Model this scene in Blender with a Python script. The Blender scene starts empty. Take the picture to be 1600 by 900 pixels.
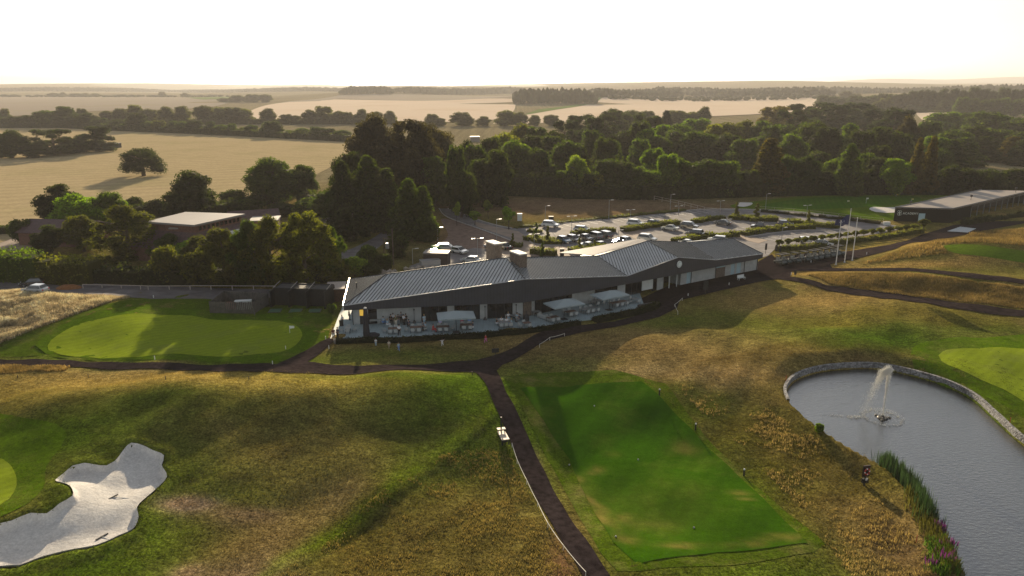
import bpy, bmesh, math, random
import numpy as np
from mathutils import Vector, Matrix, geometry, noise as mnoise
R = math.radians
random.seed(7); rng = np.random.default_rng(11)
scene = bpy.context.scene; col = scene.collection

# ---------------------------------------------------------------- camera, sky, sun, exposure
CAMH, FPX, PITCH = 36.0, 1142.0, 15.5
SP, CP = math.sin(R(PITCH)), math.cos(R(PITCH))
cam = bpy.data.cameras.new('camera'); camo = bpy.data.objects.new('camera', cam); col.objects.link(camo)
camo.location = (0, 0, CAMH); camo.rotation_euler = (R(90 - PITCH), 0, 0)
cam.sensor_width = 36; cam.lens = 36 * FPX / 1600; cam.clip_end = 40000; cam.clip_start = 0.5
scene.camera = camo
SUN_EL, SUN_AZ = 14.2, -5.4
w = bpy.data.worlds.new('World'); scene.world = w; w.use_nodes = True
nt = w.node_tree; bg = nt.nodes['Background']
sky = nt.nodes.new('ShaderNodeTexSky'); sky.sky_type = 'NISHITA'; sky.sun_disc = False
sky.sun_elevation = R(SUN_EL); sky.sun_rotation = R(SUN_AZ)
sky.dust_density = 1.0; sky.air_density = 1.0; sky.ozone_density = 1.5
hs = nt.nodes.new('ShaderNodeHueSaturation'); hs.inputs['Saturation'].default_value = 0.32
nt.links.new(sky.outputs[0], hs.inputs['Color']); nt.links.new(hs.outputs[0], bg.inputs[0]); bg.inputs[1].default_value = 0.07
sun = bpy.data.lights.new('sun', 'SUN'); suno = bpy.data.objects.new('sun', sun); col.objects.link(suno)
sun.energy = 5.0; sun.angle = R(0.55); sun.color = (1.0, 0.81, 0.55)
sv = Vector((math.sin(R(SUN_AZ)) * math.cos(R(SUN_EL)), math.cos(R(SUN_AZ)) * math.cos(R(SUN_EL)), math.sin(R(SUN_EL))))
suno.rotation_euler = sv.to_track_quat('Z', 'Y').to_euler()
scene.view_settings.view_transform = 'Standard'; scene.view_settings.look = 'None'
scene.view_settings.exposure = 1.0; scene.view_settings.gamma = 1.0
scene.view_settings.use_curve_mapping = False
scene.render.engine = 'CYCLES'
scene.cycles.max_bounces = 6; scene.cycles.transparent_max_bounces = 8; scene.cycles.volume_bounces = 0

# ---------------------------------------------------------------- projection helpers
def ray(px, py):
    u = (px - 800) / FPX; v = (py - 450) / FPX
    return np.array([u, CP - v * SP, -(SP + v * CP)])
def Pz(px, py, z=0.0):
    d = ray(px, py); t = (CAMH - z) / -d[2]
    return (d[0] * t, d[1] * t)
def in_poly(x, y, poly):
    x = np.asarray(x, float); y = np.asarray(y, float); ins = np.zeros(x.shape, bool)
    n = len(poly)
    for i in range(n):
        x1, y1 = poly[i]; x2, y2 = poly[(i + 1) % n]
        c = ((y1 > y) != (y2 > y))
        with np.errstate(divide='ignore', invalid='ignore'):
            xi = (x2 - x1) * (y - y1) / ((y2 - y1) if y2 != y1 else 1e-9) + x1
        ins ^= c & (x < xi)
    return ins
def sdf(x, y, poly):                     # negative inside
    x = np.asarray(x, float); y = np.asarray(y, float); d = np.full(x.shape, 1e9)
    n = len(poly)
    for i in range(n):
        x1, y1 = poly[i]; x2, y2 = poly[(i + 1) % n]
        ex, ey = x2 - x1, y2 - y1; L = ex * ex + ey * ey + 1e-9
        t = np.clip(((x - x1) * ex + (y - y1) * ey) / L, 0, 1)
        d = np.minimum(d, np.hypot(x - x1 - t * ex, y - y1 - t * ey))
    return np.where(in_poly(x, y, poly), -d, d)
def smooth_poly(pts, step=1.0, closed=True):
    out = []; n = len(pts); P_ = [np.array(p[:2], float) for p in pts]
    rngi = range(n) if closed else range(n - 1)
    for i in rngi:
        if closed: p0, p1, p2, p3 = P_[(i - 1) % n], P_[i], P_[(i + 1) % n], P_[(i + 2) % n]
        else: p0, p1, p2, p3 = P_[max(i - 1, 0)], P_[i], P_[i + 1], P_[min(i + 2, n - 1)]
        k = max(1, int(np.linalg.norm(p2 - p1) / step))
        for j in range(k):
            t = j / k
            out.append(tuple(0.5 * ((2 * p1) + (-p0 + p2) * t + (2 * p0 - 5 * p1 + 4 * p2 - p3) * t * t + (-p0 + 3 * p1 - 3 * p2 + p3) * t ** 3)))
    if not closed: out.append(tuple(P_[-1]))
    return out
def sst(a, b, x):
    t = np.clip((x - a) / (b - a), 0, 1); return t * t * (3 - 2 * t)

# ---------------------------------------------------------------- terrain height
def G(px, py, amp, sx, sy, rot=0): 
    x, y = Pz(px, py); return (x, y, amp, sx, sy, R(rot))
BUMPS = [
    G(1000, 720, -2.0, 26, 14), G(860, 640, -0.6, 10, 10),
    G(470, 618, 1.3, 20, 5.5, 3), G(700, 628, 0.5, 9, 5), G(260, 660, 0.7, 10, 5), G(470, 800, -0.9, 8, 7, 50),
    G(210, 690, 0.8, 5, 3.5), G(60, 800, 0.9, 4, 3, 20), G(330, 640, 0.3, 6, 4),
    G(640, 720, 0.5, 3.0, 11, -40), G(620, 850, -0.3, 6, 6),
    G(1590, 415, 4.2, 24, 8.5, 8), G(1470, 400, 1.6, 10, 8), G(1480, 452, 1.3, 22, 4, -8), G(1700, 470, 1.5, 20, 8),
    G(-40, 500, 2.6, 17, 8), G(90, 480, 0.7, 9, 4), G(390, 560, 0.2, 10, 3),
    G(1330, 520, 0.5, 14, 8), G(1560, 560, 0.5, 12, 10), G(1120, 560, 0.6, 14, 6),
    G(1330, 330, 0.8, 30, 10),
]
POND_PX = [(1229, 624), (1224, 605), (1238, 586), (1272, 573), (1320, 567), (1372, 567), (1425, 577), (1480, 593),
           (1525, 615), (1560, 645), (1610, 688), (1700, 740), (1780, 900), (1700, 1010), (1520, 1010), (1497, 900), (1478, 858), (1452, 815),
           (1425, 775), (1395, 742), (1368, 722), (1312, 690), (1262, 655)]
POND = smooth_poly([Pz(*p, z=-0.35) for p in POND_PX], 1.2)
BUNK_PX = [(-30, 905), (0, 884), (30, 880), (60, 868), (100, 858), (150, 850), (185, 834), (208, 822), (216, 805), (214, 790), (225, 778), (250, 757),
           (261, 745), (257, 735), (253, 728), (257, 717), (240, 712), (225, 706), (207, 704), (195, 712), (180, 728), (168, 735), (150, 734), (133, 732),
           (115, 736), (100, 748), (88, 759), (100, 767), (113, 775), (116, 788), (95, 800), (75, 813), (50, 813), (20, 823), (0, 827), (-40, 840)]
BUNK = smooth_poly([Pz(*p) for p in BUNK_PX], 0.5)
WATER_Z = -1.15
TEE = [Pz(*p, z=-1.5) for p in [(812, 608), (900, 604), (1003, 598), (1080, 672), (1160, 752), (1262, 851), (1120, 866), (996, 884), (958, 850), (920, 788), (890, 720), (850, 660)]]
CREASE = [Pz(*p) for p in [(775, 648), (720, 690), (640, 745), (560, 800), (490, 850), (415, 910)]]
def crease_d(x, y):
    d = np.full(np.shape(x), 1e9); sg = np.zeros(np.shape(x))
    for (x1, y1), (x2, y2) in zip(CREASE, CREASE[1:]):
        ex, ey = x2 - x1, y2 - y1; t = np.clip(((x - x1) * ex + (y - y1) * ey) / (ex * ex + ey * ey), 0, 1); q = np.hypot(x - x1 - t * ex, y - y1 - t * ey); s = np.sign(ex * (y - y1) - ey * (x - x1)); m = q < d; sg = np.where(m, s, sg); d = np.where(m, q, d)
    return d * sg
def hz0(x, y):
    x = np.asarray(x, float); y = np.asarray(y, float); z = np.zeros(np.broadcast(x, y).shape)
    for bx, by, a, sx, sy, r in BUMPS:
        dx = x - bx; dy = y - by; u = dx * math.cos(r) + dy * math.sin(r); v = -dx * math.sin(r) + dy * math.cos(r)
        z = z + a * np.exp(-0.5 * ((u / sx) ** 2 + (v / sy) ** 2))
    # gentle long undulation near the camera, none beyond 260 m
    k = 1 - sst(110, 150, y)
    z = z + k * (0.22 * np.sin(x * 0.21 + 1.3 * np.sin(y * 0.11)) * np.sin(y * 0.27 + 0.7) + 0.13 * np.sin(x * 0.43 + y * 0.31) + 0.07 * np.sin(x * 0.9 - y * 0.7 + 2 * np.sin(x * .2)))
    # level the ground under the clubhouse, terrace
    m = sst(104, 108.5, y - 0.15 * np.abs(x + 10) * (x < -28) * 0) * (1 - sst(240, 260, y)) * sst(-34, -30, x) * (1 - sst(50, 56, x))
    z = z * (1 - m * (y > 100))
    # far hills
    f = sst(2300, 3500, y)
    z = z + f * (26 + 22 * np.sin(x * 0.0011 + 0.4) + 12 * np.sin(x * 0.0027 + y * .0008) + 30 * sst(800, 3500, x)) * sst(2500, 4600, y)
    return z
def hz(x, y):
    x = np.asarray(x, float); y = np.asarray(y, float)
    x, y = np.broadcast_arrays(x, y); z = np.array(hz0(x, y), float)
    m = (y < 118) & (y > 25) & (x > 20)
    if m.any():
        d = sdf(x[m], y[m], POND)
        edge = sst(2.5, -0.2, d)
        zz = z[m] * (1 - edge * 0.999) + edge * (-0.35)
        z[m] = zz - sst(0.0, -0.9, d) * 1.7
    m = (y < 92) & (y > 50) & (x > -5) & (x < 32)
    if m.any(): z[m] = z[m] + .12 * sst(1.2, .0, sdf(x[m], y[m], TEE))
    m = (y < 90) & (x < 5) & (x > -35)
    if m.any():
        s_ = crease_d(x[m], y[m]); z[m] = z[m] + .10 * np.exp(-((s_ + 1.5) / 1.8) ** 2) * (s_ < 4) - .10 * np.exp(-((s_ - .3) / .6) ** 2)
    m = (y < 90) & (x < -15)
    if m.any():
        d = sdf(x[m], y[m], BUNK)
        z[m] = z[m] - 0.75 * sst(0.02, -0.45, d) - 0.3 * sst(-0.4, -3.5, d) + 0.22 * np.exp(-((d - 0.5) / 0.9) ** 2) * (d > -0.1)
    return z
_T = np.geomspace(30, 12000, 900)
def P(px, py):
    d = ray(px, py); t = _T; Z = CAMH + d[2] * t
    h = hz0(d[0] * t, d[1] * t); s = Z - h
    i = int(np.argmax(s < 0)) if (s < 0).any() else len(t) - 1
    a, b = t[max(i - 1, 0)], t[i]
    for _ in range(18):
        m = 0.5 * (a + b)
        if CAMH + d[2] * m - float(hz0(d[0] * m, d[1] * m)) < 0: b = m
        else: a = m
    m = 0.5 * (a + b); return (d[0] * m, d[1] * m)
TEE_PX = [(812, 608), (900, 604), (1003, 598), (1080, 672), (1160, 752), (1262, 851), (1120, 866), (996, 884), (958, 850), (920, 788), (890, 720), (850, 660)]
def P3(px, py, dz=0.0):
    x, y = P(px, py); return Vector((x, y, float(hz(x, y)) + dz))
def pxh(px, ybase, ytop):                # world position and height from a base and a top pixel
    x, y = P(px, ybase); d = ray(px, ytop); t = y / d[1]
    return x, y, CAMH + d[2] * t - float(hz0(x, y))

# ---------------------------------------------------------------- numpy noise for vertex colours
_perm = rng.random((256, 256))
def vnoise(x, y, s):
    x = np.asarray(x) * s; y = np.asarray(y) * s
    xi = np.floor(x).astype(int); yi = np.floor(y).astype(int); fx = x - xi; fy = y - yi
    fx = fx * fx * (3 - 2 * fx); fy = fy * fy * (3 - 2 * fy)
    g = lambda a, b: _perm[a % 256, b % 256]
    return (g(xi, yi) * (1 - fx) + g(xi + 1, yi) * fx) * (1 - fy) + (g(xi, yi + 1) * (1 - fx) + g(xi + 1, yi + 1) * fx) * fy
def fbm(x, y, s, o=4):
    r = 0; a = 0.5; 
    for i in range(o): r = r + a * vnoise(x + 17.3 * i, y - 9.1 * i, s * 2 ** i); a *= 0.5
    return r / (1 - 0.5 ** o)

# ---------------------------------------------------------------- materials
MATS = {}
def newmat(name):
    m = bpy.data.materials.new(name); m.use_nodes = True; MATS[name] = m
    return m, m.node_tree.nodes, m.node_tree.links, m.node_tree.nodes['Principled BSDF']
def mat(name, c, rough=0.7, metal=0.0, var=0.12, scale=3.0, bump=0.0, bscale=20, objcol=False, spec=0.5, emit=None, alpha=None):
    m, N, L, b = newmat(name)
    b.inputs['Roughness'].default_value = rough; b.inputs['Metallic'].default_value = metal
    b.inputs['Specular IOR Level'].default_value = spec
    tc = N.new('ShaderNodeTexCoord'); nz = N.new('ShaderNodeTexNoise'); nz.inputs['Scale'].default_value = scale; nz.inputs['Detail'].default_value = 5
    L.new(tc.outputs['Object'], nz.inputs['Vector'])
    mr = N.new('ShaderNodeMapRange'); mr.inputs[1].default_value = 0.3; mr.inputs[2].default_value = 0.7
    mr.inputs[3].default_value = 1 - var; mr.inputs[4].default_value = 1 + var; L.new(nz.outputs['Fac'], mr.inputs[0])
    mx = N.new('ShaderNodeMix'); mx.data_type = 'RGBA'; mx.blend_type = 'MULTIPLY'; mx.inputs[0].default_value = 1
    if objcol:
        oi = N.new('ShaderNodeObjectInfo'); L.new(oi.outputs['Color'], mx.inputs[6])
    else: mx.inputs[6].default_value = (*c, 1)
    L.new(mr.outputs[0], mx.inputs[7]); L.new(mx.outputs[2], b.inputs['Base Color'])
    if bump:
        n2 = N.new('ShaderNodeTexNoise'); n2.inputs['Scale'].default_value = bscale; n2.inputs['Detail'].default_value = 4
        L.new(tc.outputs['Object'], n2.inputs['Vector']); bp = N.new('ShaderNodeBump'); bp.inputs['Strength'].default_value = 1
        bp.inputs['Distance'].default_value = bump; L.new(n2.outputs['Fac'], bp.inputs['Height']); L.new(bp.outputs[0], b.inputs['Normal'])
    if emit: b.inputs['Emission Color'].default_value = (*emit[0], 1); b.inputs['Emission Strength'].default_value = emit[1]
    if alpha is not None: b.inputs['Alpha'].default_value = alpha
    return m
def stripe_mat(name, c, period, width, dark, rough=0.5, metal=0.0, axis='X', var=0.1, scale=1.5, flip=False):
    m = mat(name, c, rough, metal, var, scale); N, L = m.node_tree.nodes, m.node_tree.links; b = N['Principled BSDF']
    tc = N.new('ShaderNodeTexCoord'); sp = N.new('ShaderNodeSeparateXYZ'); L.new(tc.outputs['UV'], sp.inputs[0])
    d = N.new('ShaderNodeMath'); d.operation = 'DIVIDE'; d.inputs[1].default_value = period; L.new(sp.outputs[axis], d.inputs[0])
    fr = N.new('ShaderNodeMath'); fr.operation = 'FRACT'; L.new(d.outputs[0], fr.inputs[0])
    lt = N.new('ShaderNodeMath'); lt.operation = 'LESS_THAN'; lt.inputs[1].default_value = width / period; L.new(fr.outputs[0], lt.inputs[0])
    src = b.inputs['Base Color'].links[0].from_socket
    mx = N.new('ShaderNodeMix'); mx.data_type = 'RGBA'; mx.blend_type = 'MULTIPLY'; L.new(lt.outputs[0], mx.inputs[0]); L.new(src, mx.inputs[6])
    mx.inputs[7].default_value = (dark, dark, dark, 1); L.new(mx.outputs[2], b.inputs['Base Color'])
    return m
def grass_mat(name, c=None, fine=7.0, mid=0.9, amp=0.35, bump=0.12, tint=(0.25, 0.17, 0.07), tintamt=0.35, tscale=0.18, stripes=None):
    """grass: base colour (or vertex colour 'Col') broken by noise at three scales"""
    m, N, L, b = newmat(name); b.inputs['Roughness'].default_value = 1.0; b.inputs['Specular IOR Level'].default_value = 0.0
    tc = N.new('ShaderNodeTexCoord')
    def nz(s, det=5, rough=0.6, stretch=None):
        n = N.new('ShaderNodeTexNoise'); n.inputs['Scale'].default_value = s; n.inputs['Detail'].default_value = det; n.inputs['Roughness'].default_value = rough
        if stretch:
            mp = N.new('ShaderNodeMapping'); mp.inputs['Scale'].default_value = stretch; mp.inputs['Rotation'].default_value = (0, 0, 0.3)
            L.new(tc.outputs['Object'], mp.inputs[0]); L.new(mp.outputs[0], n.inputs['Vector'])
        else: L.new(tc.outputs['Object'], n.inputs['Vector'])
        return n
    def rr(n, a, bb, lo, hi):
        r = N.new('ShaderNodeMapRange'); r.inputs[1].default_value = a; r.inputs[2].default_value = bb; r.inputs[3].default_value = lo; r.inputs[4].default_value = hi
        L.new(n.outputs['Fac'], r.inputs[0]); return r
    if c is None:
        at = N.new('ShaderNodeAttribute'); at.attribute_name = 'Col'; src = at.outputs['Color']
    else:
        rgb = N.new('ShaderNodeRGB'); rgb.outputs[0].default_value = (*c, 1); src = rgb.outputs[0]
    t = N.new('ShaderNodeMix'); t.data_type = 'RGBA'; L.new(src, t.inputs[6]); t.inputs[7].default_value = (*tint, 1)
    L.new(rr(nz(tscale, 8, 0.65), 0.5, 0.75, 0, tintamt).outputs[0], t.inputs[0]); src = t.outputs[2]
    for n, a in ((nz(fine, 3, 0.7), amp * 1.5), (nz(mid, 6, 0.7, (1, 1.6, 1)), amp), (nz(2.6, 4, .7), amp * .8)):
        mx = N.new('ShaderNodeMix'); mx.data_type = 'RGBA'; mx.blend_type = 'MULTIPLY'; mx.inputs[0].default_value = 1
        L.new(src, mx.inputs[6]); L.new(rr(n, 0.3, 0.7, 1 - a, 1 + a).outputs[0], mx.inputs[7]); src = mx.outputs[2]
    if stripes:
        per, ang, am = stripes
        mp = N.new('ShaderNodeMapping'); mp.inputs['Rotation'].default_value = (0, 0, R(ang)); L.new(tc.outputs['Object'], mp.inputs[0])
        wv = N.new('ShaderNodeTexWave'); wv.inputs['Scale'].default_value = 0.31 / per; wv.inputs['Distortion'].default_value = 0.8; wv.inputs['Detail Scale'].default_value=.4
        L.new(mp.outputs[0], wv.inputs[0]); mx = N.new('ShaderNodeMix'); mx.data_type = 'RGBA'; mx.blend_type = 'MULTIPLY'; mx.inputs[0].default_value = 1
        L.new(src, mx.inputs[6]); L.new(rr(wv, 0.2, 0.8, 1 - am, 1 + am).outputs[0], mx.inputs[7]); src = mx.outputs[2]
    L.new(src, b.inputs['Base Color'])
    if bump:
        bp = N.new('ShaderNodeBump'); bp.inputs['Distance'].default_value = bump; bp.inputs['Strength'].default_value = 0.8
        n = nz(fine * 0.5, 6, 0.75); L.new(n.outputs['Fac'], bp.inputs['Height']); L.new(bp.outputs[0], b.inputs['Normal'])
    return m
def leaf_mat(name, objcol=True, c=(.05, .08, .02), trans=0.35, tcol=(1.6, 1.8, .6)):
    m, N, L, b = newmat(name); out = N['Material Output']; b.inputs['Roughness'].default_value = 0.75; b.inputs['Specular IOR Level'].default_value = 0.05
    at = N.new('ShaderNodeAttribute'); at.attribute_name = 'Col'
    mx = N.new('ShaderNodeMix'); mx.data_type = 'RGBA'; mx.blend_type = 'MULTIPLY'; mx.inputs[0].default_value = 1
    if objcol:
        oi = N.new('ShaderNodeObjectInfo'); L.new(oi.outputs['Color'], mx.inputs[6])
    else: mx.inputs[6].default_value = (*c, 1)
    L.new(at.outputs['Color'], mx.inputs[7]); L.new(mx.outputs[2], b.inputs['Base Color'])
    tr = N.new('ShaderNodeBsdfTranslucent'); br = N.new('ShaderNodeMix'); br.data_type = 'RGBA'; br.blend_type = 'MULTIPLY'; br.inputs[0].default_value = 1
    L.new(mx.outputs[2], br.inputs[6]); br.inputs[7].default_value = (*tcol, 1); L.new(br.outputs[2], tr.inputs[0])
    ms = N.new('ShaderNodeMixShader'); ms.inputs[0].default_value = trans; L.new(b.outputs[0], ms.inputs[1]); L.new(tr.outputs[0], ms.inputs[2])
    L.new(ms.outputs[0], out.inputs[0])
    return m

# ---------------------------------------------------------------- object helpers
def tagp(o, label=None, cat=None, group=None, kind=None):
    if label: o['label'] = label
    if cat: o['category'] = cat
    if group: o['group'] = group
    if kind: o['kind'] = kind
    return o
def link(name, me, parent=None, loc=(0, 0, 0), rot=(0, 0, 0), scale=(1, 1, 1), color=None):
    o = bpy.data.objects.new(name, me); col.objects.link(o); o.location = loc; o.rotation_euler = rot; o.scale = scale
    if parent is not None: o.parent = parent
    if color is not None: o.color = (*color[:3], 1)
    return o
def npmesh(name, V, F, mats, cols=None, smooth=False, uv=None, midx=None):
    """V (n,3), F (m,k) arrays"""
    V = np.asarray(V, np.float32); F = np.asarray(F, np.int32); me = bpy.data.meshes.new(name)
    k = F.shape[1]; me.vertices.add(len(V)); me.vertices.foreach_set('co', V.ravel())
    me.loops.add(F.size); me.loops.foreach_set('vertex_index', F.ravel()); me.polygons.add(len(F))
    me.polygons.foreach_set('loop_start', np.arange(0, F.size, k, dtype=np.int32)); me.polygons.foreach_set('loop_total', np.full(len(F), k, np.int32))
    for m in (mats if isinstance(mats, (list, tuple)) else [mats]): me.materials.append(m)
    if midx is not None: me.polygons.foreach_set('material_index', np.asarray(midx, np.int32))
    me.polygons.foreach_set('use_smooth', np.full(len(F), smooth, bool))
    if cols is not None:
        a = me.color_attributes.new('Col', 'FLOAT_COLOR', 'POINT'); c = np.ones((len(V), 4), np.float32); c[:, :3] = cols; a.data.foreach_set('color', c.ravel())
    me.update(); me.validate(); return me
class MB:
    def __init__(s): s.v = []; s.f = []; s.m = []; s.uv = []
    def quad(s, pts, mi=0, uv=None):
        i = len(s.v); s.v += [tuple(p) for p in pts]; s.f.append(tuple(range(i, i + len(pts)))); s.m.append(mi); s.uv.append(uv); return s
    def box(s, a, b, mi=0, M=None, taper=0):
        (x0, y0, z0), (x1, y1, z1) = a, b; t = taper
        c = [(x0, y0, z0), (x1, y0, z0), (x1, y1, z0), (x0, y1, z0), (x0 + t, y0 + t, z1), (x1 - t, y0 + t, z1), (x1 - t, y1 - t, z1), (x0 + t, y1 - t, z1)]
        if M is not None: c = [tuple(M @ Vector(p)) for p in c]
        i = len(s.v); s.v += c
        for f in ((0, 3, 2, 1), (4, 5, 6, 7), (0, 1, 5, 4), (1, 2, 6, 5), (2, 3, 7, 6), (3, 0, 4, 7)):
            s.f.append(tuple(i + k for k in f)); s.m.append(mi); s.uv.append(None)
        return s
    def bar(s, p, q, r=0.05, n=6, mi=0, r2=None):
        p = Vector(p); q = Vector(q); d = (q - p).normalized(); a = d.orthogonal().normalized(); b = d.cross(a); r2 = r if r2 is None else r2
        i = len(s.v)
        for c, rr in ((p, r), (q, r2)):
            for k in range(n):
                an = 2 * math.pi * k / n; s.v.append(tuple(c + a * (rr * math.cos(an)) + b * (rr * math.sin(an))))
        for k in range(n):
            s.f.append((i + k, i + (k + 1) % n, i + n + (k + 1) % n, i + n + k)); s.m.append(mi); s.uv.append(None)
        s.f.append(tuple(i + k for k in reversed(range(n)))); s.m.append(mi); s.uv.append(None)
        s.f.append(tuple(i + n + k for k in range(n))); s.m.append(mi); s.uv.append(None)
        return s
    def lathe(s, prof, n=14, c=(0, 0, 0), mi=0, axis='Z'):
        i = len(s.v)
        for r, h in prof:
            for k in range(n):
                an = 2 * math.pi * k / n; p = (r * math.cos(an), r * math.sin(an), h)
                if axis == 'Y': p = (p[0], h, p[1])
                s.v.append((c[0] + p[0], c[1] + p[1], c[2] + p[2]))
        for j in range(len(prof) - 1):
            for k in range(n):
                s.f.append((i + j * n + k, i + j * n + (k + 1) % n, i + (j + 1) * n + (k + 1) % n, i + (j + 1) * n + k)); s.m.append(mi); s.uv.append(None)
        s.f.append(tuple(i + k for k in reversed(range(n)))); s.m.append(mi); s.uv.append(None)
        s.f.append(tuple(i + (len(prof) - 1) * n + k for k in range(n))); s.m.append(mi); s.uv.append(None)
        return s
    def mesh(s, name, mats, bevel=0, smooth=False):
        me = bpy.data.meshes.new(name); me.from_pydata(s.v, [], s.f)
        for m in (mats if isinstance(mats, (list, tuple)) else [mats]): me.materials.append(m)
        me.polygons.foreach_set('material_index', s.m)
        if any(u is not None for u in s.uv):
            uvl = me.uv_layers.new(name='UVMap'); 
            for p, u in zip(me.polygons, s.uv):
                if u is not None:
                    for li, c in zip(p.loop_indices, u): uvl.data[li].uv = c
        if bevel:
            bm = bmesh.new(); bm.from_mesh(me); bmesh.ops.bevel(bm, geom=bm.edges[:], offset=bevel, segments=1, affect='EDGES'); bm.to_mesh(me); bm.free()
        if smooth: me.polygons.foreach_set('use_smooth', [True] * len(me.polygons))
        me.update(); return me
    def obj(s, name, mats, parent=None, bevel=0, smooth=False, **k): return link(name, s.mesh(name, mats, bevel, smooth), parent, **k)
class Kit:
    """a thing described once (parts, sub-parts) and placed many times sharing mesh data"""
    def __init__(s, name, cat): s.name = name; s.cat = cat; s.parts = []
    def add(s, name, me, parent=None, loc=(0, 0, 0), rot=(0, 0, 0), scale=(1, 1, 1), slot=None):
        s.parts.append((name, me, parent, loc, rot, scale, slot)); return len(s.parts) - 1
    def place(s, loc, rz=0, scale=(1, 1, 1), label=None, group=None, colors=None, rot=None):
        r = link(s.name, None, None, loc, rot or (0, 0, rz), scale); r.empty_display_size = .3; tagp(r, label, s.cat, group); objs = []
        for name, me, par, l, ro, sc, slot in s.parts:
            c = (colors or {}).get(slot) if slot else None
            objs.append(link(name, me, r if par is None else objs[par], l, ro, sc, c))
        return r
def structure(o, label=None, cat=None): return tagp(o, label, cat, kind='structure')
ORD = ['leftmost', 'second', 'third', 'fourth', 'fifth', 'sixth', 'seventh', 'eighth', 'ninth', 'tenth', 'eleventh', 'twelfth', 'thirteenth', 'fourteenth', 'fifteenth',
       'sixteenth', 'seventeenth', 'eighteenth', 'nineteenth', 'twentieth', 'twenty-first', 'twenty-second', 'twenty-third', 'twenty-fourth', 'twenty-fifth', 'twenty-sixth', 'twenty-seventh', 'twenty-eighth', 'twenty-ninth', 'thirtieth', 'thirty-first', 'thirty-second', 'thirty-third', 'thirty-fourth', 'thirty-fifth']

def sheet(name, pts, off, material, step=1.0, smooth=True, px=True, grid=None, label=None, cat=None, cols=None, zfix=None, kind='structure'):
    """a surface laid over the terrain: outline in photo pixels traced onto the ground"""
    w_ = [P(*p) for p in pts] if px else pts
    if smooth: w_ = smooth_poly(w_, step)
    else:
        o_ = []
        for i in range(len(w_)):
            a, b = np.array(w_[i]), np.array(w_[(i + 1) % len(w_)]); k = max(1, int(np.linalg.norm(b - a) / step))
            o_ += [tuple(a + (b - a) * j / k) for j in range(k)]
        w_ = o_
    xs = [p[0] for p in w_]; ys = [p[1] for p in w_]; g = grid or step
    gx, gy = np.meshgrid(np.arange(min(xs), max(xs), g), np.arange(min(ys), max(ys), g)); gx = gx.ravel(); gy = gy.ravel()
    d = sdf(gx, gy, w_); ok = d < -0.35 * g; gx, gy = gx[ok], gy[ok]
    vs = [Vector(p) for p in w_] + [Vector((a, b)) for a, b in zip(gx, gy)]
    res = geometry.delaunay_2d_cdt(vs, [], [list(range(len(w_)))], 1, 1e-5)
    vv = np.array([(v.x, v.y) for v in res[0]]); ff = [f for f in res[2] if len(f) == 3]
    z = (hz(vv[:, 0], vv[:, 1]) if zfix is None else zfix(vv[:, 0], vv[:, 1])) + off
    c = cols(vv[:, 0], vv[:, 1]) if cols else None
    F = np.array(ff); a, b, cc = vv[F[:, 0]], vv[F[:, 1]], vv[F[:, 2]]
    cr = (b[:, 0] - a[:, 0]) * (cc[:, 1] - a[:, 1]) - (b[:, 1] - a[:, 1]) * (cc[:, 0] - a[:, 0]); F[cr < 0] = F[cr < 0][:, ::-1]
    me = npmesh(name, np.c_[vv, z], F, material, c, smooth=True)
    o = link(name, me); tagp(o, label, cat, kind=kind); return o
#PART2
# ---------------------------------------------------------------- woods stand on low rises far off
BUMPS[2:5] = [G(470, 618, 1.9, 20, 5.2, 3), G(700, 628, 0.9, 9, 5), G(260, 655, 1.1, 10, 4.5)]
BUMPS += [G(390, 735, .5, 7, 3), G(560, 690, .5, 8, 3.5, 10), G(120, 640, .5, 8, 3), G(1290, 620, .5, 5, 4), G(1330, 490, .7, 14, 4), G(570, 151, 17, 150, 260), G(860, 160, 15, 130, 110), G(1000, 152, 13, 240, 200), G(1190, 150, 14, 330, 250), G(1480, 157, 19, 330, 160), G(1680, 170, 15, 160, 120),
          G(150, 148, 9, 700, 180), G(380, 158, 8, 60, 60)]
TEE[:] = [P(*p) for p in TEE_PX]
OLIVE = (.175, .135, .026); GREEN = (.066, .118, .006); DGREEN = (.036, .070, .007); BROWN = (.19, .125, .055); GOLD = (.36, .235, .065); BARE = (.33, .23, .15)
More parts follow.
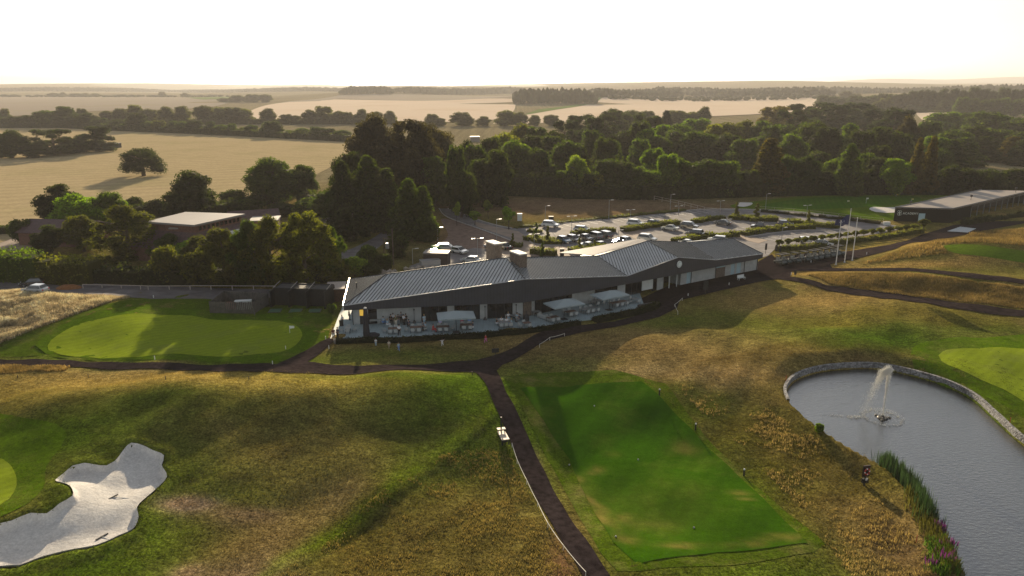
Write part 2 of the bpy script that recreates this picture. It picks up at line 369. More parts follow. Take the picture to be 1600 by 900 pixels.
PATCH = [ # px, py, rx(m), ry(m), colour, weight
    (60, 690, 12, 8, GREEN, .9), (20, 620, 9, 5, OLIVE, .5), (400, 603, 18, 3, (.34, .26, .075), 1.1), (560, 612, 12, 2.5, (.33, .26, .06), 1), (150, 600, 12, 3, (.27, .2, .055), 1), (300, 850, 6, 3, GREEN, .5), (250, 580, 18, 2.5, (.26, .19, .07), .7), (120, 640, 9, 3, (.2, .16, .04), .6),  # wide gold ellipses: dry grass, with the sunlit band of the crest painted in
    (600, 625, 9, 2.2, (.26, .21, .05), .8), (700, 650, 8, 7, GREEN, .85), (640, 600, 12, 1.5, GREEN, .7), (740, 610, 4, 6, GREEN, .9),
    (260, 730, 8, 5, GREEN, .6), (330, 800, 8, 6, GREEN, .7), (250, 870, 9, 5, GREEN, .8), (100, 880, 9, 4, GREEN, .8),
    (298, 780, 1.5, .8, (.40, .29, .2), 1.3), (308, 778, 1.2, .4, BARE, 1.1), (545, 757, 1.1, 1.1, BARE, .9), (500, 790, 1.2, 1.2, BARE, .8), (468, 820, 1.3, 1.2, BARE, .9), (436, 850, 1.5, 1.2, (.36, .26, .18), 1), (402, 885, 1.8, 1.3, (.40, .29, .2), 1.1), (385, 800, 3, 1.2, (.10, .075, .04), .9), (240, 650, 6, 2, DGREEN, .6), (640, 668, 6, 2, (.08, .09, .02), .7), (385, 790, 2.2, .8, (.24, .16, .1), .9), (420, 855, 2.5, 4.5, (.26, .18, .11), 1.0), (400, 890, 3.2, 1.6, BARE, 1.0), (515, 778, 2.2, 2.6, (.27, .20, .09), .9), (530, 770, .9, .9, BARE, .5), (560, 745, 1.6, 3.0, (.24, .18, .08), .6), (295, 880, 1.0, .8, BARE, .9), (385, 840, 3, 2, BROWN, .7),  # bare earth; the dark ellipses after the worn track paint shade into the hollows
    (450, 700, 10, 5, (.15, .115, .04), .6), (680, 720, 4, 4, GREEN, .9), (630, 765, 2, 4, GREEN, .9), (575, 800, 1.4, 3, GREEN, .8), (500, 850, 1.2, 3, GREEN, .6), (760, 700, 3, 3, (.07, .13, .01), .9), (600, 570, 8, 2, GREEN, .5),
    (1000, 545, 22, 7, BROWN, .5), (1150, 520, 18, 7, (.16, .125, .04), .5), (900, 560, 12, 3, BROWN, .7), (1050, 500, 16, 3, GREEN, .55), (1130, 560, 12, 3, (.2, .14, .05), .7), (860, 570, 6, 2.5, GREEN, .6), (830, 600, 6, 3, GREEN, 1),
    (1050, 583, 10, 1.6, (.3, .22, .09), .9), (1160, 590, 6, 2, (.3, .21, .09), .7), (1250, 540, 6, 5, (.27, .19, .06), .6), (1330, 520, 12, 5, GREEN, .6), (1420, 540, 10, 5, GREEN, .85), (1500, 520, 16, 6, DGREEN, .7), (1400, 500, 14, 4, OLIVE, .7), (1300, 470, 12, 3, (.24, .17, .06), .8), (1560, 620, 6, 6, GREEN, .8), (1350, 560, 5, 1.5, BROWN, .6),
    (1100, 620, 4, 3, GREEN, .6), (1180, 720, 5, 8, GREEN, .8), (1270, 810, 5, 5, GREEN, .8), (1150, 880, 18, 3, GREEN, .7), (1000, 892, 12, 1.4, GREEN, .7), (830, 640, 2, 5, GREEN, .8), (860, 760, 1.2, 6, GREEN, .9), (900, 860, 1.2, 5, GREEN, .8), (838, 703, .35, 1.6, BARE, 1), (850, 735, .35, 1.6, BARE, 1), (868, 768, .4, 1.4, BARE, 1), (886, 800, .4, 1.2, BARE, 1), (905, 832, .4, 1.2, BARE, .9),
    (1220, 660, 7, 4, (.10, .09, .018), .8), (1320, 770, 4, 7, (.12, .095, .022), .9), (1410, 850, 3, 6, (.2, .13, .06), .9), (1250, 700, 4, 4, (.12, .10, .02), .8),
    (650, 840, 12, 8, (.12, .095, .022), .9), (800, 860, 6, 8, (.10, .085, .02), .9), (760, 770, 5, 5, (.14, .115, .03), .7),
    (880, 890, 1.0, 5, (.2, .10, .06), .8), (1400, 430, 30, 2.5, (.3, .2, .06), .9), (1450, 400, 14, 5, (.3, .2, .06), .9), (1560, 375, 20, 6, (.3, .2, .06), .9), (1500, 470, 25, 3, (.27, .18, .05), .7),
    (700, 550, 14, 3, (.12, .10, .035), .7), (620, 555, 10, 2, GREEN, .4), (450, 545, 3, 2, BARE, .5), (250, 470, 10, 3, GREEN, .9), (60, 540, 9, 3, DGREEN, .8), (300, 560, 18, 2, GREEN, .9), (480, 500, 4, 6, GREEN, .8),
    (900, 320, 45, 14, (.15, .095, .06), 1.1), (760, 370, 10, 8, (.17, .10, .065), 1.2), (1050, 318, 40, 12, (.17, .115, .07), 1.), (680, 400, 9, 7, (.12, .10, .05), .8), (1180, 310, 20, 10, (.12, .12, .04), .7),
]
PW = [(*Pz(a, b), c, d, e, f) for a, b, c, d, e, f in PATCH]
def ground_col(x, y):
    base = np.array([.135, .12, .03])[None] * np.ones((len(x), 1))
    n = fbm(x, y, 0.05, 5)[:, None]; n2 = fbm(x + 50, y - 20, 0.16, 4)[:, None]; n3 = fbm(x - 31, y + 77, .5, 3)[:, None]
    base = base * (1 - sst(.42, .66, n)) + np.array([.2, .145, .05]) * sst(.42, .66, n)
    base = base * (1 - .5 * sst(.45, .62, n2)) + np.array([.085, .10, .014]) * .5 * sst(.45, .62, n2)
    far = sst(230, 300, y)[:, None]; base = base * (1 - far) + np.array([.20, .17, .10]) * far
    wx = (fbm(x, y, .12, 3) - .5) * 6; wy = (fbm(x + 90, y, .12, 3) - .5) * 6
    for X, Y, rx, ry, c, wt in PW:
        k = min(1, rx / 5.0) * .9
        g = wt * np.exp(-0.5 * (((x - X + wx * k) / rx) ** 2 + ((y - Y + wy * k) / ry) ** 2)); g = np.clip(g * (.6 + .9 * n2[:, 0]), 0, 1)[:, None]
        base = base * (1 - g) + np.array(c) * g
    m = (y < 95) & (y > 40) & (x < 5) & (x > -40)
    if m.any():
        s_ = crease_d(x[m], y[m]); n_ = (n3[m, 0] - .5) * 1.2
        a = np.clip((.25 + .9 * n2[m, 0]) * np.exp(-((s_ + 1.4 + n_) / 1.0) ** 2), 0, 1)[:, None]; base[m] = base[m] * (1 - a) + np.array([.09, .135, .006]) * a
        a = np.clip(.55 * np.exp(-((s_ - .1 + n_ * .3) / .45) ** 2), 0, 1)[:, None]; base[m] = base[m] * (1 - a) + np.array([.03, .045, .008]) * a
    base *= (.66 + .68 * n3)
    return base
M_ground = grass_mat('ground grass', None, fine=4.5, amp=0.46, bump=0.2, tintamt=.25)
def axis(dense, lo, hi):
    a = [];
    for s, e, st in dense: a += list(np.arange(s, e, st))
    a.append(dense[-1][1]); v = a[-1]; st = dense[-1][2]
    while v < hi: st *= 1.13; v += st; a.append(v)
    v = a[0]; st = dense[0][2]; b = []
    while v > lo: st *= 1.13; v -= st; b.append(v)
    return np.array(b[::-1] + a)
XS = axis([(-170, -62, 1.6), (-62, -30, .33), (-30, 26, .5), (26, 76, .4), (76, 190, 1.6)], -13000, 13000)
YS = axis([(20, 52, .6), (52, 76, .33), (76, 112, .45), (112, 262, 1.4)], -60, 13000)
gx, gy = np.meshgrid(XS, YS); x_, y_ = gx.ravel(), gy.ravel(); z_ = hz(x_, y_)
nx, ny = len(XS), len(YS); I = (np.arange(ny - 1)[:, None] * nx + np.arange(nx - 1)[None]).ravel()
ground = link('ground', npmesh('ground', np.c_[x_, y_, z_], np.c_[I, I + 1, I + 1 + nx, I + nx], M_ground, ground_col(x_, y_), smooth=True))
structure(ground, 'rolling dry olive and green grass of the golf course reaching to the hazy horizon', 'ground')
LOWZ = float(z_.min())

# ---------------------------------------------------------------- sheets on the ground
M_path = mat('path surface', (.030, .023, .024), 1, var=.45, scale=1.6, bump=.04, bscale=9, spec=0)
M_asph = mat('car park asphalt', (.17, .16, .165), .85, var=.28, scale=.35, bump=.02, bscale=6, spec=.15)
M_road = mat('road asphalt', (.14, .13, .135), .95, var=.3, scale=.4, bump=.02, bscale=6, spec=.08)
M_drive = mat('pale drive', (.26, .20, .16), .85, var=.15, scale=.4, spec=.3)
M_dark = mat('service yard tarmac', (.022, .017, .018), 1, var=.3, scale=.5, spec=0)
M_pave = stripe_mat('terrace paving', (.32, .41, .44), .9, .05, .7, .7, var=.12, scale=.8)
M_green = grass_mat('green turf', (.040, .11, .003), fine=9, amp=.13, mid=.7, bump=.02, tint=(.12, .15, .03), tintamt=.5, stripes=(1.6, 20, .06))
M_pgreen = grass_mat('putting green turf', (.19, .25, .016), fine=9, amp=.11, bump=.02, tint=(.16, .18, .05), tintamt=.5, stripes=(1.2, 50, .05))
M_apron = grass_mat('collar turf', (.070, .125, .004), fine=7, amp=.28, bump=.08, tint=(.2, .16, .06), tintamt=.4)
M_lawn = grass_mat('mown lawn turf', (.066, .105, .006), fine=6, amp=.3, bump=.1, tint=(.22, .17, .07), tintamt=.7)
M_stub = grass_mat('stubble', (.39, .31, .18), fine=.8, amp=.10, mid=.12, bump=0, tint=(.30, .26, .13), tintamt=.8, tscale=.03, stripes=(9, 64, .05))
M_wheat = grass_mat('pale crop', (.62, .51, .40), fine=1.0, amp=.05, bump=0, tint=(.5, .36, .22), tintamt=.5, tscale=.006, stripes=(24, 80, .03))
M_plough = grass_mat('brown field', (.30, .255, .205), fine=1.0, amp=.08, bump=0, tint=(.24, .22, .1), tintamt=.5, tscale=.006, stripes=(20, 85, .05))
M_gfield = grass_mat('green crop', (.13, .18, .06), fine=1.0, amp=.08, bump=0, tint=(.14, .22, .07), tintamt=.5, tscale=.01)
M_sand = grass_mat('bunker sand', (.63, .61, .58), fine=5, amp=.10, mid=1.2, bump=.09, tint=(.56, .52, .48), tintamt=.5, tscale=.5)
M_kerb = mat('kerb stone', (.42, .40, .38), .8, var=.15)
M_white = mat('white paint', (.8, .8, .78), .6, var=.05)

S = sheet
S('field', [(-120, 207), (60, 200), (140, 200), (250, 204), (400, 213), (520, 221), (600, 230), (540, 250), (500, 270), (430, 300), (400, 310), (250, 345), (130, 358), (60, 356), (-150, 366)], .12, M_stub, 12, grid=30, label='wide golden stubble field on the left beyond the trees', cat='field')
S('field', [(-160, 152), (120, 151), (300, 152.5), (372, 152), (350, 163), (300, 170), (150, 174), (-160, 182)], .6, M_plough, 40, grid=120, label='far brown ploughed field at the left edge', cat='field')
S('field', [(292, 153), (380, 150.5), (384, 153), (352, 161)], .9, M_gfield, 30, grid=100, smooth=False, label='small far green field corner on the left', cat='field')
S('field', [(395, 172), (440, 161), (520, 155.5), (800, 154.5), (806, 163), (770, 188), (560, 188), (400, 186)], .6, M_wheat, 40, grid=120, label='pale wheat field in the middle distance at centre', cat='field')
S('field', [(440, 160), (530, 149.5), (700, 149.5), (800, 150), (800, 154), (530, 154.5), (500, 158.5)], .9, M_plough, 40, grid=120, smooth=False, label='dark hedged strip field beyond the pale wheat field', cat='field')
S('field', [(770, 194), (860, 172), (930, 158), (1000, 154.2), (1300, 154.2), (1310, 166), (1200, 178), (900, 190)], .6, M_wheat, 40, grid=120, label='pinkish pale crop field right of centre', cat='field')
S('field', [(818, 181), (840, 172), (925, 155), (962, 152.8), (935, 158), (870, 172)], .9, M_gfield, 30, grid=100, smooth=False, label='narrow green grass strip beside the round wood', cat='field')
S('field', [(1325, 158), (1480, 158), (1540, 163), (1520, 170), (1345, 170)], .6, M_wheat, 30, grid=120, smooth=False, label='pale crop field between hedges on the right', cat='field')
S('field', [(1430, 177), (1480, 176), (1475, 186), (1440, 188)], .6, M_wheat, 30, grid=120, smooth=False, label='small pale field corner behind the right wood', cat='field')

# practice range behind the car park
S('range_grass', [(1140, 322), (1200, 312), (1300, 303), (1420, 301), (1500, 306), (1480, 325), (1400, 344), (1300, 336), (1200, 330)], .03, M_apron, 3, grid=4, label='far practice green beyond the car park', cat='lawn')
S('putting_green', [(1190, 322), (1250, 311), (1340, 306), (1420, 306), (1440, 312), (1400, 320), (1330, 325), (1240, 327)], .06, M_green, 3, grid=4, label='smooth green turf beyond the car park with small flags', cat='green')
S('bunker', [(1358, 327), (1365, 323.5), (1385, 324.5), (1402, 324), (1404, 331), (1385, 333), (1368, 331.5)], .09, M_sand, 2, grid=3, label='white sand bunker beside the black academy building', cat='bunker')
S('bunker', [(1151, 320), (1157, 316.5), (1175, 317), (1173, 321), (1162, 323.5), (1155, 323)], .09, M_sand, 2, grid=3, label='small white sand bunker beyond the car park', cat='bunker')

# left putting green
S('lawn', [(-40, 540), (0, 543), (60, 515), (130, 487), (205, 468), (300, 466), (420, 468), (515, 470), (519, 500), (512, 532), (470, 560), (430, 570), (330, 567), (200, 564), (60, 556), (0, 558), (-40, 558)], .025, M_lawn, 2, grid=1.5, smooth=False, label='rough mown lawn around the left putting green', cat='lawn')
S('green_collar', [(72, 553), (55, 540), (90, 512), (140, 492), (220, 480), (300, 484), (360, 492), (430, 491), (480, 500), (496, 520), (482, 545), (430, 566), (330, 566), (200, 562), (110, 558)], .05, M_apron, 2, grid=1.5, label='darker collar of turf around the left putting green', cat='lawn')
S('putting_green', [(76, 548), (80, 532), (120, 508), (180, 494), (235, 491), (300, 494), (345, 501), (400, 501), (450, 505), (472, 520), (462, 540), (420, 553), (340, 558), (270, 553), (215, 559), (140, 559), (95, 555)], .08, M_pgreen, 1.5, grid=1.5, label='large putting green left of the clubhouse, half in tree shade', cat='green')
# right green
S('green_collar', [(1425, 560), (1428, 542), (1460, 532), (1540, 528), (1680, 532), (1700, 700), (1620, 665), (1560, 628), (1480, 590), (1440, 575)], .04, M_apron, 1.5, grid=1.2, label='ring of mown turf round the right green above the pond', cat='lawn')
S('putting_green', [(1466, 556), (1475, 548), (1530, 545), (1620, 546), (1700, 556), (1700, 665), (1625, 640), (1570, 610), (1500, 578), (1472, 566)], .07, M_pgreen, 1.5, grid=1.2, label='pale green at the right edge above the pond', cat='green')
# top right mound tee, lower left greens
S('tee', [(1475, 384), (1520, 382), (1600, 392), (1700, 400), (1700, 424), (1600, 411), (1545, 402), (1490, 395)], .04, grass_mat('bright tee', (.10, .16, .012), amp=.2, tint=(.2, .17, .05)), 1.5, grid=1.5, label='bright grass tee on the golden mound at upper right', cat='tee')
S('green_collar', [(-40, 655), (40, 654), (85, 662), (105, 680), (95, 700), (72, 730), (68, 765), (40, 790), (0, 812), (-40, 820)], .04, M_apron, 1.2, grid=1, label='mown apron left of the large foreground bunker', cat='lawn')
S('putting_green', [(-60, 715), (-10, 714), (14, 725), (26, 748), (22, 770), (0, 790), (-60, 800)], .07, M_pgreen, 1.0, grid=1, label='edge of a green at the left beside the bunker', cat='green')
# big tee
M_tee = grass_mat('tee turf', None, fine=9, amp=.15, mid=.7, bump=.03, tint=(.12, .15, .02), tintamt=.5, stripes=(1.7, 28, .03))
TW = [(*Pz(a, b, -1.5), c, d, r_, k) for a, b, c, d, r_, k in [(925, 775, .35, 1.6, 25, .9), (945, 808, .5, 1.5, 20, .9), (975, 850, .7, .6, 0, .6), (1065, 858, 1.2, .3, 0, .7), (1180, 852, 2.0, .3, 8, .5), (1072, 693, 1.0, .9, -30, .6), (1157, 769, .7, .3, 0, .7), (1167, 781, .5, .25, 0, .7), (932, 727, .7, .5, 30, .6), (902, 738, .5, .8, 0, .6), (975, 805, .7, .4, 30, .5), (1010, 815, 1.6, .5, 0, .35), (1230, 843, 1.2, .35, 0, .7), (955, 705, .6, .4, 0, .25), (1020, 790, 5, 4, 0, .12)]]
def tee_col(x, y):
    b = np.ones((len(x), 1)) * np.array([.030, .086, .002]); n = fbm(x, y, .9, 4); wx = (fbm(x + 9, y, .7, 3) - .5) * 1.2
    for X, Y, rx, ry, r_, k in TW:
        c, s = math.cos(R(r_)), math.sin(R(r_)); u = (x - X + wx) * c + (y - Y) * s; v = -(x - X) * s + (y - Y + wx) * c; g = np.clip(k * (.5 + n) * np.exp(-.5 * ((u / rx) ** 2 + (v / ry) ** 2)), 0, 1)[:, None]; b = b * (1 - g) + np.array([.20, .165, .04]) * g * .9
    return b
S('lawn', [(790, 592), (830, 582), (960, 578), (1010, 592), (1040, 600), (1100, 680), (1180, 760), (1290, 850), (1270, 864), (1000, 893), (965, 893), (937, 862), (875, 752), (832, 668)], .035, M_lawn, 1.2, grid=1.0, smooth=False, label='mown surround of the big rectangular tee', cat='lawn')
S('tee', [(812, 608), (900, 604), (1003, 598), (1080, 672), (1160, 752), (1262, 851), (1120, 866), (996, 884), (958, 850), (920, 788), (890, 720), (850, 660)], .065, M_tee, .6, grid=.6, smooth=False, cols=tee_col, label='big rectangular bright green tee between the path and the pond', cat='tee')
# foreground bunker
sandz = lambda x, y: hz(x, y) + 0.30 * sst(0.0, -0.5, sdf(x, y, BUNK))
S('bunker', [tuple(p) for p in BUNK], .09, M_sand, .5, grid=.3, smooth=False, px=False, zfix=sandz, label='large irregular pale sand bunker in the lower left foreground', cat='bunker')

# paths
def strip_px(L, Rr): return L + Rr[::-1]
S('path', [(-60, 560), (100, 563), (250, 567), (400, 569), (432, 570), (470, 552), (500, 535), (514, 529), (524, 533), (505, 548), (480, 566), (560, 573), (700, 567), (742, 564), (775, 555), (808, 541), (828, 528), (850, 518), (900, 510), (960, 503), (1008, 490), (1028, 478), (1050, 462), (1110, 448), (1190, 432),
           (1215, 407), (1300, 396), (1390, 383), (1440, 367), (1490, 352), (1560, 346), (1620, 346), (1530, 362), (1450, 377), (1400, 389), (1340, 404), (1296, 412), (1300, 419), (1320, 420), (1420, 419), (1500, 426), (1620, 440), (1620, 446), (1500, 433), (1420, 424), (1300, 424), (1236, 424), (1234, 433), (1290, 446), (1400, 459), (1500, 474), (1620, 488), (1620, 497), (1500, 484), (1380, 467), (1290, 454), (1215, 436), (1190, 440),
           (1120, 456), (1062, 470), (1058, 482), (1030, 496), (960, 512), (900, 522), (850, 535), (815, 556), (785, 571), (776, 580), (790, 612), (815, 660), (850, 735), (890, 810), (955, 903), (912, 903), (860, 815), (818, 740), (797, 690), (775, 640), (756, 596), (744, 583), (700, 581), (560, 585), (430, 582), (250, 577), (100, 573), (-60, 571)],
  .10, M_path, .8, smooth=False, grid=1.0, label='dark brown golf path network curving in front of the clubhouse', cat='path')
# roads and car park
S('road', [(-80, 432), (0, 436), (100, 440), (180, 446), (330, 450), (430, 453), (430, 470), (300, 467), (200, 465), (100, 462), (0, 456), (-80, 450)], .06, M_road, 2, smooth=False, grid=3, label='grey access road running left of the clubhouse', cat='road')
S('road', [(-60, 368), (60, 372), (90, 384), (20, 392), (-60, 390)], .05, M_drive, 3, smooth=False, grid=4, label='pale gravel yard at the left edge behind the hedges', cat='yard')
S('road', [(480, 340), (560, 332), (592, 334), (612, 348), (612, 368), (590, 388), (560, 410), (530, 418), (520, 402), (560, 384), (592, 366), (598, 352), (580, 344), (490, 349)], .05, M_road, 2, grid=3, label='narrow lane winding between the trees left of centre', cat='road')
S('car_park', [(686, 326), (700, 326), (760, 348), (800, 357), (842, 353), (905, 347), (1000, 336), (1075, 329), (1150, 327), (1240, 331), (1320, 340), (1380, 349), (1418, 356), (1380, 364), (1300, 376), (1212, 388), (1200, 400), (1150, 415), (1000, 425), (800, 430), (640, 434), (640, 416), (690, 398), (740, 388), (800, 390), (815, 380), (760, 362), (700, 340)],
  .06, M_asph, 2.5, smooth=False, grid=4, label='grey asphalt car park behind the clubhouse', cat='car park')
S('drive', [(770, 354), (810, 362), (826, 372), (835, 382), (880, 385), (940, 390), (920, 400), (800, 402), (770, 396), (803, 384), (798, 372), (770, 363), (745, 354), (740, 346)], .09, M_drive, 2, smooth=False, grid=3, label='pale sunlit paving at the car park entrance', cat='drive')
S('drive', [(990, 353), (1020, 371), (1000, 378), (966, 360)], .095, M_drive, 2, smooth=False, grid=3, label='pale paved crossing between the car park hedges', cat='drive')
S('drive', [(1155, 366), (1200, 376), (1185, 381), (1148, 371)], .1, M_drive, 2, smooth=False, grid=3, label='pale paved crossing near the right end of the car park', cat='drive')
S('bed', [(690, 342), (730, 350), (790, 368), (797, 376), (780, 386), (715, 392), (680, 388), (700, 368)], .04, mat('bare soil', (.16, .10, .075), .95, var=.35, scale=.8, bump=.1, bscale=3), 2, grid=2, label='bare brown soil bank above the parked cars', cat='soil')
# faint painted bay lines
bl = MB(); ax = Vector((math.cos(R(32)), math.sin(R(32)), 0)); nn = Vector((-ax.y, ax.x, 0))
for (a, b, L_) in (((880, 356), (1130, 331), 5), ((990, 360), (1130, 347), 5), ((870, 375), (975, 366), -5), ((1040, 380), (1150, 374), -5), ((1170, 362), (1300, 352), 5), ((1170, 372), (1330, 360), -5)):
    A = P3(*a, .085); B = P3(*b, .085); d = (B - A); n_ = int(d.length / 2.6)
    for k in range(n_):
        p = A + d * (k / n_); q = p + nn * L_; s = d.normalized() * .07
        bl.quad([p - s, p + s, q + s, q - s])
structure(bl.obj('bay_markings', M_white), 'thin white painted parking bay lines in the car park', 'markings')

for i, (pts, lb) in enumerate([([(700, 326), (760, 348), (800, 357)], 'pale kerb along the drive beside the brown field'), ([(842, 353), (905, 347), (1000, 336), (1075, 329), (1150, 327), (1240, 331), (1320, 340), (1380, 349)], 'pale kerb along the far edge of the car park'), ([(686, 326), (700, 340), (760, 362), (800, 377)], 'pale kerb along the near side of the drive'), ([(823, 374), (832, 381), (848, 384), (876, 384)], 'curved kerb around the first planted bed'), ([(886, 391), (888, 396), (898, 401)], 'curved kerb at the end of the bed behind the roof'), ([(1145, 346), (1180, 350), (1213, 349)], 'kerb below the broad bed'), ([(1165, 371), (1230, 362), (1262, 360), (1300, 361), (1314, 358)], 'kerb along the right island')]):
    q = MB(); w_ = smooth_poly([P(*p) for p in pts], 3, closed=False)
    for a, b_ in zip(w_, w_[1:]):
        za, zb = float(hz(*a)), float(hz(*b_)); d = Vector((b_[0] - a[0], b_[1] - a[1], 0)); n = Vector((-d.y, d.x, 0)).normalized() * .11; A, B = Vector((*a, za)), Vector((*b_, zb)); u = Vector((0, 0, .2))
        q.quad([A - n + u, B - n + u, B + n + u, A + n + u]); q.quad([A - n, B - n, B - n + u, A - n + u]); q.quad([B + n, A + n, A + n + u, B + n + u])
    structure(q.obj('kerb', M_kerb), lb, 'kerb')
# ---------------------------------------------------------------- pond
m, N, L, b = newmat('pond water'); b.inputs['Base Color'].default_value = (.022, .026, .026, 1); b.inputs['Roughness'].default_value = .08; b.inputs['IOR'].default_value = 2.1; b.inputs['Specular IOR Level'].default_value = .9
tc = N.new('ShaderNodeTexCoord'); mp = N.new('ShaderNodeMapping'); mp.inputs['Scale'].default_value = (1.0, 1.9, 1); mp.inputs['Rotation'].default_value = (0, 0, .25)
n1 = N.new('ShaderNodeTexNoise'); n1.inputs['Scale'].default_value = 2.0; n1.inputs['Detail'].default_value = 4; n1.inputs['Roughness'].default_value = .6
L.new(tc.outputs['Object'], mp.inputs[0]); L.new(mp.outputs[0], n1.inputs['Vector'])
bp = N.new('ShaderNodeBump'); bp.inputs['Distance'].default_value = .06; bp.inputs['Strength'].default_value = 1; L.new(n1.outputs['Fac'], bp.inputs['Height']); L.new(bp.outputs[0], b.inputs['Normal'])
M_water = m
S('pond_water', [tuple(p) for p in smooth_poly([Pz(*p, z=-.35) for p in POND_PX], 1.5)], 0, M_water, 2, smooth=False, px=False, grid=3, zfix=lambda x, y: np.full(len(x), WATER_Z), label='rippled grey pond water reflecting the pale sky', cat='pond')
def wall_strip(name, line, th, z0, z1, material, closed=False):
    mb = MB(); n = len(line); nor = []
    for i in range(n):
        a = Vector(line[max(i - 1, 0)]); b_ = Vector(line[min(i + 1, n - 1)]); d = (b_ - a).normalized(); nor.append(Vector((d.y, -d.x)))
    u = 0
    for i in range(n - 1):
        p, q = Vector(line[i]), Vector(line[i + 1]); pn, qn = nor[i] * th, nor[i + 1] * th; u2 = u + (q - p).length
        P0, P1, Q0, Q1 = p, p + pn, q, q + qn; f = lambda v, z: (v.x, v.y, z)
        mb.quad([f(P0, z0), f(P0, z1), f(Q0, z1), f(Q0, z0)]); mb.quad([f(P1, z1), f(P1, z0), f(Q1, z0), f(Q1, z1)])
        mb.quad([f(P0, z1), f(P1, z1), f(Q1, z1), f(Q0, z1)]); u = u2
    me = mb.mesh(name, material); bm = bmesh.new(); bm.from_mesh(me); bmesh.ops.remove_doubles(bm, verts=bm.verts, dist=1e-4); bmesh.ops.recalc_face_normals(bm, faces=bm.faces); bm.to_mesh(me); bm.free()
    return me
m = mat('stone gabion', (.20, .20, .205), .9, var=.2, scale=1)
N, L = m.node_tree.nodes, m.node_tree.links; b = N['Principled BSDF']; tc = N.new('ShaderNodeTexCoord'); vo = N.new('ShaderNodeTexVoronoi'); vo.inputs['Scale'].default_value = 5; L.new(tc.outputs['Object'], vo.inputs['Vector'])
mr = N.new('ShaderNodeMapRange'); mr.inputs[1].default_value = 0; mr.inputs[2].default_value = 1; mr.inputs[3].default_value = .4; mr.inputs[4].default_value = 1.5
sx = N.new('ShaderNodeSeparateColor'); L.new(vo.outputs['Color'], sx.inputs[0]); L.new(sx.outputs[0], mr.inputs[0]); mx = N.new('ShaderNodeMix'); mx.data_type = 'RGBA'; mx.blend_type = 'MULTIPLY'; mx.inputs[0].default_value = 1
src = b.inputs['Base Color'].links[0].from_socket; L.new(src, mx.inputs[6]); L.new(mr.outputs[0], mx.inputs[7]); L.new(mx.outputs[2], b.inputs['Base Color'])
bp = N.new('ShaderNodeBump'); bp.inputs['Distance'].default_value = .15; L.new(vo.outputs['Distance'], bp.inputs['Height']); bp.invert = True; L.new(bp.outputs[0], b.inputs['Normal'])
M_gab = m
wl = smooth_poly([Pz(*p, z=-.35) for p in POND_PX[:13]], 1.0, closed=False)
me = wall_strip('pond_wall', wl, .36, -2.6, -0.26, M_gab)
tagp(link('retaining_wall', me), 'curved grey stone wall around the far side of the pond', 'wall')
#PART3
# ---------------------------------------------------------------- clubhouse
M_roof = mat('roof zinc', (.40, .42, .43), .38, metal=.3, var=.10, scale=.5)
M_seam = mat('roof seam zinc', (.06, .065, .07), .5, metal=.2, var=.1)
M_fascia = stripe_mat('fascia cladding', (.036, .038, .050), .5, .05, .5, .55, var=.15, scale=.8)
M_wall = stripe_mat('pale board cladding', (.42, .43, .42), .22, .025, .6, .7, var=.12, scale=1.2)
M_trim = mat('pale metal trim', (.55, .50, .44), .35, metal=.6, var=.05)
M_dtrim = mat('dark metal', (.035, .035, .04), .5, metal=.2, var=.1)
M_glass = mat('dark glass', (.012, .012, .014), .06, var=.1, spec=.8)
M_inner = mat('dark interior', (.03, .022, .02), .9, var=.5, scale=.6)
M_soffit = mat('soffit', (.06, .06, .07), .8, var=.1)
M_brick = mat('brick', (.15, .115, .09), .9, var=.35, scale=3.5, bump=.03, bscale=8)
M_conc = mat('concrete coping', (.55, .53, .50), .7, var=.1)
M_lit = mat('lit interior', (.5, .3, .05), .6, emit=((1, .62, .08), .25))
M_poster = mat('white panel', (.62, .64, .62), .6, var=.05)
F = [(-25.6, 106.2, 3.75), (2, 110.4, 6.8), (19.8, 121.5, 4.45), (29.9, 128.1, 6.2), (38.3, 133.6, 4.4), (49.6, 141, 3.9)]
RD = [(-20.4, 115.1, 6.4), (-.9, 117.9, 8.5), (15.4, 128.2, 6.4), (25.5, 134.8, 7.8), (34.4, 140.6, 6.3), (45.4, 147.6, 5.6)]
nL = (-.148, .989); nR = (-.547, .837); nB = (-.36, .933)
Bk = [(F[0][0] + 16 * nL[0], F[0][1] + 16 * nL[1], 3.75), (F[1][0] + 16.4 * nB[0], F[1][1] + 16.4 * nB[1], 5.4)] + [(F[i][0] + 16 * nR[0], F[i][1] + 16 * nR[1], z) for i, z in ((2, 4.4), (3, 5.6), (4, 4.4), (5, 3.9))]
club = link('clubhouse', None, None, (0, 0, 0)); tagp(club, 'long low clubhouse with folded grey metal roof and dark fascia facing the greens', 'building')
def V3(p): return Vector(p)
rf = MB(); 
faces = [[F[0], F[1], RD[1], RD[0]], [F[1], F[2], RD[2], RD[1]], [F[2], F[3], RD[3], RD[2]], [F[3], F[4], RD[4], RD[3]], [F[4], F[5], RD[5], RD[4]], [Bk[0], F[0], RD[0]],
         [RD[0], RD[1], Bk[1], Bk[0]], [RD[1], RD[2], Bk[2], Bk[1]], [RD[2], RD[3], Bk[3], Bk[2]], [RD[3], RD[4], Bk[4], Bk[3]], [RD[4], RD[5], Bk[5], Bk[4]]]
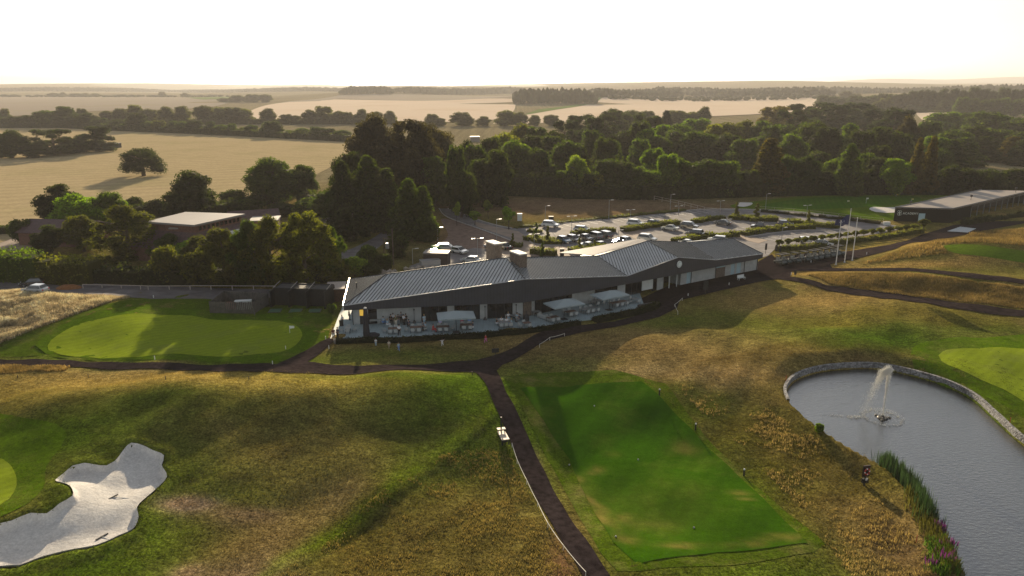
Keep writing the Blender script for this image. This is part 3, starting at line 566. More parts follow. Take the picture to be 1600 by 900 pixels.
def tri_z(poly, x, y):
    """height of the (possibly twisted) roof face at a plan point, None outside"""
    tris = [(poly[0], poly[1], poly[2])] + ([(poly[0], poly[2], poly[3])] if len(poly) == 4 else [])
    for a, b, c in tris:
        d = (b[1] - c[1]) * (a[0] - c[0]) + (c[0] - b[0]) * (a[1] - c[1])
        u = ((b[1] - c[1]) * (x - c[0]) + (c[0] - b[0]) * (y - c[1])) / d; v = ((c[1] - a[1]) * (x - c[0]) + (a[0] - c[0]) * (y - c[1])) / d; w_ = 1 - u - v
        if min(u, v, w_) >= -1e-4: return u * a[2] + v * b[2] + w_ * c[2]
    return None
for f in faces:
    if len(f) == 4: rf.quad([f[0], f[1], f[2]]); rf.quad([f[0], f[2], f[3]])
    else: rf.quad(f)
# rear gable whose left slope shows behind the ridge
gb = [(9.0, 134.5, 5.6), tuple(RD[3]), (RD[3][0] - 4.4, RD[3][1] + 6.7, 8.15), (9.5, 137.2, 5.9)]
roof = rf.obj('roof', M_roof, club); md = roof.modifiers.new('t', 'SOLIDIFY'); md.thickness = .12; md.offset = -1
g_ = MB(); g_.quad([(RD[2][0] - .6, RD[2][1] + .9, RD[2][2]), (RD[3][0], RD[3][1], RD[3][2] + .03), (RD[3][0] - .9, RD[3][1] + 1.4, 8.0), (8.6, 131.6, 6.3)]); o = g_.obj('rear_gable', mat('sunlit rear sheet roof', (.46, .40, .34), .5, var=.08), club)  # the sun on this rear slope is put into its warmer roof colour
md = o.modifiers.new('t', 'SOLIDIFY'); md.thickness = .12; md.offset = -1
# seams
sm = MB()
def seams(f, spacing=.55):
    # the seams run down the fall line of each roof face
    A, B, D = V3(f[0]), V3(f[1]), V3(f[-1]); nrm = (B - A).cross(D - A).normalized(); nrm = nrm if nrm.z > 0 else -nrm
    if len(f) == 4:
        n2 = (V3(f[1]) - V3(f[2])).cross(V3(f[3]) - V3(f[2])).normalized(); n2 = n2 if n2.z > 0 else -n2; nrm = (nrm + n2).normalized()
    n = Vector((-nrm.x, -nrm.y)).normalized(); d = Vector((n.y, -n.x)); o0 = (A + B) / 2
    for k in range(int(-24 / spacing), int(24 / spacing)):
        pts = []
        for j in range(-70, 70):
            x = o0.x + d[0] * k * spacing + n[0] * j * .32; y = o0.y + d[1] * k * spacing + n[1] * j * .32; z = tri_z(f, x, y)
            if z is not None: pts.append((x, y, z))
        if len(pts) < 2: continue
        # keep straight runs
        run = [pts[0]]
        for i in range(1, len(pts)):
            run.append(pts[i])
        i = 0
        while i < len(run) - 1:
            j = i + 1
            while j + 1 < len(run) and abs((run[j + 1][2] - run[j][2]) - (run[i + 1][2] - run[i][2])) < 1e-3: j += 1
            p, q = V3(run[i]), V3(run[j]); w_ = Vector((d[0], d[1], 0)) * .05; u = Vector((0, 0, .07))
            sm.quad([p - w_ + u, p + w_ + u, q + w_ + u, q - w_ + u]); sm.quad([p - w_, p - w_ + u, q - w_ + u, q - w_]); sm.quad([p + w_ + u, p + w_, q + w_, q + w_ + u]); i = j
dL = (.989, .148); dR = (.837, .547)
for f in faces[:5]: seams(f, .55 if f is faces[0] else .5)
seams([Bk[0], F[0], RD[0]], .5)
tagp(sm.obj('standing_seams', M_seam, club))
rc = MB()
for a, b in ((F[0], RD[0]), (Bk[0], RD[0]), (RD[0], RD[1]), (RD[1], RD[2]), (RD[2], RD[3]), (RD[3], RD[4]), (RD[4], RD[5]), (F[1], RD[1]), (F[3], RD[3]), (F[5], RD[5]), (RD[5], Bk[5])):
    rc.bar(V3(a) + Vector((0, 0, .05)), V3(b) + Vector((0, 0, .05)), .085, 5)
rc.obj('ridge_cap', mat('dark ridge cap', (.07, .075, .08), .4, metal=.4), club)
M_lead = mat('valley lead', (.10, .105, .11), .5)
for a, b in ((F[2], RD[2]), (F[4], RD[4])): MB().bar(V3(a) + Vector((0, 0, .03)), V3(b) + Vector((0, 0, .03)), .07, 4).obj('valley_gutter', M_lead, club)
gt = MB()
for i in range(5): gt.bar(V3(F[i]) + Vector((0, -.1, .02)), V3(F[i + 1]) + Vector((0, -.1, .02)), .07, 5)
gt.bar(V3(F[5]), V3(Bk[5]), .07, 5); gt.obj('eave_trim', mat('pale eave trim', (.42, .42, .42), .35, metal=.4), club)
b_ = MB(); b_.bar(V3(F[0]) + Vector((-.12, 0, 0)), V3(Bk[0]) + Vector((-.12, 0, .1)), .10, 6); b_.obj('verge_trim', mat('bright verge trim', (.75, .66, .52), .3, metal=.3), club)  # sunlight along this edge is put into the bright warm trim colour
# fascia
LF = 3.0
fs = MB(); u = 0; chain = [Bk[0]] + F + [Bk[5]]
for i in range(len(chain) - 1):
    a, b = chain[i], chain[i + 1]; L_ = math.hypot(b[0] - a[0], b[1] - a[1])
    fs.quad([(a[0], a[1], LF), (b[0], b[1], LF), (b[0], b[1], b[2] - .03), (a[0], a[1], a[2] - .03)], 0, [(u, 0), (u + L_, 0), (u + L_, 1), (u, 1)]); u += L_
fs.obj('fascia', M_fascia, club)
# walls on a line set back under the eave
def wl_pt(px, seg, z=1.5):
    """point of the front wall line (seg 0 left wing, 1 right wing) that projects to px"""
    sb = 1.6
    A = (F[0][0] - nL[0] * -sb, F[0][1] + sb * nL[1]) if seg == 0 else (F[1][0] + nR[0] * sb, F[1][1] + sb * nR[1]); D = dL if seg == 0 else dR
    u = (px - 800) / FPX; k = (CAMH - z) * SP
    # X = u*(Y*CP + k) ; X = Ax + t Dx ; Y = Ay + t Dy
    t = (u * (A[1] * CP + k) - A[0]) / (D[0] - u * D[1] * CP); return (A[0] + t * D[0], A[1] + t * D[1])
def wall_piece(name, a, b, z0, z1, m, th=.2, push=0.0, parent=None):
    d = Vector((b[0] - a[0], b[1] - a[1], 0)); n = Vector((-d.y, d.x, 0)).normalized(); L_ = d.length; A = Vector((a[0], a[1], 0)) + n * push; B = Vector((b[0], b[1], 0)) + n * push
    q = MB(); U = [(0, z0), (L_, z0), (L_, z1), (0, z1)]
    f = lambda v, z: (v.x, v.y, z)
    q.quad([f(A, z0), f(B, z0), f(B, z1), f(A, z1)], 0, U); q.quad([f(A + n * th, z1), f(B + n * th, z1), f(B + n * th, z0), f(A + n * th, z0)], 0, U)
    q.quad([f(A, z1), f(B, z1), f(B + n * th, z1), f(A + n * th, z1)]); q.quad([f(A + n * th, z0), f(A, z0), f(A, z1), f(A + n * th, z1)]); q.quad([f(B, z0), f(B + n * th, z0), f(B + n * th, z1), f(B, z1)])
    return q.obj(name, m, parent or club)
segsL = [(551, 562, 'wall'), (562, 568, 'lit'), (568, 575, 'wall'), (575, 589, 'door'), (589, 659, 'wall'), (659, 699, 'win'), (699, 710, 'wall'), (710, 750, 'win'), (750, 762, 'wall'), (762, 801, 'win'), (801, 817, 'wall')]
segsR = [(817, 829, 'brick'), (829, 836, 'wall'), (836, 894, 'win'), (894, 929, 'wall'), (929, 965, 'win'), (965, 977, 'wall'), (977, 988, 'door'), (988, 1003, 'win'), (1003, 1020, 'poster'), (1020, 1027, 'door'), (1027, 1037, 'wall'), (1037, 1063, 'void'),
         (1063, 1073, 'wall'), (1073, 1080, 'blue'), (1080, 1118, 'wall'), (1118, 1133, 'brickwin'), (1133, 1142, 'wall'), (1142, 1148, 'blue'), (1148, 1151, 'wall'), (1151, 1158, 'blue'), (1158, 1163, 'wall'), (1163, 1184, 'wall')]
M_blue = mat('pale blue door', (.36, .50, .55), .5, var=.05)
for seg, L_ in ((0, segsL), (1, segsR)):
    for a, b, k in L_:
        A, B = wl_pt(a, seg), wl_pt(b, seg); ht = LF + .02
        if a == 817: A = wl_pt(817, 0)
        if k == 'wall': wall_piece('wall', A, B, 0, ht, M_wall)
        elif k == 'brick': wall_piece('brick_pier', A, B, 0, ht, M_brick, .4, -.25)
        elif k in ('win', 'door'):
            fr = wall_piece('window' if k == 'win' else 'door', A, B, 0, ht, M_dtrim, .1, .12)
            d = Vector((B[0] - A[0], B[1] - A[1], 0)); nn_ = max(1, round(d.length / 1.3)); 
            pn = MB(); n = Vector((-d.y, d.x, 0)).normalized()
            for i in range(nn_):
                p = Vector((A[0], A[1], 0)) + d * ((i + .04) / nn_) + n * .10; q = Vector((A[0], A[1], 0)) + d * ((i + .96) / nn_) + n * .10
                pn.quad([(p.x, p.y, .08), (q.x, q.y, .08), (q.x, q.y, ht - .2), (p.x, p.y, ht - .2)])
            pn.obj('pane', M_glass, fr)
        elif k == 'lit': wall_piece('lit_window', A, B, .0, 1.5, M_dtrim, .1, .1); wall_piece('lit_window', A, B, 1.5, ht, M_lit, .1, .1)
        elif k == 'poster': wall_piece('wall', A, B, 2.7, ht, M_wall); wall_piece('white_panel', A, B, .5, 2.7, M_poster, .1, -.05)
        elif k == 'blue': wall_piece('door', A, B, 0, 2.6, M_blue, .1, .06); wall_piece('wall', A, B, 2.6, ht, M_wall)
        elif k == 'brickwin': wall_piece('brick_panel', A, B, 0, 2.0, M_brick, .2, -.03); o = wall_piece('window', A, B, 2.0, ht, M_blue, .1, .05)
        elif k == 'void':
            d = Vector((B[0] - A[0], B[1] - A[1], 0)).normalized(); n = Vector((-d.y, d.x, 0))
            A2 = (A[0] + n.x * 3, A[1] + n.y * 3); B2 = (B[0] + n.x * 3, B[1] + n.y * 3)
            wall_piece('porch_wall', A, A2, 0, ht, M_wall); wall_piece('porch_wall', B2, B, 0, ht, M_wall); wall_piece('porch_door', A2, B2, 0, ht, M_glass, .1)
            for s in (.3, .75):
                p = Vector(A).lerp(Vector(B), s); MB().box((p.x - .07, p.y - .07 - .5, 0), (p.x + .07, p.y + .07 - .5, LF + .02)).obj('porch_post', M_poster, club)
# corner posts, drainpipes
for px, sg in ((551.5, 0), (659, 0), (762, 0), (836, 1), (1080, 1), (1118, 1), (1163, 1), (1183, 1)):
    a = wl_pt(px, sg); MB().bar((a[0], a[1] - .12, 0), (a[0], a[1] - .12, LF), .06, 5).obj('downpipe', M_dtrim, club)
# end walls, back wall, soffit
eL0 = wl_pt(551, 0); eL1 = (Bk[0][0] + 1, Bk[0][1] - 1.2); wall_piece('end_wall', eL1, eL0, 0, 3.03, M_wall)
eR0 = wl_pt(1184, 1); eR1 = (Bk[5][0] - .9, Bk[5][1] - 1.2); wall_piece('end_wall', eR0, eR1, 0, 3.03, M_wall)
wall_piece('back_wall', eR1, (Bk[1][0], Bk[1][1] - 1), 0, 3.03, M_wall); wall_piece('back_wall', (Bk[1][0], Bk[1][1] - 1), eL1, 0, 3.03, M_wall)
sf = MB(); poly = [F[0], F[1], F[5], Bk[5], Bk[1], Bk[0]]; sf.quad([(p[0], p[1], 3.03) for p in [F[0], F[1], Bk[1], Bk[0]]]); sf.quad([(p[0], p[1], 3.03) for p in [F[1], F[5], Bk[5], Bk[1]]]); sf.obj('soffit', M_soffit, club)
# emblem on the gable
ew = Vector(((F[2][0] + F[3][0]) / 2, 0, 0)); t = .985; ex, ey = F[3][0] + .25, F[3][1] + .16
E = MB(); E.lathe([(.62, -.05), (.62, .05)], 20, (0, 0, 0), 0, 'Y'); em = E.obj('emblem', mat('emblem white', (.78, .82, .80), .5), club, loc=(ex + .03, ey - .12, 4.9), rot=(0, 0, R(33)))
s_ = MB(); s_.lathe([(.5, -.07), (.5, -.055)], 20, (0, 0, 0), 0, 'Y'); s_.obj('emblem_ring', mat('emblem grey', (.28, .34, .36), .5), em)
s_ = MB(); s_.lathe([(.43, -.09), (.43, -.075)], 20, (0, 0, 0), 0, 'Y')
for a in range(3):
    an = a * 2.094 + .5; s_.bar((0, -.1, 0), (.4 * math.cos(an), -.1, .4 * math.sin(an)), .05, 4)
s_.obj('emblem_mark', mat('emblem pale', (.7, .75, .74), .5), em)
# chimneys
def chimney(px, py_top, X, Y, zt, sx, sy, zb, rz, label):
    r = link('chimney', None, club, (X, Y, zb), (0, 0, rz))
    MB().box((-sx / 2, -sy / 2, 0), (sx / 2, sy / 2, zt - zb)).obj('stack', M_brick, r)
    MB().box((-sx / 2 - .1, -sy / 2 - .1, zt - zb + .002), (sx / 2 + .1, sy / 2 + .1, zt - zb + .22)).obj('coping', M_conc, r)
def roof_pt(px, py, z):
    d = ray(px, py); t = (z - CAMH) / d[2]; return d[0] * t, d[1] * t
cx_, cy_ = roof_pt(811, 410, 9.0); cy_ = 117.0
chimney(808, 402, 1.05, 116.4, 9.6, 1.4, 3.0, 6.2, R(31), 'front'); chimney(773, 380, -3.1, 122.5, 10.0, 1.4, 3.0, 5.5, R(31), 'rear')
for px, py, z in ((557, 446, 4.2), ): 
    x, y = roof_pt(px, py, 4.9); MB().bar((x, y, 4.2), (x, y, 5.4), .1, 6).obj('roof_vent', M_dtrim, club)

# ---------------------------------------------------------------- terrace
TZ = .14
tp = [P(516, 529), P(526, 503), P(536, 478), P(541, 455), (-28.6, 119), (-26.5, 119)] + [eL0, wl_pt(817, 0), wl_pt(1000, 1)] + [P(1008, 482), P(985, 488), P(935, 499), P(905, 502), P(870, 511), P(825, 516), P(790, 521), P(740, 525), P(650, 530), P(560, 531)]
def slab(name, pts, z0, z1, m):
    q = MB(); q.quad([(p[0], p[1], z1) for p in pts], 0, [(p[0], p[1]) for p in pts]); n = len(pts)
    for i in range(n): a, b = pts[i], pts[(i + 1) % n]; q.quad([(a[0], a[1], z0), (b[0], b[1], z0), (b[0], b[1], z1), (a[0], a[1], z1)])
    me = q.mesh(name, m); bm = bmesh.new(); bm.from_mesh(me); bmesh.ops.remove_doubles(bm, verts=bm.verts, dist=1e-4); bmesh.ops.recalc_face_normals(bm, faces=bm.faces); bmesh.ops.triangulate(bm, faces=[f for f in bm.faces if len(f.verts) > 4]); bm.to_mesh(me); bm.free()
    return link(name, me)
structure(slab('terrace', tp, -.3, TZ, M_pave), 'pale paved terrace in front of and beside the clubhouse', 'terrace')
S('forecourt', [(1030, 480), (1055, 463), (1110, 449), (1190, 433), (1215, 408), (1206, 398), (1180, 412), (1060, 440), (1000, 468), (1000, 482)], .11, M_dark, 1.2, smooth=False, grid=2, label='dark tarmac forecourt along the right wing of the clubhouse', cat='forecourt')
S('cart_yard', [(1190, 433), (1240, 424), (1300, 413), (1340, 403), (1310, 393), (1260, 396), (1205, 404), (1196, 412)], .125, M_dark, 1.2, smooth=False, grid=2, label='dark tarmac yard where the golf carts stand', cat='yard')

# ---------------------------------------------------------------- academy building
ac = link('academy_building', None, None, (0, 0, 0)); tagp(ac, 'black flat-roofed range building with white ACADEMY lettering at far right', 'building')
A_, B_, = Vector((104.4, 197.7, 0)), Vector((118.4, 195.3, 0)); dirb = Vector((.79, .61, 0)); Lb = 57; C_ = B_ + dirb * Lb; D_ = A_ + dirb * Lb; ZT = 3.9
M_black = stripe_mat('black board cladding', (.010, .010, .010), .3, .04, .5, .9, var=.2); M_black.node_tree.nodes['Principled BSDF'].inputs['Specular IOR Level'].default_value = .08
M_flat = mat('flat roof membrane', (.27, .23, .20), .6, var=.12, scale=.15, spec=.4)
def vq(a, b, z0, z1): L_ = (b - a).length; return [(a.x, a.y, z0), (b.x, b.y, z0), (b.x, b.y, z1), (a.x, a.y, z1)], [(0, z0), (L_, z0), (L_, z1), (0, z1)]
q = MB()
for a, b in ((A_, B_), (D_, A_), (C_, D_)): p, uv = vq(a, b, 0, ZT); q.quad(p, 0, uv)
p, uv = vq(B_, B_ + dirb * 13, 0, ZT); q.quad(p, 0, uv); q.obj('wall', M_black, ac)
q = MB(); q.quad([(v.x, v.y, ZT + .06) for v in (A_, B_, C_, D_)]); o = q.obj('roof', M_flat, ac); md = o.modifiers.new('s', 'SOLIDIFY'); md.thickness = .3
q = MB()
for a, b in ((A_, B_), (B_, C_), (D_, A_)): q.bar(a + Vector((0, 0, ZT + .1)), b + Vector((0, 0, ZT + .1)), .18, 4)
q.obj('parapet_edge', mat('grey edge trim', (.10, .10, .11), .5), ac)
nb = Vector((dirb.y, -dirb.x, 0))
for k in range(10):
    s = B_ + dirb * (13 + k * 4.4); MB().box((-.1, -.1, 0), (.1, .1, ZT)).obj('bay_post', mat('grey post', (.14, .15, .16), .5) if 'grey post' not in MATS else MATS['grey post'], ac, loc=(s.x, s.y, 0), rot=(0, 0, math.atan2(dirb.y, dirb.x)))
q = MB(); s = B_ + dirb * 13 - nb * 4; e = C_ - nb * 4; p, uv = vq(s, e, 0, ZT); q.quad(p, 0, uv); p, uv = vq(B_ + dirb * 13, s, 0, ZT); q.quad(p, 0, uv); q.obj('bay_back_wall', M_inner, ac)
q = MB(); q.bar(B_ + dirb * 13 + Vector((0, 0, 3.3)), C_ + Vector((0, 0, 3.3)), .2, 4); q.obj('beam', M_dtrim, ac)
# lettering
fd = (B_ - A_).normalized(); ang = math.atan2(fd.y, fd.x)
def text(s, size, loc, rz, m, parent, name):
    cu = bpy.data.curves.new(name, 'FONT'); cu.body = s; cu.size = size; cu.extrude = .02; cu.space_character = 1.12
    o = bpy.data.objects.new(name, cu); col.objects.link(o); dg = bpy.context.evaluated_depsgraph_get(); me = bpy.data.meshes.new_from_object(o.evaluated_get(dg)); bpy.data.objects.remove(o)
    me.materials.clear(); me.materials.append(m); return link(name, me, parent, loc, (R(90), 0, rz))
M_letter = mat('sign white', (.75, .78, .72), .5, var=.02)
pA = A_ + fd * 2.1 - Vector((-fd.y, fd.x, 0)) * .06; text('ACADEMY', .78, (pA.x, pA.y, 2.15), ang, M_letter, ac, 'lettering')
pE = A_ + fd * 1.25 - Vector((-fd.y, fd.x, 0)) * .08; em = link('emblem', None, ac, (pE.x, pE.y, 2.45), (0, 0, ang)); em.scale = (.62, 1, .8)
q = MB()
for (cx, cz, r) in ((-.4, .5, .38), (.4, .5, .38), (-.4, -.35, .38), (.4, -.35, .38)):
    for k in range(10): a0, a1 = k * .628, (k + 1) * .628; q.bar((cx + r * math.cos(a0), 0, cz + r * math.sin(a0)), (cx + r * math.cos(a1), 0, cz + r * math.sin(a1)), .06, 4)
q.bar((0, 0, -.9), (0, 0, .8), .06, 4); q.obj('emblem_mark', M_letter, em)
pD = A_ + fd * 7.0 - Vector((-fd.y, fd.x, 0)) * .05
MB().box((-.8, -.04, 0), (.8, .04, 2.1)).obj('door', M_blue, ac, loc=(pD.x, pD.y, .4), rot=(0, 0, ang))
for px, py, h in ((1423, 319, 1.0), (1517, 312, 1.6), (1587, 300, 1.6)):
    x, y = roof_pt(px, py, ZT + .2); (MB().bar((0, 0, 0), (0, 0, h * .7), .07, 5).lathe([(.05, h * .6), (.35, h * .7), (.35, h), (.05, h * 1.05)], 8)).obj('roof_vent', M_dtrim, ac, loc=(x, y, ZT))
structure(slab('range_terrace', [P(1480, 362), P(1500, 355), P(1525, 358), P(1512, 364)], -.1, .18, mat('pale slab', (.42, .46, .48), .7)), 'pale slab beside the academy building', 'paving')
# low shrubs along the range front added with the plants

# ---------------------------------------------------------------- red tiled buildings among the trees
M_tile = mat('purple brown roof tiles', (.085, .045, .05), .7, var=.3, scale=1.5, bump=.05, bscale=5)
M_pale = mat('pale flat roof', (.22, .20, .19), .6, var=.14, scale=.12)
M_bwall = mat('red brick wall', (.15, .07, .05), .9, var=.3, scale=2)
fa = link('courtyard_building', None, None, (0, 0, 0)); tagp(fa, 'low building with pale flat upper roof over dark tiled lower roofs among trees', 'building')
def top_pt(px, py, z): x, y = roof_pt(px, py, z); return Vector((x, y, z))
T = [top_pt(228, 346, 8), top_pt(303, 351.5, 8), top_pt(383, 334, 8), top_pt(290, 331, 8)]
q = MB(); q.quad(T); o = q.obj('flat_roof', M_pale, fa); md = o.modifiers.new('s', 'SOLIDIFY'); md.thickness = .4
q = MB()
for i in range(4):
    a, b = T[i], T[(i + 1) % 4]; c = sum(T, Vector()) / 4; a = a.lerp(c, .08); b = b.lerp(c, .08); q.quad([(a.x, a.y, 5), (b.x, b.y, 5), (b.x, b.y, 7.7), (a.x, a.y, 7.7)])
q.obj('clerestory_wall', M_bwall, fa)
c = sum(T, Vector()) / 4
def lower_ring(sc, zi, zo):
    q = MB()
    for i in range(4):
        a, b = T[i].lerp(c, .1), T[(i + 1) % 4].lerp(c, .1); ao, bo = c + (T[i] - c) * sc, c + (T[(i + 1) % 4] - c) * sc
        q.quad([(ao.x, ao.y, zo), (bo.x, bo.y, zo), (b.x, b.y, zi), (a.x, a.y, zi)])
    return q
lr = lower_ring(1.45, 6.3, 3.0).obj('lower_roof', M_tile, fa)
q = MB()
for i in range(4):
    ao, bo = c + (T[i] - c) * 1.38, c + (T[(i + 1) % 4] - c) * 1.38; q.quad([(ao.x, ao.y, 0), (bo.x, bo.y, 0), (bo.x, bo.y, 3.2), (ao.x, ao.y, 3.2)])
q.obj('wall', M_bwall, fa)
M_sky = mat('skylight glass', (.55, .55, .55), .15, var=.05, metal=.5)
for k in range(7):
    s = .12 + k * .12; a = T[1].lerp(T[2], s); ao = c + (T[1] - c) * 1.45; bo = c + (T[2] - c) * 1.45; o_ = ao.lerp(bo, s); i_ = T[1].lerp(c, .1).lerp(T[2].lerp(c, .1), s)
    u1 = (bo - ao).normalized() * .55; p0 = Vector((o_.x, o_.y, 3)).lerp(Vector((i_.x, i_.y, 6.3)), .30) + Vector((0, 0, .12)); p1 = Vector((o_.x, o_.y, 3)).lerp(Vector((i_.x, i_.y, 6.3)), .62) + Vector((0, 0, .12)); u1.z = 0
    MB().quad([p0 - u1, p0 + u1, p1 + u1, p1 - u1]).obj('skylight', M_sky, fa)
for k in range(10):
    s = .08 + k * .09; a = T[1].lerp(c, .08).lerp(T[2].lerp(c, .08), s); b = T[1].lerp(c, .08).lerp(T[2].lerp(c, .08), s + .055); n = Vector(((T[2] - T[1]).y, -(T[2] - T[1]).x, 0)).normalized() * .05
    MB().quad([(a.x + n.x, a.y + n.y, 6.5), (b.x + n.x, b.y + n.y, 6.5), (b.x + n.x, b.y + n.y, 7.3), (a.x + n.x, a.y + n.y, 7.3)]).obj('window', M_glass, fa)
pc = [top_pt(263, 356, 7), top_pt(294, 356, 7), top_pt(298, 352.5, 7), top_pt(272, 352, 7)]
q = MB(); q.quad(pc); o = q.obj('entrance_roof', M_pale, fa); md = o.modifiers.new('s', 'SOLIDIFY'); md.thickness = .3
def gable_house(name, label, px, py, W, D, H_, rz, roofm, wallm, hr=2.2):
    x, y = P(px, py); r = link(name, None, None, (x, y, 0), (0, 0, rz)); tagp(r, label, 'building')
    q = MB(); q.box((-W / 2, -D / 2, 0), (W / 2, D / 2, H_)); q.quad([(-W / 2, -D / 2, H_), (-W / 2, D / 2, H_), (-W / 2, 0, H_ + hr)]); q.quad([(W / 2, D / 2, H_), (W / 2, -D / 2, H_), (W / 2, 0, H_ + hr)]); q.obj('wall', wallm, r)
    q = MB(); e = .4; k = hr / (D / 2)
    q.quad([(-W / 2 - e, -D / 2 - e, H_ - e * k), (W / 2 + e, -D / 2 - e, H_ - e * k), (W / 2 + e, 0, H_ + hr + .02), (-W / 2 - e, 0, H_ + hr + .02)]); q.quad([(W / 2 + e, D / 2 + e, H_ - e * k), (-W / 2 - e, D / 2 + e, H_ - e * k), (-W / 2 - e, 0, H_ + hr + .02), (W / 2 + e, 0, H_ + hr + .02)])
    o = q.obj('roof', roofm, r); md = o.modifiers.new('s', 'SOLIDIFY'); md.thickness = .15; md.offset = 1
    for s in (-.3, 0, .3): MB().box((s * W - .6, -D / 2 - .05, 1), (s * W + .6, -D / 2 + .05, 2.2)).obj('window', M_glass, r)
    return r
gable_house('tiled_outbuilding', 'low building with dark tiled roof half hidden by trees at the left', 105, 379, 17, 9, 3.2, R(-8), M_tile, M_bwall)
gable_house('tiled_outbuilding', 'dark tiled roof building right of the pale flat roof', 398, 356, 12, 8, 2.4, R(25), M_tile, M_bwall)
q = MB(); r = link('flat_shed', None, None, (*P(416, 362), 0), (0, 0, R(10))); tagp(r, 'small shed with a white flat roof between the trees', 'shed')
MB().box((-3.2, -3, 0), (3.2, 3, 3.2)).obj('wall', M_bwall, r); MB().box((-3.5, -3.3, 3.2), (3.5, 3.3, 3.5)).obj('roof', M_pale, r)
# bale stack / barn in the stubble field
x, y = P(178, 231); r = link('bale_stack', None, None, (x, y, 0), (0, 0, R(-5))); tagp(r, 'long dark low stack with pale top beside the field trees', 'stack')
MB().box((-4, -1.5, 0), (4, 1.5, 2.6)).obj('stack', mat('dark stack', (.03, .03, .035), .8), r); MB().box((-4.1, -1.6, 2.6), (4.1, 1.6, 2.9)).obj('cover', M_pale, r)
# distant big barn roofs seen between trees
x, y = P(742, 221); r = link('distant_barn', None, None, (x, y, 0), (0, 0, R(10))); tagp(r, 'pale distant building edge catching the sun between treetops', 'building')
MB().box((-3, -2, 0), (3, 2, 3)).obj('wall', M_pale, r); MB().box((-3.2, -2.2, 3), (3.2, 2.2, 3.3)).obj('roof', M_pale, r)

# ---------------------------------------------------------------- black teaching bays left of the clubhouse
bx0, by0 = P(430, 477); bx1, by1 = P(513, 479); r = link('practice_bays', None, None, (bx0, by0, 0), (0, 0, math.atan2(by1 - by0, bx1 - bx0))); tagp(r, 'black timber practice bay block with three cells left of the clubhouse', 'shelter')
W_ = math.hypot(bx1 - bx0, by1 - by0); M_bt = mat('black timber', (.014, .013, .013), .8, var=.3)
MB().box((0, -.1, 0), (W_, .1, 3.0)).obj('front_panel', M_bt, r); MB().box((0, 3.2, 0), (W_, 3.4, 3.0)).obj('back_panel', M_bt, r)
for k in range(4): MB().box((k * W_ / 3 - .08, -1.6, 0), (k * W_ / 3 + .08, 3.3, 2.9)).obj('divider', M_bt, r)
for k in range(4): MB().bar((k * W_ / 3, -.2, 3.08), (k * W_ / 3 - .4, 3.5, 3.25), .06, 5).obj('roof_beam', mat('grey timber beam', (.38, .34, .30), .7) if 'grey timber beam' not in MATS else MATS['grey timber beam'], r)
MB().box((0, .1, 2.75), (W_, 3.2, 2.85)).obj('roof', mat('dark netting', (.05, .05, .05), .8), r)
for k, (px, py) in enumerate(((430, 486), (462, 486), (492, 486))):
    x, y = P(px, py); rr_ = link('practice_mat', None, None, (x, y, float(hz(x, y)) + .04), (0, 0, R(6))); tagp(rr_, 'small green practice mat with dark frame, ' + ORD[k] + ' of three before the black bays', 'mat', 'practice mats')
    MB().box((-1, -1, 0), (1, 1, .06)).obj('frame', M_dtrim, rr_); MB().box((-.85, -.85, .06), (.85, .85, .09)).obj('turf', mat('mat turf', (.05, .12, .07), .9) if 'mat turf' not in MATS else MATS['mat turf'], rr_)
# covered link + fence behind
x, y = P(527, 470); r = link('timber_store', None, None, (x, y, 0), (0, 0, R(8))); tagp(r, 'brown timber store with pale flat roof between black bays and clubhouse', 'store')
MB().box((-1.7, -.5, 0), (1.3, 4, 2.2)).obj('wall', mat('brown boards', (.10, .05, .03), .8, var=.3), r); MB().box((-1.9, -.7, 2.2), (1.4, 4.2, 2.35)).obj('roof', mat('pale board roof', (.40, .34, .30), .7, var=.2), r)
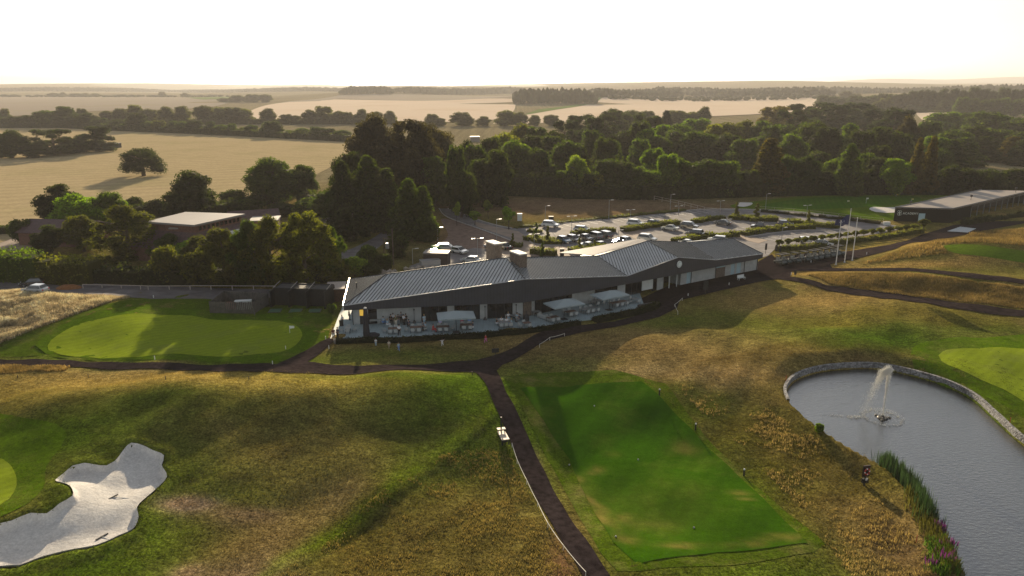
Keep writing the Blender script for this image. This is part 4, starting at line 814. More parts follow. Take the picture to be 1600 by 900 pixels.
#PART4
# ---------------------------------------------------------------- tree meshes
M_leaf = leaf_mat('leaves', trans=.5, tcol=(2.3, 2.6, .6)); M_bark = mat('bark', (.09, .065, .045), .95, var=.3, scale=4, bump=.05, bscale=10)
M_bush = leaf_mat('shrub leaves', True, trans=.45, tcol=(2.1, 2.3, .6))
def ico(sub):
    bm = bmesh.new(); bmesh.ops.create_icosphere(bm, subdivisions=sub, radius=1); v = np.array([x.co[:] for x in bm.verts]); f = np.array([[a.index for a in p.verts] for p in bm.faces]); bm.free(); return v, f
ICO1, ICO2 = ico(1), ico(2)
def leaves_mesh(name, C, Rr, n, s, seed, core=.72, up=.15, material=None, dark=.35, flat=None, droop=0):
    """clumps C (k,3) radii Rr: n leaf quads of size s on the clump surfaces, with dark noisy cores"""
    g = np.random.default_rng(seed); C = np.array(C, float); Rr = np.array(Rr, float); p = Rr ** 2 / np.sum(Rr ** 2)
    idx = g.choice(len(C), n, p=p); d = g.normal(size=(n, 3)); d[:, 2] += up; d /= np.linalg.norm(d, axis=1)[:, None]
    pos = C[idx] + d * (Rr[idx] * (.82 + .34 * g.random(n) ** 1.5))[:, None] * (np.array([1, 1, .8]) if flat is None else np.array([1, 1, flat]))
    keep = np.ones(n, bool)
    for c, r in zip(C, Rr): keep &= (np.sum((pos - c) ** 2, 1) > (r * .68) ** 2)
    pos = pos[keep]; d = d[keep]; idx = idx[keep]; n = len(pos)
    if droop: pos[:, 2] -= droop * g.random(n)
    nr = d + g.normal(size=(n, 3)) * .55; nr /= np.linalg.norm(nr, axis=1)[:, None]
    t = np.cross(nr, g.normal(size=(n, 3))); t /= np.linalg.norm(t, axis=1)[:, None]; b = np.cross(nr, t)
    sz = s * (.55 + .9 * g.random(n))[:, None]; a_ = sz * t; b_ = sz * b * .7
    V = np.stack([pos - a_, pos - b_ * .9, pos + a_, pos + b_], 1).reshape(-1, 3); Fq = np.arange(n * 4).reshape(-1, 4)
    clump_t = .75 + .5 * g.random(len(C)); tint = (clump_t[idx] * (.75 + .5 * g.random(n)))[:, None] * np.array([1, 1, 1]) * (1 + (g.random(n)[:, None] - .5) * np.array([.25, .05, .1]))
    cols_ = np.repeat(tint, 4, 0)
    # cores
    iv, if_ = ICO1; cv = []; cf = []; k = 0
    for c, r in zip(C, Rr):
        j = 1 + .3 * (g.random(len(iv)) - .5); cv.append(c + iv * (r * core * j)[:, None] * np.array([1, 1, .85])); cf.append(if_ + k); k += len(iv)
    cv = np.concatenate(cv); cf = np.concatenate(cf); cf4 = np.c_[cf, cf[:, 0]]
    me = bpy.data.meshes.new(name); AV = np.concatenate([V, cv]); 
    nl = Fq.size + cf.size; me.vertices.add(len(AV)); me.vertices.foreach_set('co', AV.astype(np.float32).ravel()); me.loops.add(nl)
    me.loops.foreach_set('vertex_index', np.concatenate([Fq.ravel(), (cf + len(V)).ravel()]).astype(np.int32)); me.polygons.add(len(Fq) + len(cf))
    me.polygons.foreach_set('loop_start', np.concatenate([np.arange(len(Fq)) * 4, Fq.size + np.arange(len(cf)) * 3]).astype(np.int32))
    me.polygons.foreach_set('loop_total', np.concatenate([np.full(len(Fq), 4), np.full(len(cf), 3)]).astype(np.int32))
    me.materials.append(material or M_leaf); ca = me.color_attributes.new('Col', 'FLOAT_COLOR', 'POINT'); cc = np.ones((len(AV), 4), np.float32); cc[:len(V), :3] = cols_; cc[len(V):, :3] = .6  # cores tinted darker, standing in for the shade inside the crown
    ca.data.foreach_set('color', cc.ravel()); me.update(); return me
def trunk_mesh(name, h, r, limbs=5, seed=0, spread=.25, top=.8):
    g = random.Random(seed); q = MB(); zs = [0, h * .3, h * .6, h * top]; x = y = 0; pts = [(0, 0, 0)]
    for z in zs[1:]: x += g.uniform(-.02, .02); y += g.uniform(-.02, .02); pts.append((x, y, z))
    rr_ = [r * 1.3, r, r * .7, r * .3]
    for i in range(3): q.bar(pts[i], pts[i + 1], rr_[i], 7, r2=rr_[i + 1])
    for k in range(limbs):
        z = h * g.uniform(.35, .7); a = g.uniform(0, 6.28); q.bar((x * .6, y * .6, z), (x + spread * math.cos(a), y + spread * math.sin(a), z + g.uniform(.08, .2)), r * .45, 5, r2=r * .12)
    return q.mesh(name, M_bark, smooth=True)
def clumps_round(seed, n, w_, zb, squash=1.0, rmin=.1, rmax=.17, top=1.0):
    """crown of unit height top, half width w_, bottom zb"""
    g = np.random.default_rng(seed); C = []; Rr = []; zc = (zb + top) / 2; hz_ = (top - zb) / 2
    for i in range(n):
        for _ in range(50):
            d = g.normal(size=3); d[2] = d[2] + .25; d /= np.linalg.norm(d); rad = g.uniform(.45, .80); r = g.uniform(rmin, rmax)
            wob = 1 + .12 * math.sin(3 * math.atan2(d[1], d[0]) + seed) + .1 * math.sin(5 * d[2] + seed)
            c = np.array([d[0] * w_ * rad * wob, d[1] * w_ * rad * wob, zc + d[2] * hz_ * rad]); 
            if all(np.linalg.norm(c - q) > .5 * r for q in C): break
        C.append(c); Rr.append(r)
    C.append(np.array([0, 0, zc])); Rr.append(min(w_, hz_) * .62)
    return C, Rr
def clumps_cone(seed, n, w_, zb, power=.8, rmin=.05, rmax=.12):
    g = np.random.default_rng(seed); C = []; Rr = []
    for i in range(n):
        z = zb + (1 - zb) * (i + .3) / n; k = (1 - (z - zb) / (1 - zb)) ** power; a = i * 2.4 + g.uniform(-.4, .4); rr_ = w_ * k * g.uniform(.45, .8)
        C.append(np.array([rr_ * math.cos(a), rr_ * math.sin(a), min(z, .95)])); Rr.append(rmin + (rmax - rmin) * k * g.uniform(.7, 1.2))
        if i % 3 == 0: C.append(np.array([0, 0, min(z, .95)])); Rr.append(rmin + (rmax - rmin) * k)
    return C, Rr
PROTO = {}
def proto(kind, cat, name, crown, trunk):
    k = Kit(name, cat); k.add('trunk', trunk); k.add('crown', crown, slot='c'); PROTO.setdefault(kind, []).append(k)
for s in range(4):
    C, Rr = clumps_round(s, 46, .44, -.02, rmin=.08, rmax=.16); proto('round', 'tree', 'broadleaf_tree', leaves_mesh('crown', C, Rr, 15000, .0155, s), trunk_mesh('trunk', 1, .028, seed=s))
for s in range(3):
    C, Rr = clumps_round(s + 20, 34, .46, -.16, rmin=.11, rmax=.19); proto('rfar', 'tree', 'broadleaf_tree', leaves_mesh('crown', C, Rr, 6500, .024, s), trunk_mesh('trunk', 1, .03, seed=s))
for s in range(3):
    C, Rr = clumps_cone(s + 30, 34, .34, .05, .62, .05, .15); proto('cone', 'tree', 'pyramidal_tree', leaves_mesh('crown', C, Rr, 10000, .017, s), trunk_mesh('trunk', 1, .028, seed=s, spread=.1))
for s in range(3):
    C, Rr = clumps_cone(s + 40, 44, .24, .12, .75, .03, .085); proto('larch', 'conifer', 'larch_tree', leaves_mesh('crown', C, Rr, 8000, .016, s, core=.5, droop=.02), trunk_mesh('trunk', 1, .02, seed=s, spread=.08, top=.95))
for s in range(3):
    g_ = np.random.default_rng(s + 50); C = [np.array([g_.uniform(-.28, .28), g_.uniform(-.28, .28), g_.uniform(.08, .93)]) for _ in range(46)]; C = [c * np.array([1.15 - .6 * abs(c[2] - .45), 1.15 - .6 * abs(c[2] - .45), 1]) for c in C]; Rr = [g_.uniform(.08, .15) for _ in range(46)]
    proto('pine', 'conifer', 'pine_tree', leaves_mesh('crown', C, Rr, 8500, .018, s, flat=.7, core=.75), trunk_mesh('trunk', 1, .025, seed=s, limbs=9))
for s in range(3):
    C, Rr = clumps_round(s + 60, 22, .5, -.05, rmin=.18, rmax=.28); proto('bush', 'shrub', 'shrub', leaves_mesh('crown', C, Rr, 5000, .035, s), trunk_mesh('trunk', .7, .04, seed=s))
for s in range(2):
    g_ = np.random.default_rng(s + 70); C, Rr = [], []
    for i in range(95):
        a = g_.uniform(0, 6.28); z = g_.uniform(.02, .98); k = math.sin(min(1, (1.05 - z) * 1.5) * 1.57) * (.85 + .15 * math.sin(z * 3)); rr_ = .45 * k * g_.uniform(.2, 1); C.append(np.array([rr_ * math.cos(a), rr_ * math.sin(a), z])); Rr.append(g_.uniform(.055, .12))
    proto('loose', 'tree', 'loose_crowned_tree', leaves_mesh('crown', C, Rr, 24000, .012, s, core=.6, droop=.05), trunk_mesh('trunk', 1, .026, seed=s, limbs=9, spread=.3))
for s in range(2):
    g_ = np.random.default_rng(s + 80); C = [np.array([g_.uniform(-.1, .1) * (1 - z * .6), g_.uniform(-.1, .1) * (1 - z * .6), .15 + .8 * z]) for z in np.linspace(0, 1, 16)]; Rr = [.09 * (1 - .5 * z) for z in np.linspace(0, 1, 16)]
    proto('column', 'tree', 'columnar_tree', leaves_mesh('crown', C, Rr, 1500, .03, s, core=.5), trunk_mesh('trunk', 1, .014, seed=s, spread=.05))
for s in range(2):
    C, Rr = clumps_round(s + 90, 14, .26, .32, rmin=.07, rmax=.12); proto('sapling', 'tree', 'young_tree', leaves_mesh('crown', C, Rr, 2200, .028, s, core=.5), trunk_mesh('trunk', 1, .016, seed=s, spread=.12))
for s in range(2):
    C, Rr = clumps_round(s + 95, 12, .24, .52, rmin=.09, rmax=.13); proto('lolly', 'tree', 'clipped_tree', leaves_mesh('crown', C, Rr, 1500, .03, s, core=.8), trunk_mesh('trunk', 1, .016, limbs=2, seed=s, spread=.08))
C, Rr = clumps_round(5, 66, .5, -.16, rmin=.09, rmax=.16); C = [c for c in C if not (c[2] < .22 and abs(c[0]) < .12)]; Rr = Rr[:len(C)]
proto('dome', 'tree', 'dome_tree', leaves_mesh('crown', C, Rr, 14000, .014, 3, core=.6), trunk_mesh('trunk', 1, .035, limbs=9, seed=3, spread=.35))
COLS = dict(d=(.030, .038, .010), m=(.045, .064, .010), g=(.070, .105, .010), b=(.12, .18, .012), br=(.072, .054, .014), p=(.020, .028, .012), y=(.16, .20, .025), h=(.075, .075, .04), pu=(.040, .031, .018), o=(.095, .095, .014))  # h has distance haze painted into the leaf colour
WORD = dict(d='dark green', m='deep green', g='mid green', b='bright green', br='brownish green', p='blackish green', y='yellow-green', h='hazy grey-green', pu='purplish', o='olive')
_tc = 0
def tree(kind, px, top, wpx, base=None, h=None, c='m', label=None, group=None, minw=None):
    """a tree whose top and width match the photo; its distance comes from its base row or from its height"""
    global _tc; _tc += 1
    if base is not None: x, y, h = pxh(px, base, top)
    else:
        d = ray(px, top); t = (h - CAMH) / d[2]; x, y = d[0] * t, d[1] * t
        if t > 2500 or t < 0: raise Exception('tree off %s' % str((px, top, h)))
    z = float(hz(x, y)); zc = y * CP + (CAMH - z) * SP; W_ = wpx * zc / FPX; kits = PROTO[kind]; k = kits[_tc % len(kits)]
    base_w = dict(round=.88, rfar=.95, cone=.72, larch=.5, pine=.7, bush=1.1, loose=.85, column=.3, sapling=.55, lolly=.5, dome=1.0)[kind]
    cc = np.array(COLS[c]) * random.uniform(.55, 1.15); sc = W_ / base_w
    o = k.place((x, y, z - .05), random.uniform(0, 6.28) if kind != 'dome' else 0, (sc, sc, h), label, group, {'c': cc}); o['_px'] = px; return o
# ---- lone trees and field trees: (kind, x, top, width, base, h, colour, label)
NEAR = [
    ('dome', 225, 225, 74, 275, None, 'd', 'lone dark round-crowned tree standing in the stubble field'),
    ('loose', 205, 322, 108, 404, None, 'o', 'tallest loose olive tree beside the road at left'),
    ('loose', 352, 356, 84, 444, None, 'o', 'leafy olive tree below the pale flat-roofed building'),
    ('loose', 425, 340, 80, 446, None, 'o', 'sunlit olive tree just left of the twin-topped tree'),
    ('loose', 480, 328, 104, 447, None, 'o', 'sunlit olive tree behind the black practice bays'),
    ('loose', 268, 366, 60, 412, None, 'm', 'leafy tree right of the tallest roadside tree'), ('loose', 314, 368, 60, 425, None, 'o', 'smaller leafy tree in front of the tiled lower roof'), ('loose', 393, 346, 66, 445, None, 'm', 'leafy tree covering the right end of the tiled roof'), ('loose', 520, 352, 46, 440, None, 'g', 'sunlit tree nearest the clubhouse corner'),
    ('bush', 297, 376, 52, 420, None, 'g', 'small green bush in front of the purple tiled roof'),
    ('bush', 262, 384, 50, 441, None, 'o', 'shrub at the foot of the tallest roadside tree'), ('bush', 312, 396, 60, 443, None, 'o', 'wide shrub between two roadside olive trees'),
    ('bush', 388, 400, 50, 444, None, 'm', 'dark low shrub under the roadside trees'), 
    ('round', 100, 284, 76, 362, None, 'd', 'dark tree behind the bright green pair at far left'),
    ('round', 128, 297, 88, 368, None, 'b', 'bright green round tree left of the farm roof'), ('round', 172, 297, 64, 362, None, 'g', 'bright green tree just right of its twin'),
    ('round', 302, 267, 98, 345, None, 'd', 'tall dark tree behind the pale flat roof'), ('bush', 250, 312, 36, 338, None, 'd', 'small dark bush at the field edge behind the farm'), ('bush', 213, 308, 30, 335, None, 'd', 'smaller dark bush at the field edge'),
    ('round', 132, 333, 66, 393, None, 'o', 'olive tree in front of the left tiled roof'), ('round', 78, 352, 60, 398, None, 'd', 'dark tree by the pale yard'), ('bush', 37, 343, 36, 380, None, 'm', 'rounded shrub beside the pale yard'), ('bush', 62, 352, 30, 376, None, 'd', 'small dark shrub right of the rounded shrub by the yard'),
    ('bush', 363, 297, 44, 322, None, 'd', 'dark bush at the field edge right of the tall dark tree'), ('round', 430, 246, 92, 318, None, 'm', 'broad tree at the right end of the stubble field'), ('round', 474, 254, 56, 316, None, 'm', 'tree at the field corner beside the broad one'),
    ('bush', 385, 312, 60, 332, None, 'm', 'grey-green shrub below the field corner trees'), ('round', 520, 296, 72, 345, None, 'm', 'rounded tree above the winding lane'), ('bush', 440, 318, 56, 338, None, 'd', 'dark shrub in shade above the farm'), ('bush', 485, 310, 56, 338, None, 'm', 'green shrub above the lane start'), ('round', 570, 298, 60, 342, None, 'd', 'dark tree inside the bend of the lane, rear'),
    ('pine', 553, 322, 50, 377, None, 'd', 'small dark tree inside the bend of the lane'), 
    ('cone', 640, 279, 74, 372, None, 'm', 'dense pyramidal tree at the edge of the rough bank, left one'), ('cone', 662, 290, 52, 376, None, 'm', 'dense pyramidal tree at the edge of the rough bank, right one'),
    ('bush', 577, 383, 34, 418, None, 'm', 'dark shrub by the lane'), ('bush', 556, 402, 42, 430, None, 'y', 'sunlit yellow-green bush by the lane'), ('bush', 623, 368, 38, 402, None, 'd', 'dark shrub beside the utility poles'), ('bush', 600, 396, 30, 422, None, 'd', 'low dark shrub below the utility poles'), ('bush', 530, 412, 40, 440, None, 'o', 'olive bush beside the sunlit olive tree'),
    ('bush', 580, 412, 34, 432, None, 'd', 'low dark bush at the left end of the clubhouse rear'),
    # big dark mass
    ('round', 580, 178, 92, None, 27, 'pu', 'huge dark purplish beech at the left of the central group'), ('round', 636, 180, 104, None, 27, 'pu', 'huge dark purplish beech in the middle of the central group'), ('round', 676, 184, 84, None, 25, 'pu', 'huge dark beech at the right of the central group'),
    ('round', 548, 232, 74, None, 19, 'd', 'dark tree left of the huge beeches'), ('cone', 574, 243, 90, None, 19, 'd', 'dark pyramidal tree below the huge beeches'), ('cone', 533, 250, 66, None, 18, 'd', 'dark pyramidal tree beside the field corner'), ('cone', 602, 262, 70, None, 16, 'd', 'shaded pyramidal tree under the beeches'),
    ('round', 676, 240, 80, None, 16, 'm', 'green tree below the right beech'), ('round', 640, 232, 60, None, 18, 'pu', 'shaded purple tree under the middle beech'), ('round', 720, 262, 60, None, 14, 'd', 'dark tree at the left end of the big clipped hedge'),
    ('round', 735, 212, 56, None, 19, 'd', 'dark round tree right of the beeches'), ('round', 752, 244, 60, None, 15, 'm', 'green tree behind the big clipped hedge'),
    ('round', 900, 243, 48, 305, None, 'y', 'pale yellow-green round tree standing before the dark wood'), ('round', 843, 246, 26, 272, None, 'y', 'small yellow-green tree above the clipped hedge'),
    ('larch', 1197, 213, 78, 303, None, 'br', 'tall brownish larch at the wood edge behind the car park'), ('round', 1397, 245, 54, 305, None, 'b', 'bright yellow-green tree at the edge of the right wood'),
    ('larch', 1426, 212, 36, 305, None, 'br', 'slender brownish larch, left of a pair'), ('larch', 1447, 210, 36, 304, None, 'br', 'slender brownish larch, right of a pair'),
    ('round', 1255, 238, 54, 303, None, 'm', 'round tree with a pale tip before the right wood'), ('cone', 1322, 224, 56, 305, None, 'm', 'conical green tree before the right wood'), 
    ('round', 20, 203, 56, 247, None, 'd', 'dark tree at the left edge of the stubble field'), ('pine', 2, 206, 40, 246, None, 'd', 'dark ragged tree cut by the left picture edge'), ('pine', 85, 199, 56, 243, None, 'd', 'ragged dark tree in the middle of the field clump'), ('bush', 115, 216, 46, 240, None, 'd', 'low dark tree between the ragged ones in the field clump'), ('pine', 152, 197, 50, 237, None, 'd', 'ragged dark tree at the right end of the field clump'), ('bush', 52, 226, 60, 246, None, 'd', 'low scrub joining the field clump'), ('bush', 128, 224, 40, 238, None, 'd', 'small scrub beside the dark stack'),
]
for k, px, tp_, wd, bs, h_, c_, lb in NEAR: tree(k, px, tp_, wd, bs, h_, c_, lb)
# ---- woods, row by row (x, top, width[, colour[, kind]]) ; h gives the distance
def row(where, group, h, items, kind='rfar', c='m'):
    items = [(i + (None,) * (5 - len(i))) for i in items]; items.sort(key=lambda t: t[0]); n = len(items)
    for i, (px, tp_, wd, cc, kk) in enumerate(items):
        cc = cc or c; kk = kk or kind; kw = dict(larch='larch', pine='pine', cone='pointed tree', bush='shrub').get(kk, 'tree')
        o_ = ORD[i] if i < len(ORD) else None; o_ = 'rightmost' if i == n - 1 else (o_ if i == 0 else o_ + ' from the left')
        lb = f'{WORD[cc]} {kw}, {o_} in {where}'
        hh = h * random.uniform(.94, 1.06) if isinstance(h, (int, float)) else None
        if isinstance(h, tuple):
            tree(kk, px, tp_, wd * 1.15, h[0] + random.uniform(-2, 1.5), None, cc, lb, group); continue
        try: tree(kk, px, tp_, wd * 1.22, None if hh else h[0], hh, cc, lb, group)
        except Exception as e: print('skip', lb, e)
W1 = 'the wood behind the car park, '
row('the back rank of the central wood', 'trees of the central wood', 20, [(690, 208, 40, 'd'), (712, 222, 36), (765, 207, 44, 'd'), (792, 196, 50, 'o'), (815, 190, 46, 'o'), (838, 192, 44), (862, 196, 46, 'd'), (884, 184, 34, 'p', 'pine'), (905, 178, 34, 'p', 'pine'), (925, 182, 34, 'p', 'pine'), (945, 176, 34, 'd', 'pine'), (962, 170, 34, 'd', 'pine'), (985, 167, 44, 'd'), (1015, 178, 34, 'd', 'pine'), (1042, 172, 26, 'p', 'cone'), (1000, 186, 40, 'd')])
row('the second rank of the central wood', 'trees of the central wood', 18, [(742, 222, 46), (775, 225, 48, 'd'), (805, 208, 56), (832, 208, 50, 'd'), (860, 206, 56, 'd'), (888, 208, 50), (925, 200, 44, 'm'), (975, 196, 56, 'd'), (948, 208, 44, 'd')])
row('the mound of trees right of the gap', 'trees of the central wood', 18, [(1012, 198, 46, 'g'), (1035, 190, 50, 'g'), (1060, 186, 50, 'g'), (1088, 183, 54, 'g'), (1115, 189, 46, 'o'), (1140, 184, 48, 'o'), (1165, 186, 44, 'o'), (1190, 184, 46), (1215, 188, 40)])
row('the middle rank of the mound of trees', 'trees of the central wood', 16, [(1002, 214, 36, 'g'), (1025, 206, 50, 'm'), (1055, 201, 56, 'm'), (1085, 200, 60, 'm'), (1112, 202, 52), (1140, 208, 50, 'd'), (1165, 212, 50), (1022, 226, 40, 'g')])
row('the rank before the gap with parked cars', 'trees of the central wood', 15, [(795, 215, 56), (820, 216, 50, 'd'), (845, 226, 50), (870, 222, 46, 'd'), (923, 202, 34, 'g'), (945, 217, 32, 'g'), (962, 217, 24), (900, 224, 44, 'd')])
row('the front rank facing the brown field', 'trees of the central wood', (305,), [(880, 262, 44, 'm'), (916, 262, 36, 'd'), (945, 243, 60, 'm'), (975, 250, 46, 'd'), (932, 270, 36, 'o'), (990, 256, 40, 'm'), (1012, 264, 52, 'g'), (1040, 234, 44, 'g'), (1062, 238, 40), (1066, 262, 44, 'b'), (1090, 270, 44, 'g'), (1105, 240, 66, 'm'), (1133, 246, 50), (1148, 264, 44, 'g'), (1168, 262, 40, 'd'), (1130, 280, 36, 'm'), (1165, 280, 36, 'm'), (990, 276, 34, 'm'), (960, 280, 40, 'd')])
row('the skyline rank of the right wood', 'trees of the right wood', 22, [(1215, 166, 40, 'br', 'pine'), (1238, 168, 40, 'd', 'pine'), (1262, 160, 46, 'p', 'pine'), (1285, 166, 40, 'p', 'pine'), (1308, 161, 48, 'p', 'pine'), (1332, 160, 40, 'p', 'pine'), (1352, 161, 48, 'p', 'pine'), (1378, 168, 40, 'p', 'pine'), (1402, 171, 42, 'p', 'pine'), (1422, 178, 34, 'pu'), (1275, 178, 50, 'd')])
row('the upper rank of the right wood', 'trees of the right wood', 19, [(1205, 190, 46), (1232, 187, 46, 'm'), (1262, 189, 50, 'm'), (1292, 192, 50, 'd'), (1330, 192, 50, 'g', 'cone'), (1350, 200, 50, 'd'), (1380, 192, 50, 'd'), (1408, 196, 44, 'd'), (1480, 172, 60, 'g'), (1512, 171, 60, 'm'), (1545, 172, 54, 'm'), (1572, 176, 50, 'g'), (1600, 178, 54, 'm'), (1455, 186, 46, 'm')])
row('the middle rank of the right wood', 'trees of the right wood', 16, [(1238, 206, 50), (1270, 205, 56, 'd'), (1300, 206, 56), (1345, 210, 60, 'm'), (1375, 222, 50, 'd'), (1465, 208, 50, 'g'), (1490, 196, 56, 'm'), (1525, 194, 60, 'd'), (1560, 197, 60, 'm'), (1595, 200, 60, 'd'), (1405, 208, 44, 'd'), (1430, 205, 40, 'd')])
row('the lower rank of the right wood', 'trees of the right wood', 13, [(1222, 240, 50, 'm'), (1285, 232, 50, 'd'), (1312, 238, 50, 'm'), (1350, 236, 54, 'm'), (1372, 240, 40, 'd'), (1468, 226, 46, 'm'), (1490, 218, 50, 'd', 'cone'), (1510, 214, 60, 'm', 'cone'), (1540, 212, 60, 'd', 'larch'), (1562, 204, 54, 'br', 'larch'), (1585, 212, 50, 'br', 'larch'), (1608, 216, 56, 'd', 'cone')])
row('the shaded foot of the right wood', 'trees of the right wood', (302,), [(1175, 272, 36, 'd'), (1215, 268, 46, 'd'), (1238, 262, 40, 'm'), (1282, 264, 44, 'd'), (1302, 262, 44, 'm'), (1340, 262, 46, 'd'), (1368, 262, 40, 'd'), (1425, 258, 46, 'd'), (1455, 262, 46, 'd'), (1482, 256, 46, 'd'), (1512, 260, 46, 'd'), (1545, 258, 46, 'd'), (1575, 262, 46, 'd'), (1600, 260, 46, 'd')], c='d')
hx = [(x_, 196 + (x_ % 7)) for x_ in range(4, 540, 24)]
def rowb(where, group, items, base, kind='rfar', c='m'):
    items = sorted(items); n = len(items)
    for i, it in enumerate(items):
        px, tp_, wd = it[:3]; cc = it[3] if len(it) > 3 else c; b_ = base(px)
        o_ = 'rightmost' if i == n - 1 else (ORD[i] if i == 0 else ORD[min(i, 34)] + ' from the left'); tree(kind, px, tp_, wd * 1.15, b_, None, cc, f'{WORD[cc]} tree, {o_} in {where}', group)
rowb('the hedgerow beyond the stubble field', 'hedgerow trees beyond the stubble field', [(5, 180, 34, 'd'), (28, 181, 34, 'd'), (50, 178, 34, 'd'), (72, 168, 36, 'm'), (84, 172, 30), (103, 163, 40, 'm'), (122, 176, 34, 'd'), (138, 175, 38, 'd'), (158, 183, 30, 'm'), (184, 184, 28, 'd'), (207, 184, 28, 'm'), (216, 174, 34, 'd'), (232, 187, 26), (250, 187, 26, 'o'), (272, 187, 24), (288, 186, 24), (306, 187, 34, 'd'), (330, 188, 24), (348, 192, 26), (364, 192, 20), (379, 197, 12, 'o'), (394, 192, 24), (425, 188, 36, 'd'), (455, 202, 26), (472, 197, 26), (494, 197, 28), (512, 198, 34), (535, 200, 28)],
     lambda x: 199 + max(0, (x - 100)) * .046)
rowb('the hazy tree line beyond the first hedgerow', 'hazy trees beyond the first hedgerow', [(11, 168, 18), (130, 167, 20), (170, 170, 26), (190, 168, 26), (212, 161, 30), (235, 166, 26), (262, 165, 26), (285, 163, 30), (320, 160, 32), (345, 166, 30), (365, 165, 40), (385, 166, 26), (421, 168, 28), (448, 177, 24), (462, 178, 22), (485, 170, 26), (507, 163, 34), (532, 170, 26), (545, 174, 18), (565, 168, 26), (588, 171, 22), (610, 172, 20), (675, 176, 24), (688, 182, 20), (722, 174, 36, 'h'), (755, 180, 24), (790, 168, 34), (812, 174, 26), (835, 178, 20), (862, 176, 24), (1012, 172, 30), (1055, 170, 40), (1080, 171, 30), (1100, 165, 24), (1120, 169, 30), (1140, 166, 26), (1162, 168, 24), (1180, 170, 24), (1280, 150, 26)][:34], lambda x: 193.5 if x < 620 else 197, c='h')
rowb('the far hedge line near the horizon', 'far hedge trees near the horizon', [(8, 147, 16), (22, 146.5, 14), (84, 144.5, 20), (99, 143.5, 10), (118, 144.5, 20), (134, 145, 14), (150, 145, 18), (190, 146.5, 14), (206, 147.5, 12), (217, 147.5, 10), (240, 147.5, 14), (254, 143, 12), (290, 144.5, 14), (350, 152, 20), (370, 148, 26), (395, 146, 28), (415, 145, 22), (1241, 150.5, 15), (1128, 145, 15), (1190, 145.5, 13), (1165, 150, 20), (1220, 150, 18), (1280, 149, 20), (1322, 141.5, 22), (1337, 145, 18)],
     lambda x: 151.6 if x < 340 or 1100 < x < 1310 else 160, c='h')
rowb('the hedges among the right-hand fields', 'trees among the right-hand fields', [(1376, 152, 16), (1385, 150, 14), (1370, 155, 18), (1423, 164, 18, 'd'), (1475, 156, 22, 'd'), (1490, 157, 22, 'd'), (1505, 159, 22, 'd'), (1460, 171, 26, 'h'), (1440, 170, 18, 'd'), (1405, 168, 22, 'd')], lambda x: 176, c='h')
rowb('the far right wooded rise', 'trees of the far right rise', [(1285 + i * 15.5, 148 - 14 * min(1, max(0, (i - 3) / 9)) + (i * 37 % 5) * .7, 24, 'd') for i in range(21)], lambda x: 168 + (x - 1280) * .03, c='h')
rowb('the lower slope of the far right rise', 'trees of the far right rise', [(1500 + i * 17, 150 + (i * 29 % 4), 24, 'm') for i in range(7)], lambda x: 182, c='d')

# ---- far woods as masses
def far_wood(name, label, x0, x1, base, top, rows=5, seed=0, c=(.05, .055, .022), taper=.12, n=None):
    g = np.random.default_rng(seed); iv, if_ = ICO1; Vs, Fs, Cs = [], [], []; k = 0
    xb0, yb0 = P(x0, base); xb1, yb1 = P(x1, base); Wm = math.hypot(xb1 - xb0, yb1 - yb0); d = ray((x0 + x1) / 2, top); hh = CAMH + d[2] * (yb0 / d[1]) - float(hz0((xb0 + xb1) / 2, yb0 + 60)); hh = max(7, hh)
    n = n or int(Wm / 4.5 * rows); depth = Wm * .3
    for i in range(n):
        u = g.random(); v = g.random(); x = xb0 + (xb1 - xb0) * u; y = yb0 + (yb1 - yb0) * u + v * min(depth, 160); e = min(1, min(u, 1 - u) / taper) ** .5
        h = hh * (.55 + .45 * e) * (.82 + .18 * g.random()) * (.8 + .2 * v); r = g.uniform(4, 7.5) * (1 + Wm / 3000)
        j = 1 + .35 * (g.random(len(iv)) - .5); z0 = float(hz0(x, y)); 
        Vs.append(np.array([x, y, z0 + h * .55]) + iv * j[:, None] * np.array([r, r, h * .5])); Fs.append(if_ + k); k += len(iv); Cs.append(np.full((len(iv), 3), .75 + .5 * g.random()))
    me = npmesh(name, np.concatenate(Vs), np.concatenate(Fs), M_leaf, np.concatenate(Cs)); o = link(name, me, color=c); tagp(o, label, 'wood', kind='stuff')
    return o
far_wood('far_wood', 'rounded clump of wood on the skyline left of centre', 529, 612, 148, 133.5, seed=1, taper=.2)
far_wood('far_wood', 'rounded hill wood right of centre near the skyline', 803, 932, 163, 135, seed=2)
far_wood('far_wood', 'low hazy wood to the right of the hill wood', 925, 1068, 152, 139, seed=3)
far_wood('far_wood', 'long dark wood line on the skyline right of centre', 1080, 1310, 150, 136, seed=4)
far_wood('far_wood', 'pointed conifer wood rising behind the low hazy wood', 1020, 1095, 147, 134.5, seed=5, rows=3)
far_wood('far_wood', 'hazy skyline wood at the far left', -60, 260, 144, 136.5, seed=6, rows=3, taper=.3)
far_wood('far_wood', 'hazy skyline wood left of the skyline clump', 265, 535, 143.5, 136, seed=7, rows=3, taper=.2)
far_wood('far_wood', 'thin skyline wood right of the skyline clump', 610, 820, 145.5, 138, seed=8, rows=3)
far_wood('far_wood', 'wooded horizon behind the right-hand fields', 1290, 1640, 148, 134, seed=9, rows=3)
far_wood('far_hedge', 'thin dark hedge along the far edge of the pale crop fields', 935, 1310, 154.2, 152, seed=10, rows=1, n=160, taper=.01)
far_wood('far_hedge', 'dark hedge line across the far left fields', 0, 365, 152, 150, seed=11, rows=1, n=140, taper=.01)
far_wood('far_hedge', 'dark hedge between the fields at right', 1375, 1480, 158, 155.5, seed=12, rows=1, n=90, taper=.01)
far_wood('far_hedge', 'hedge between the two pale fields at right', 1425, 1490, 174, 170, seed=13, rows=1, n=60, taper=.01)
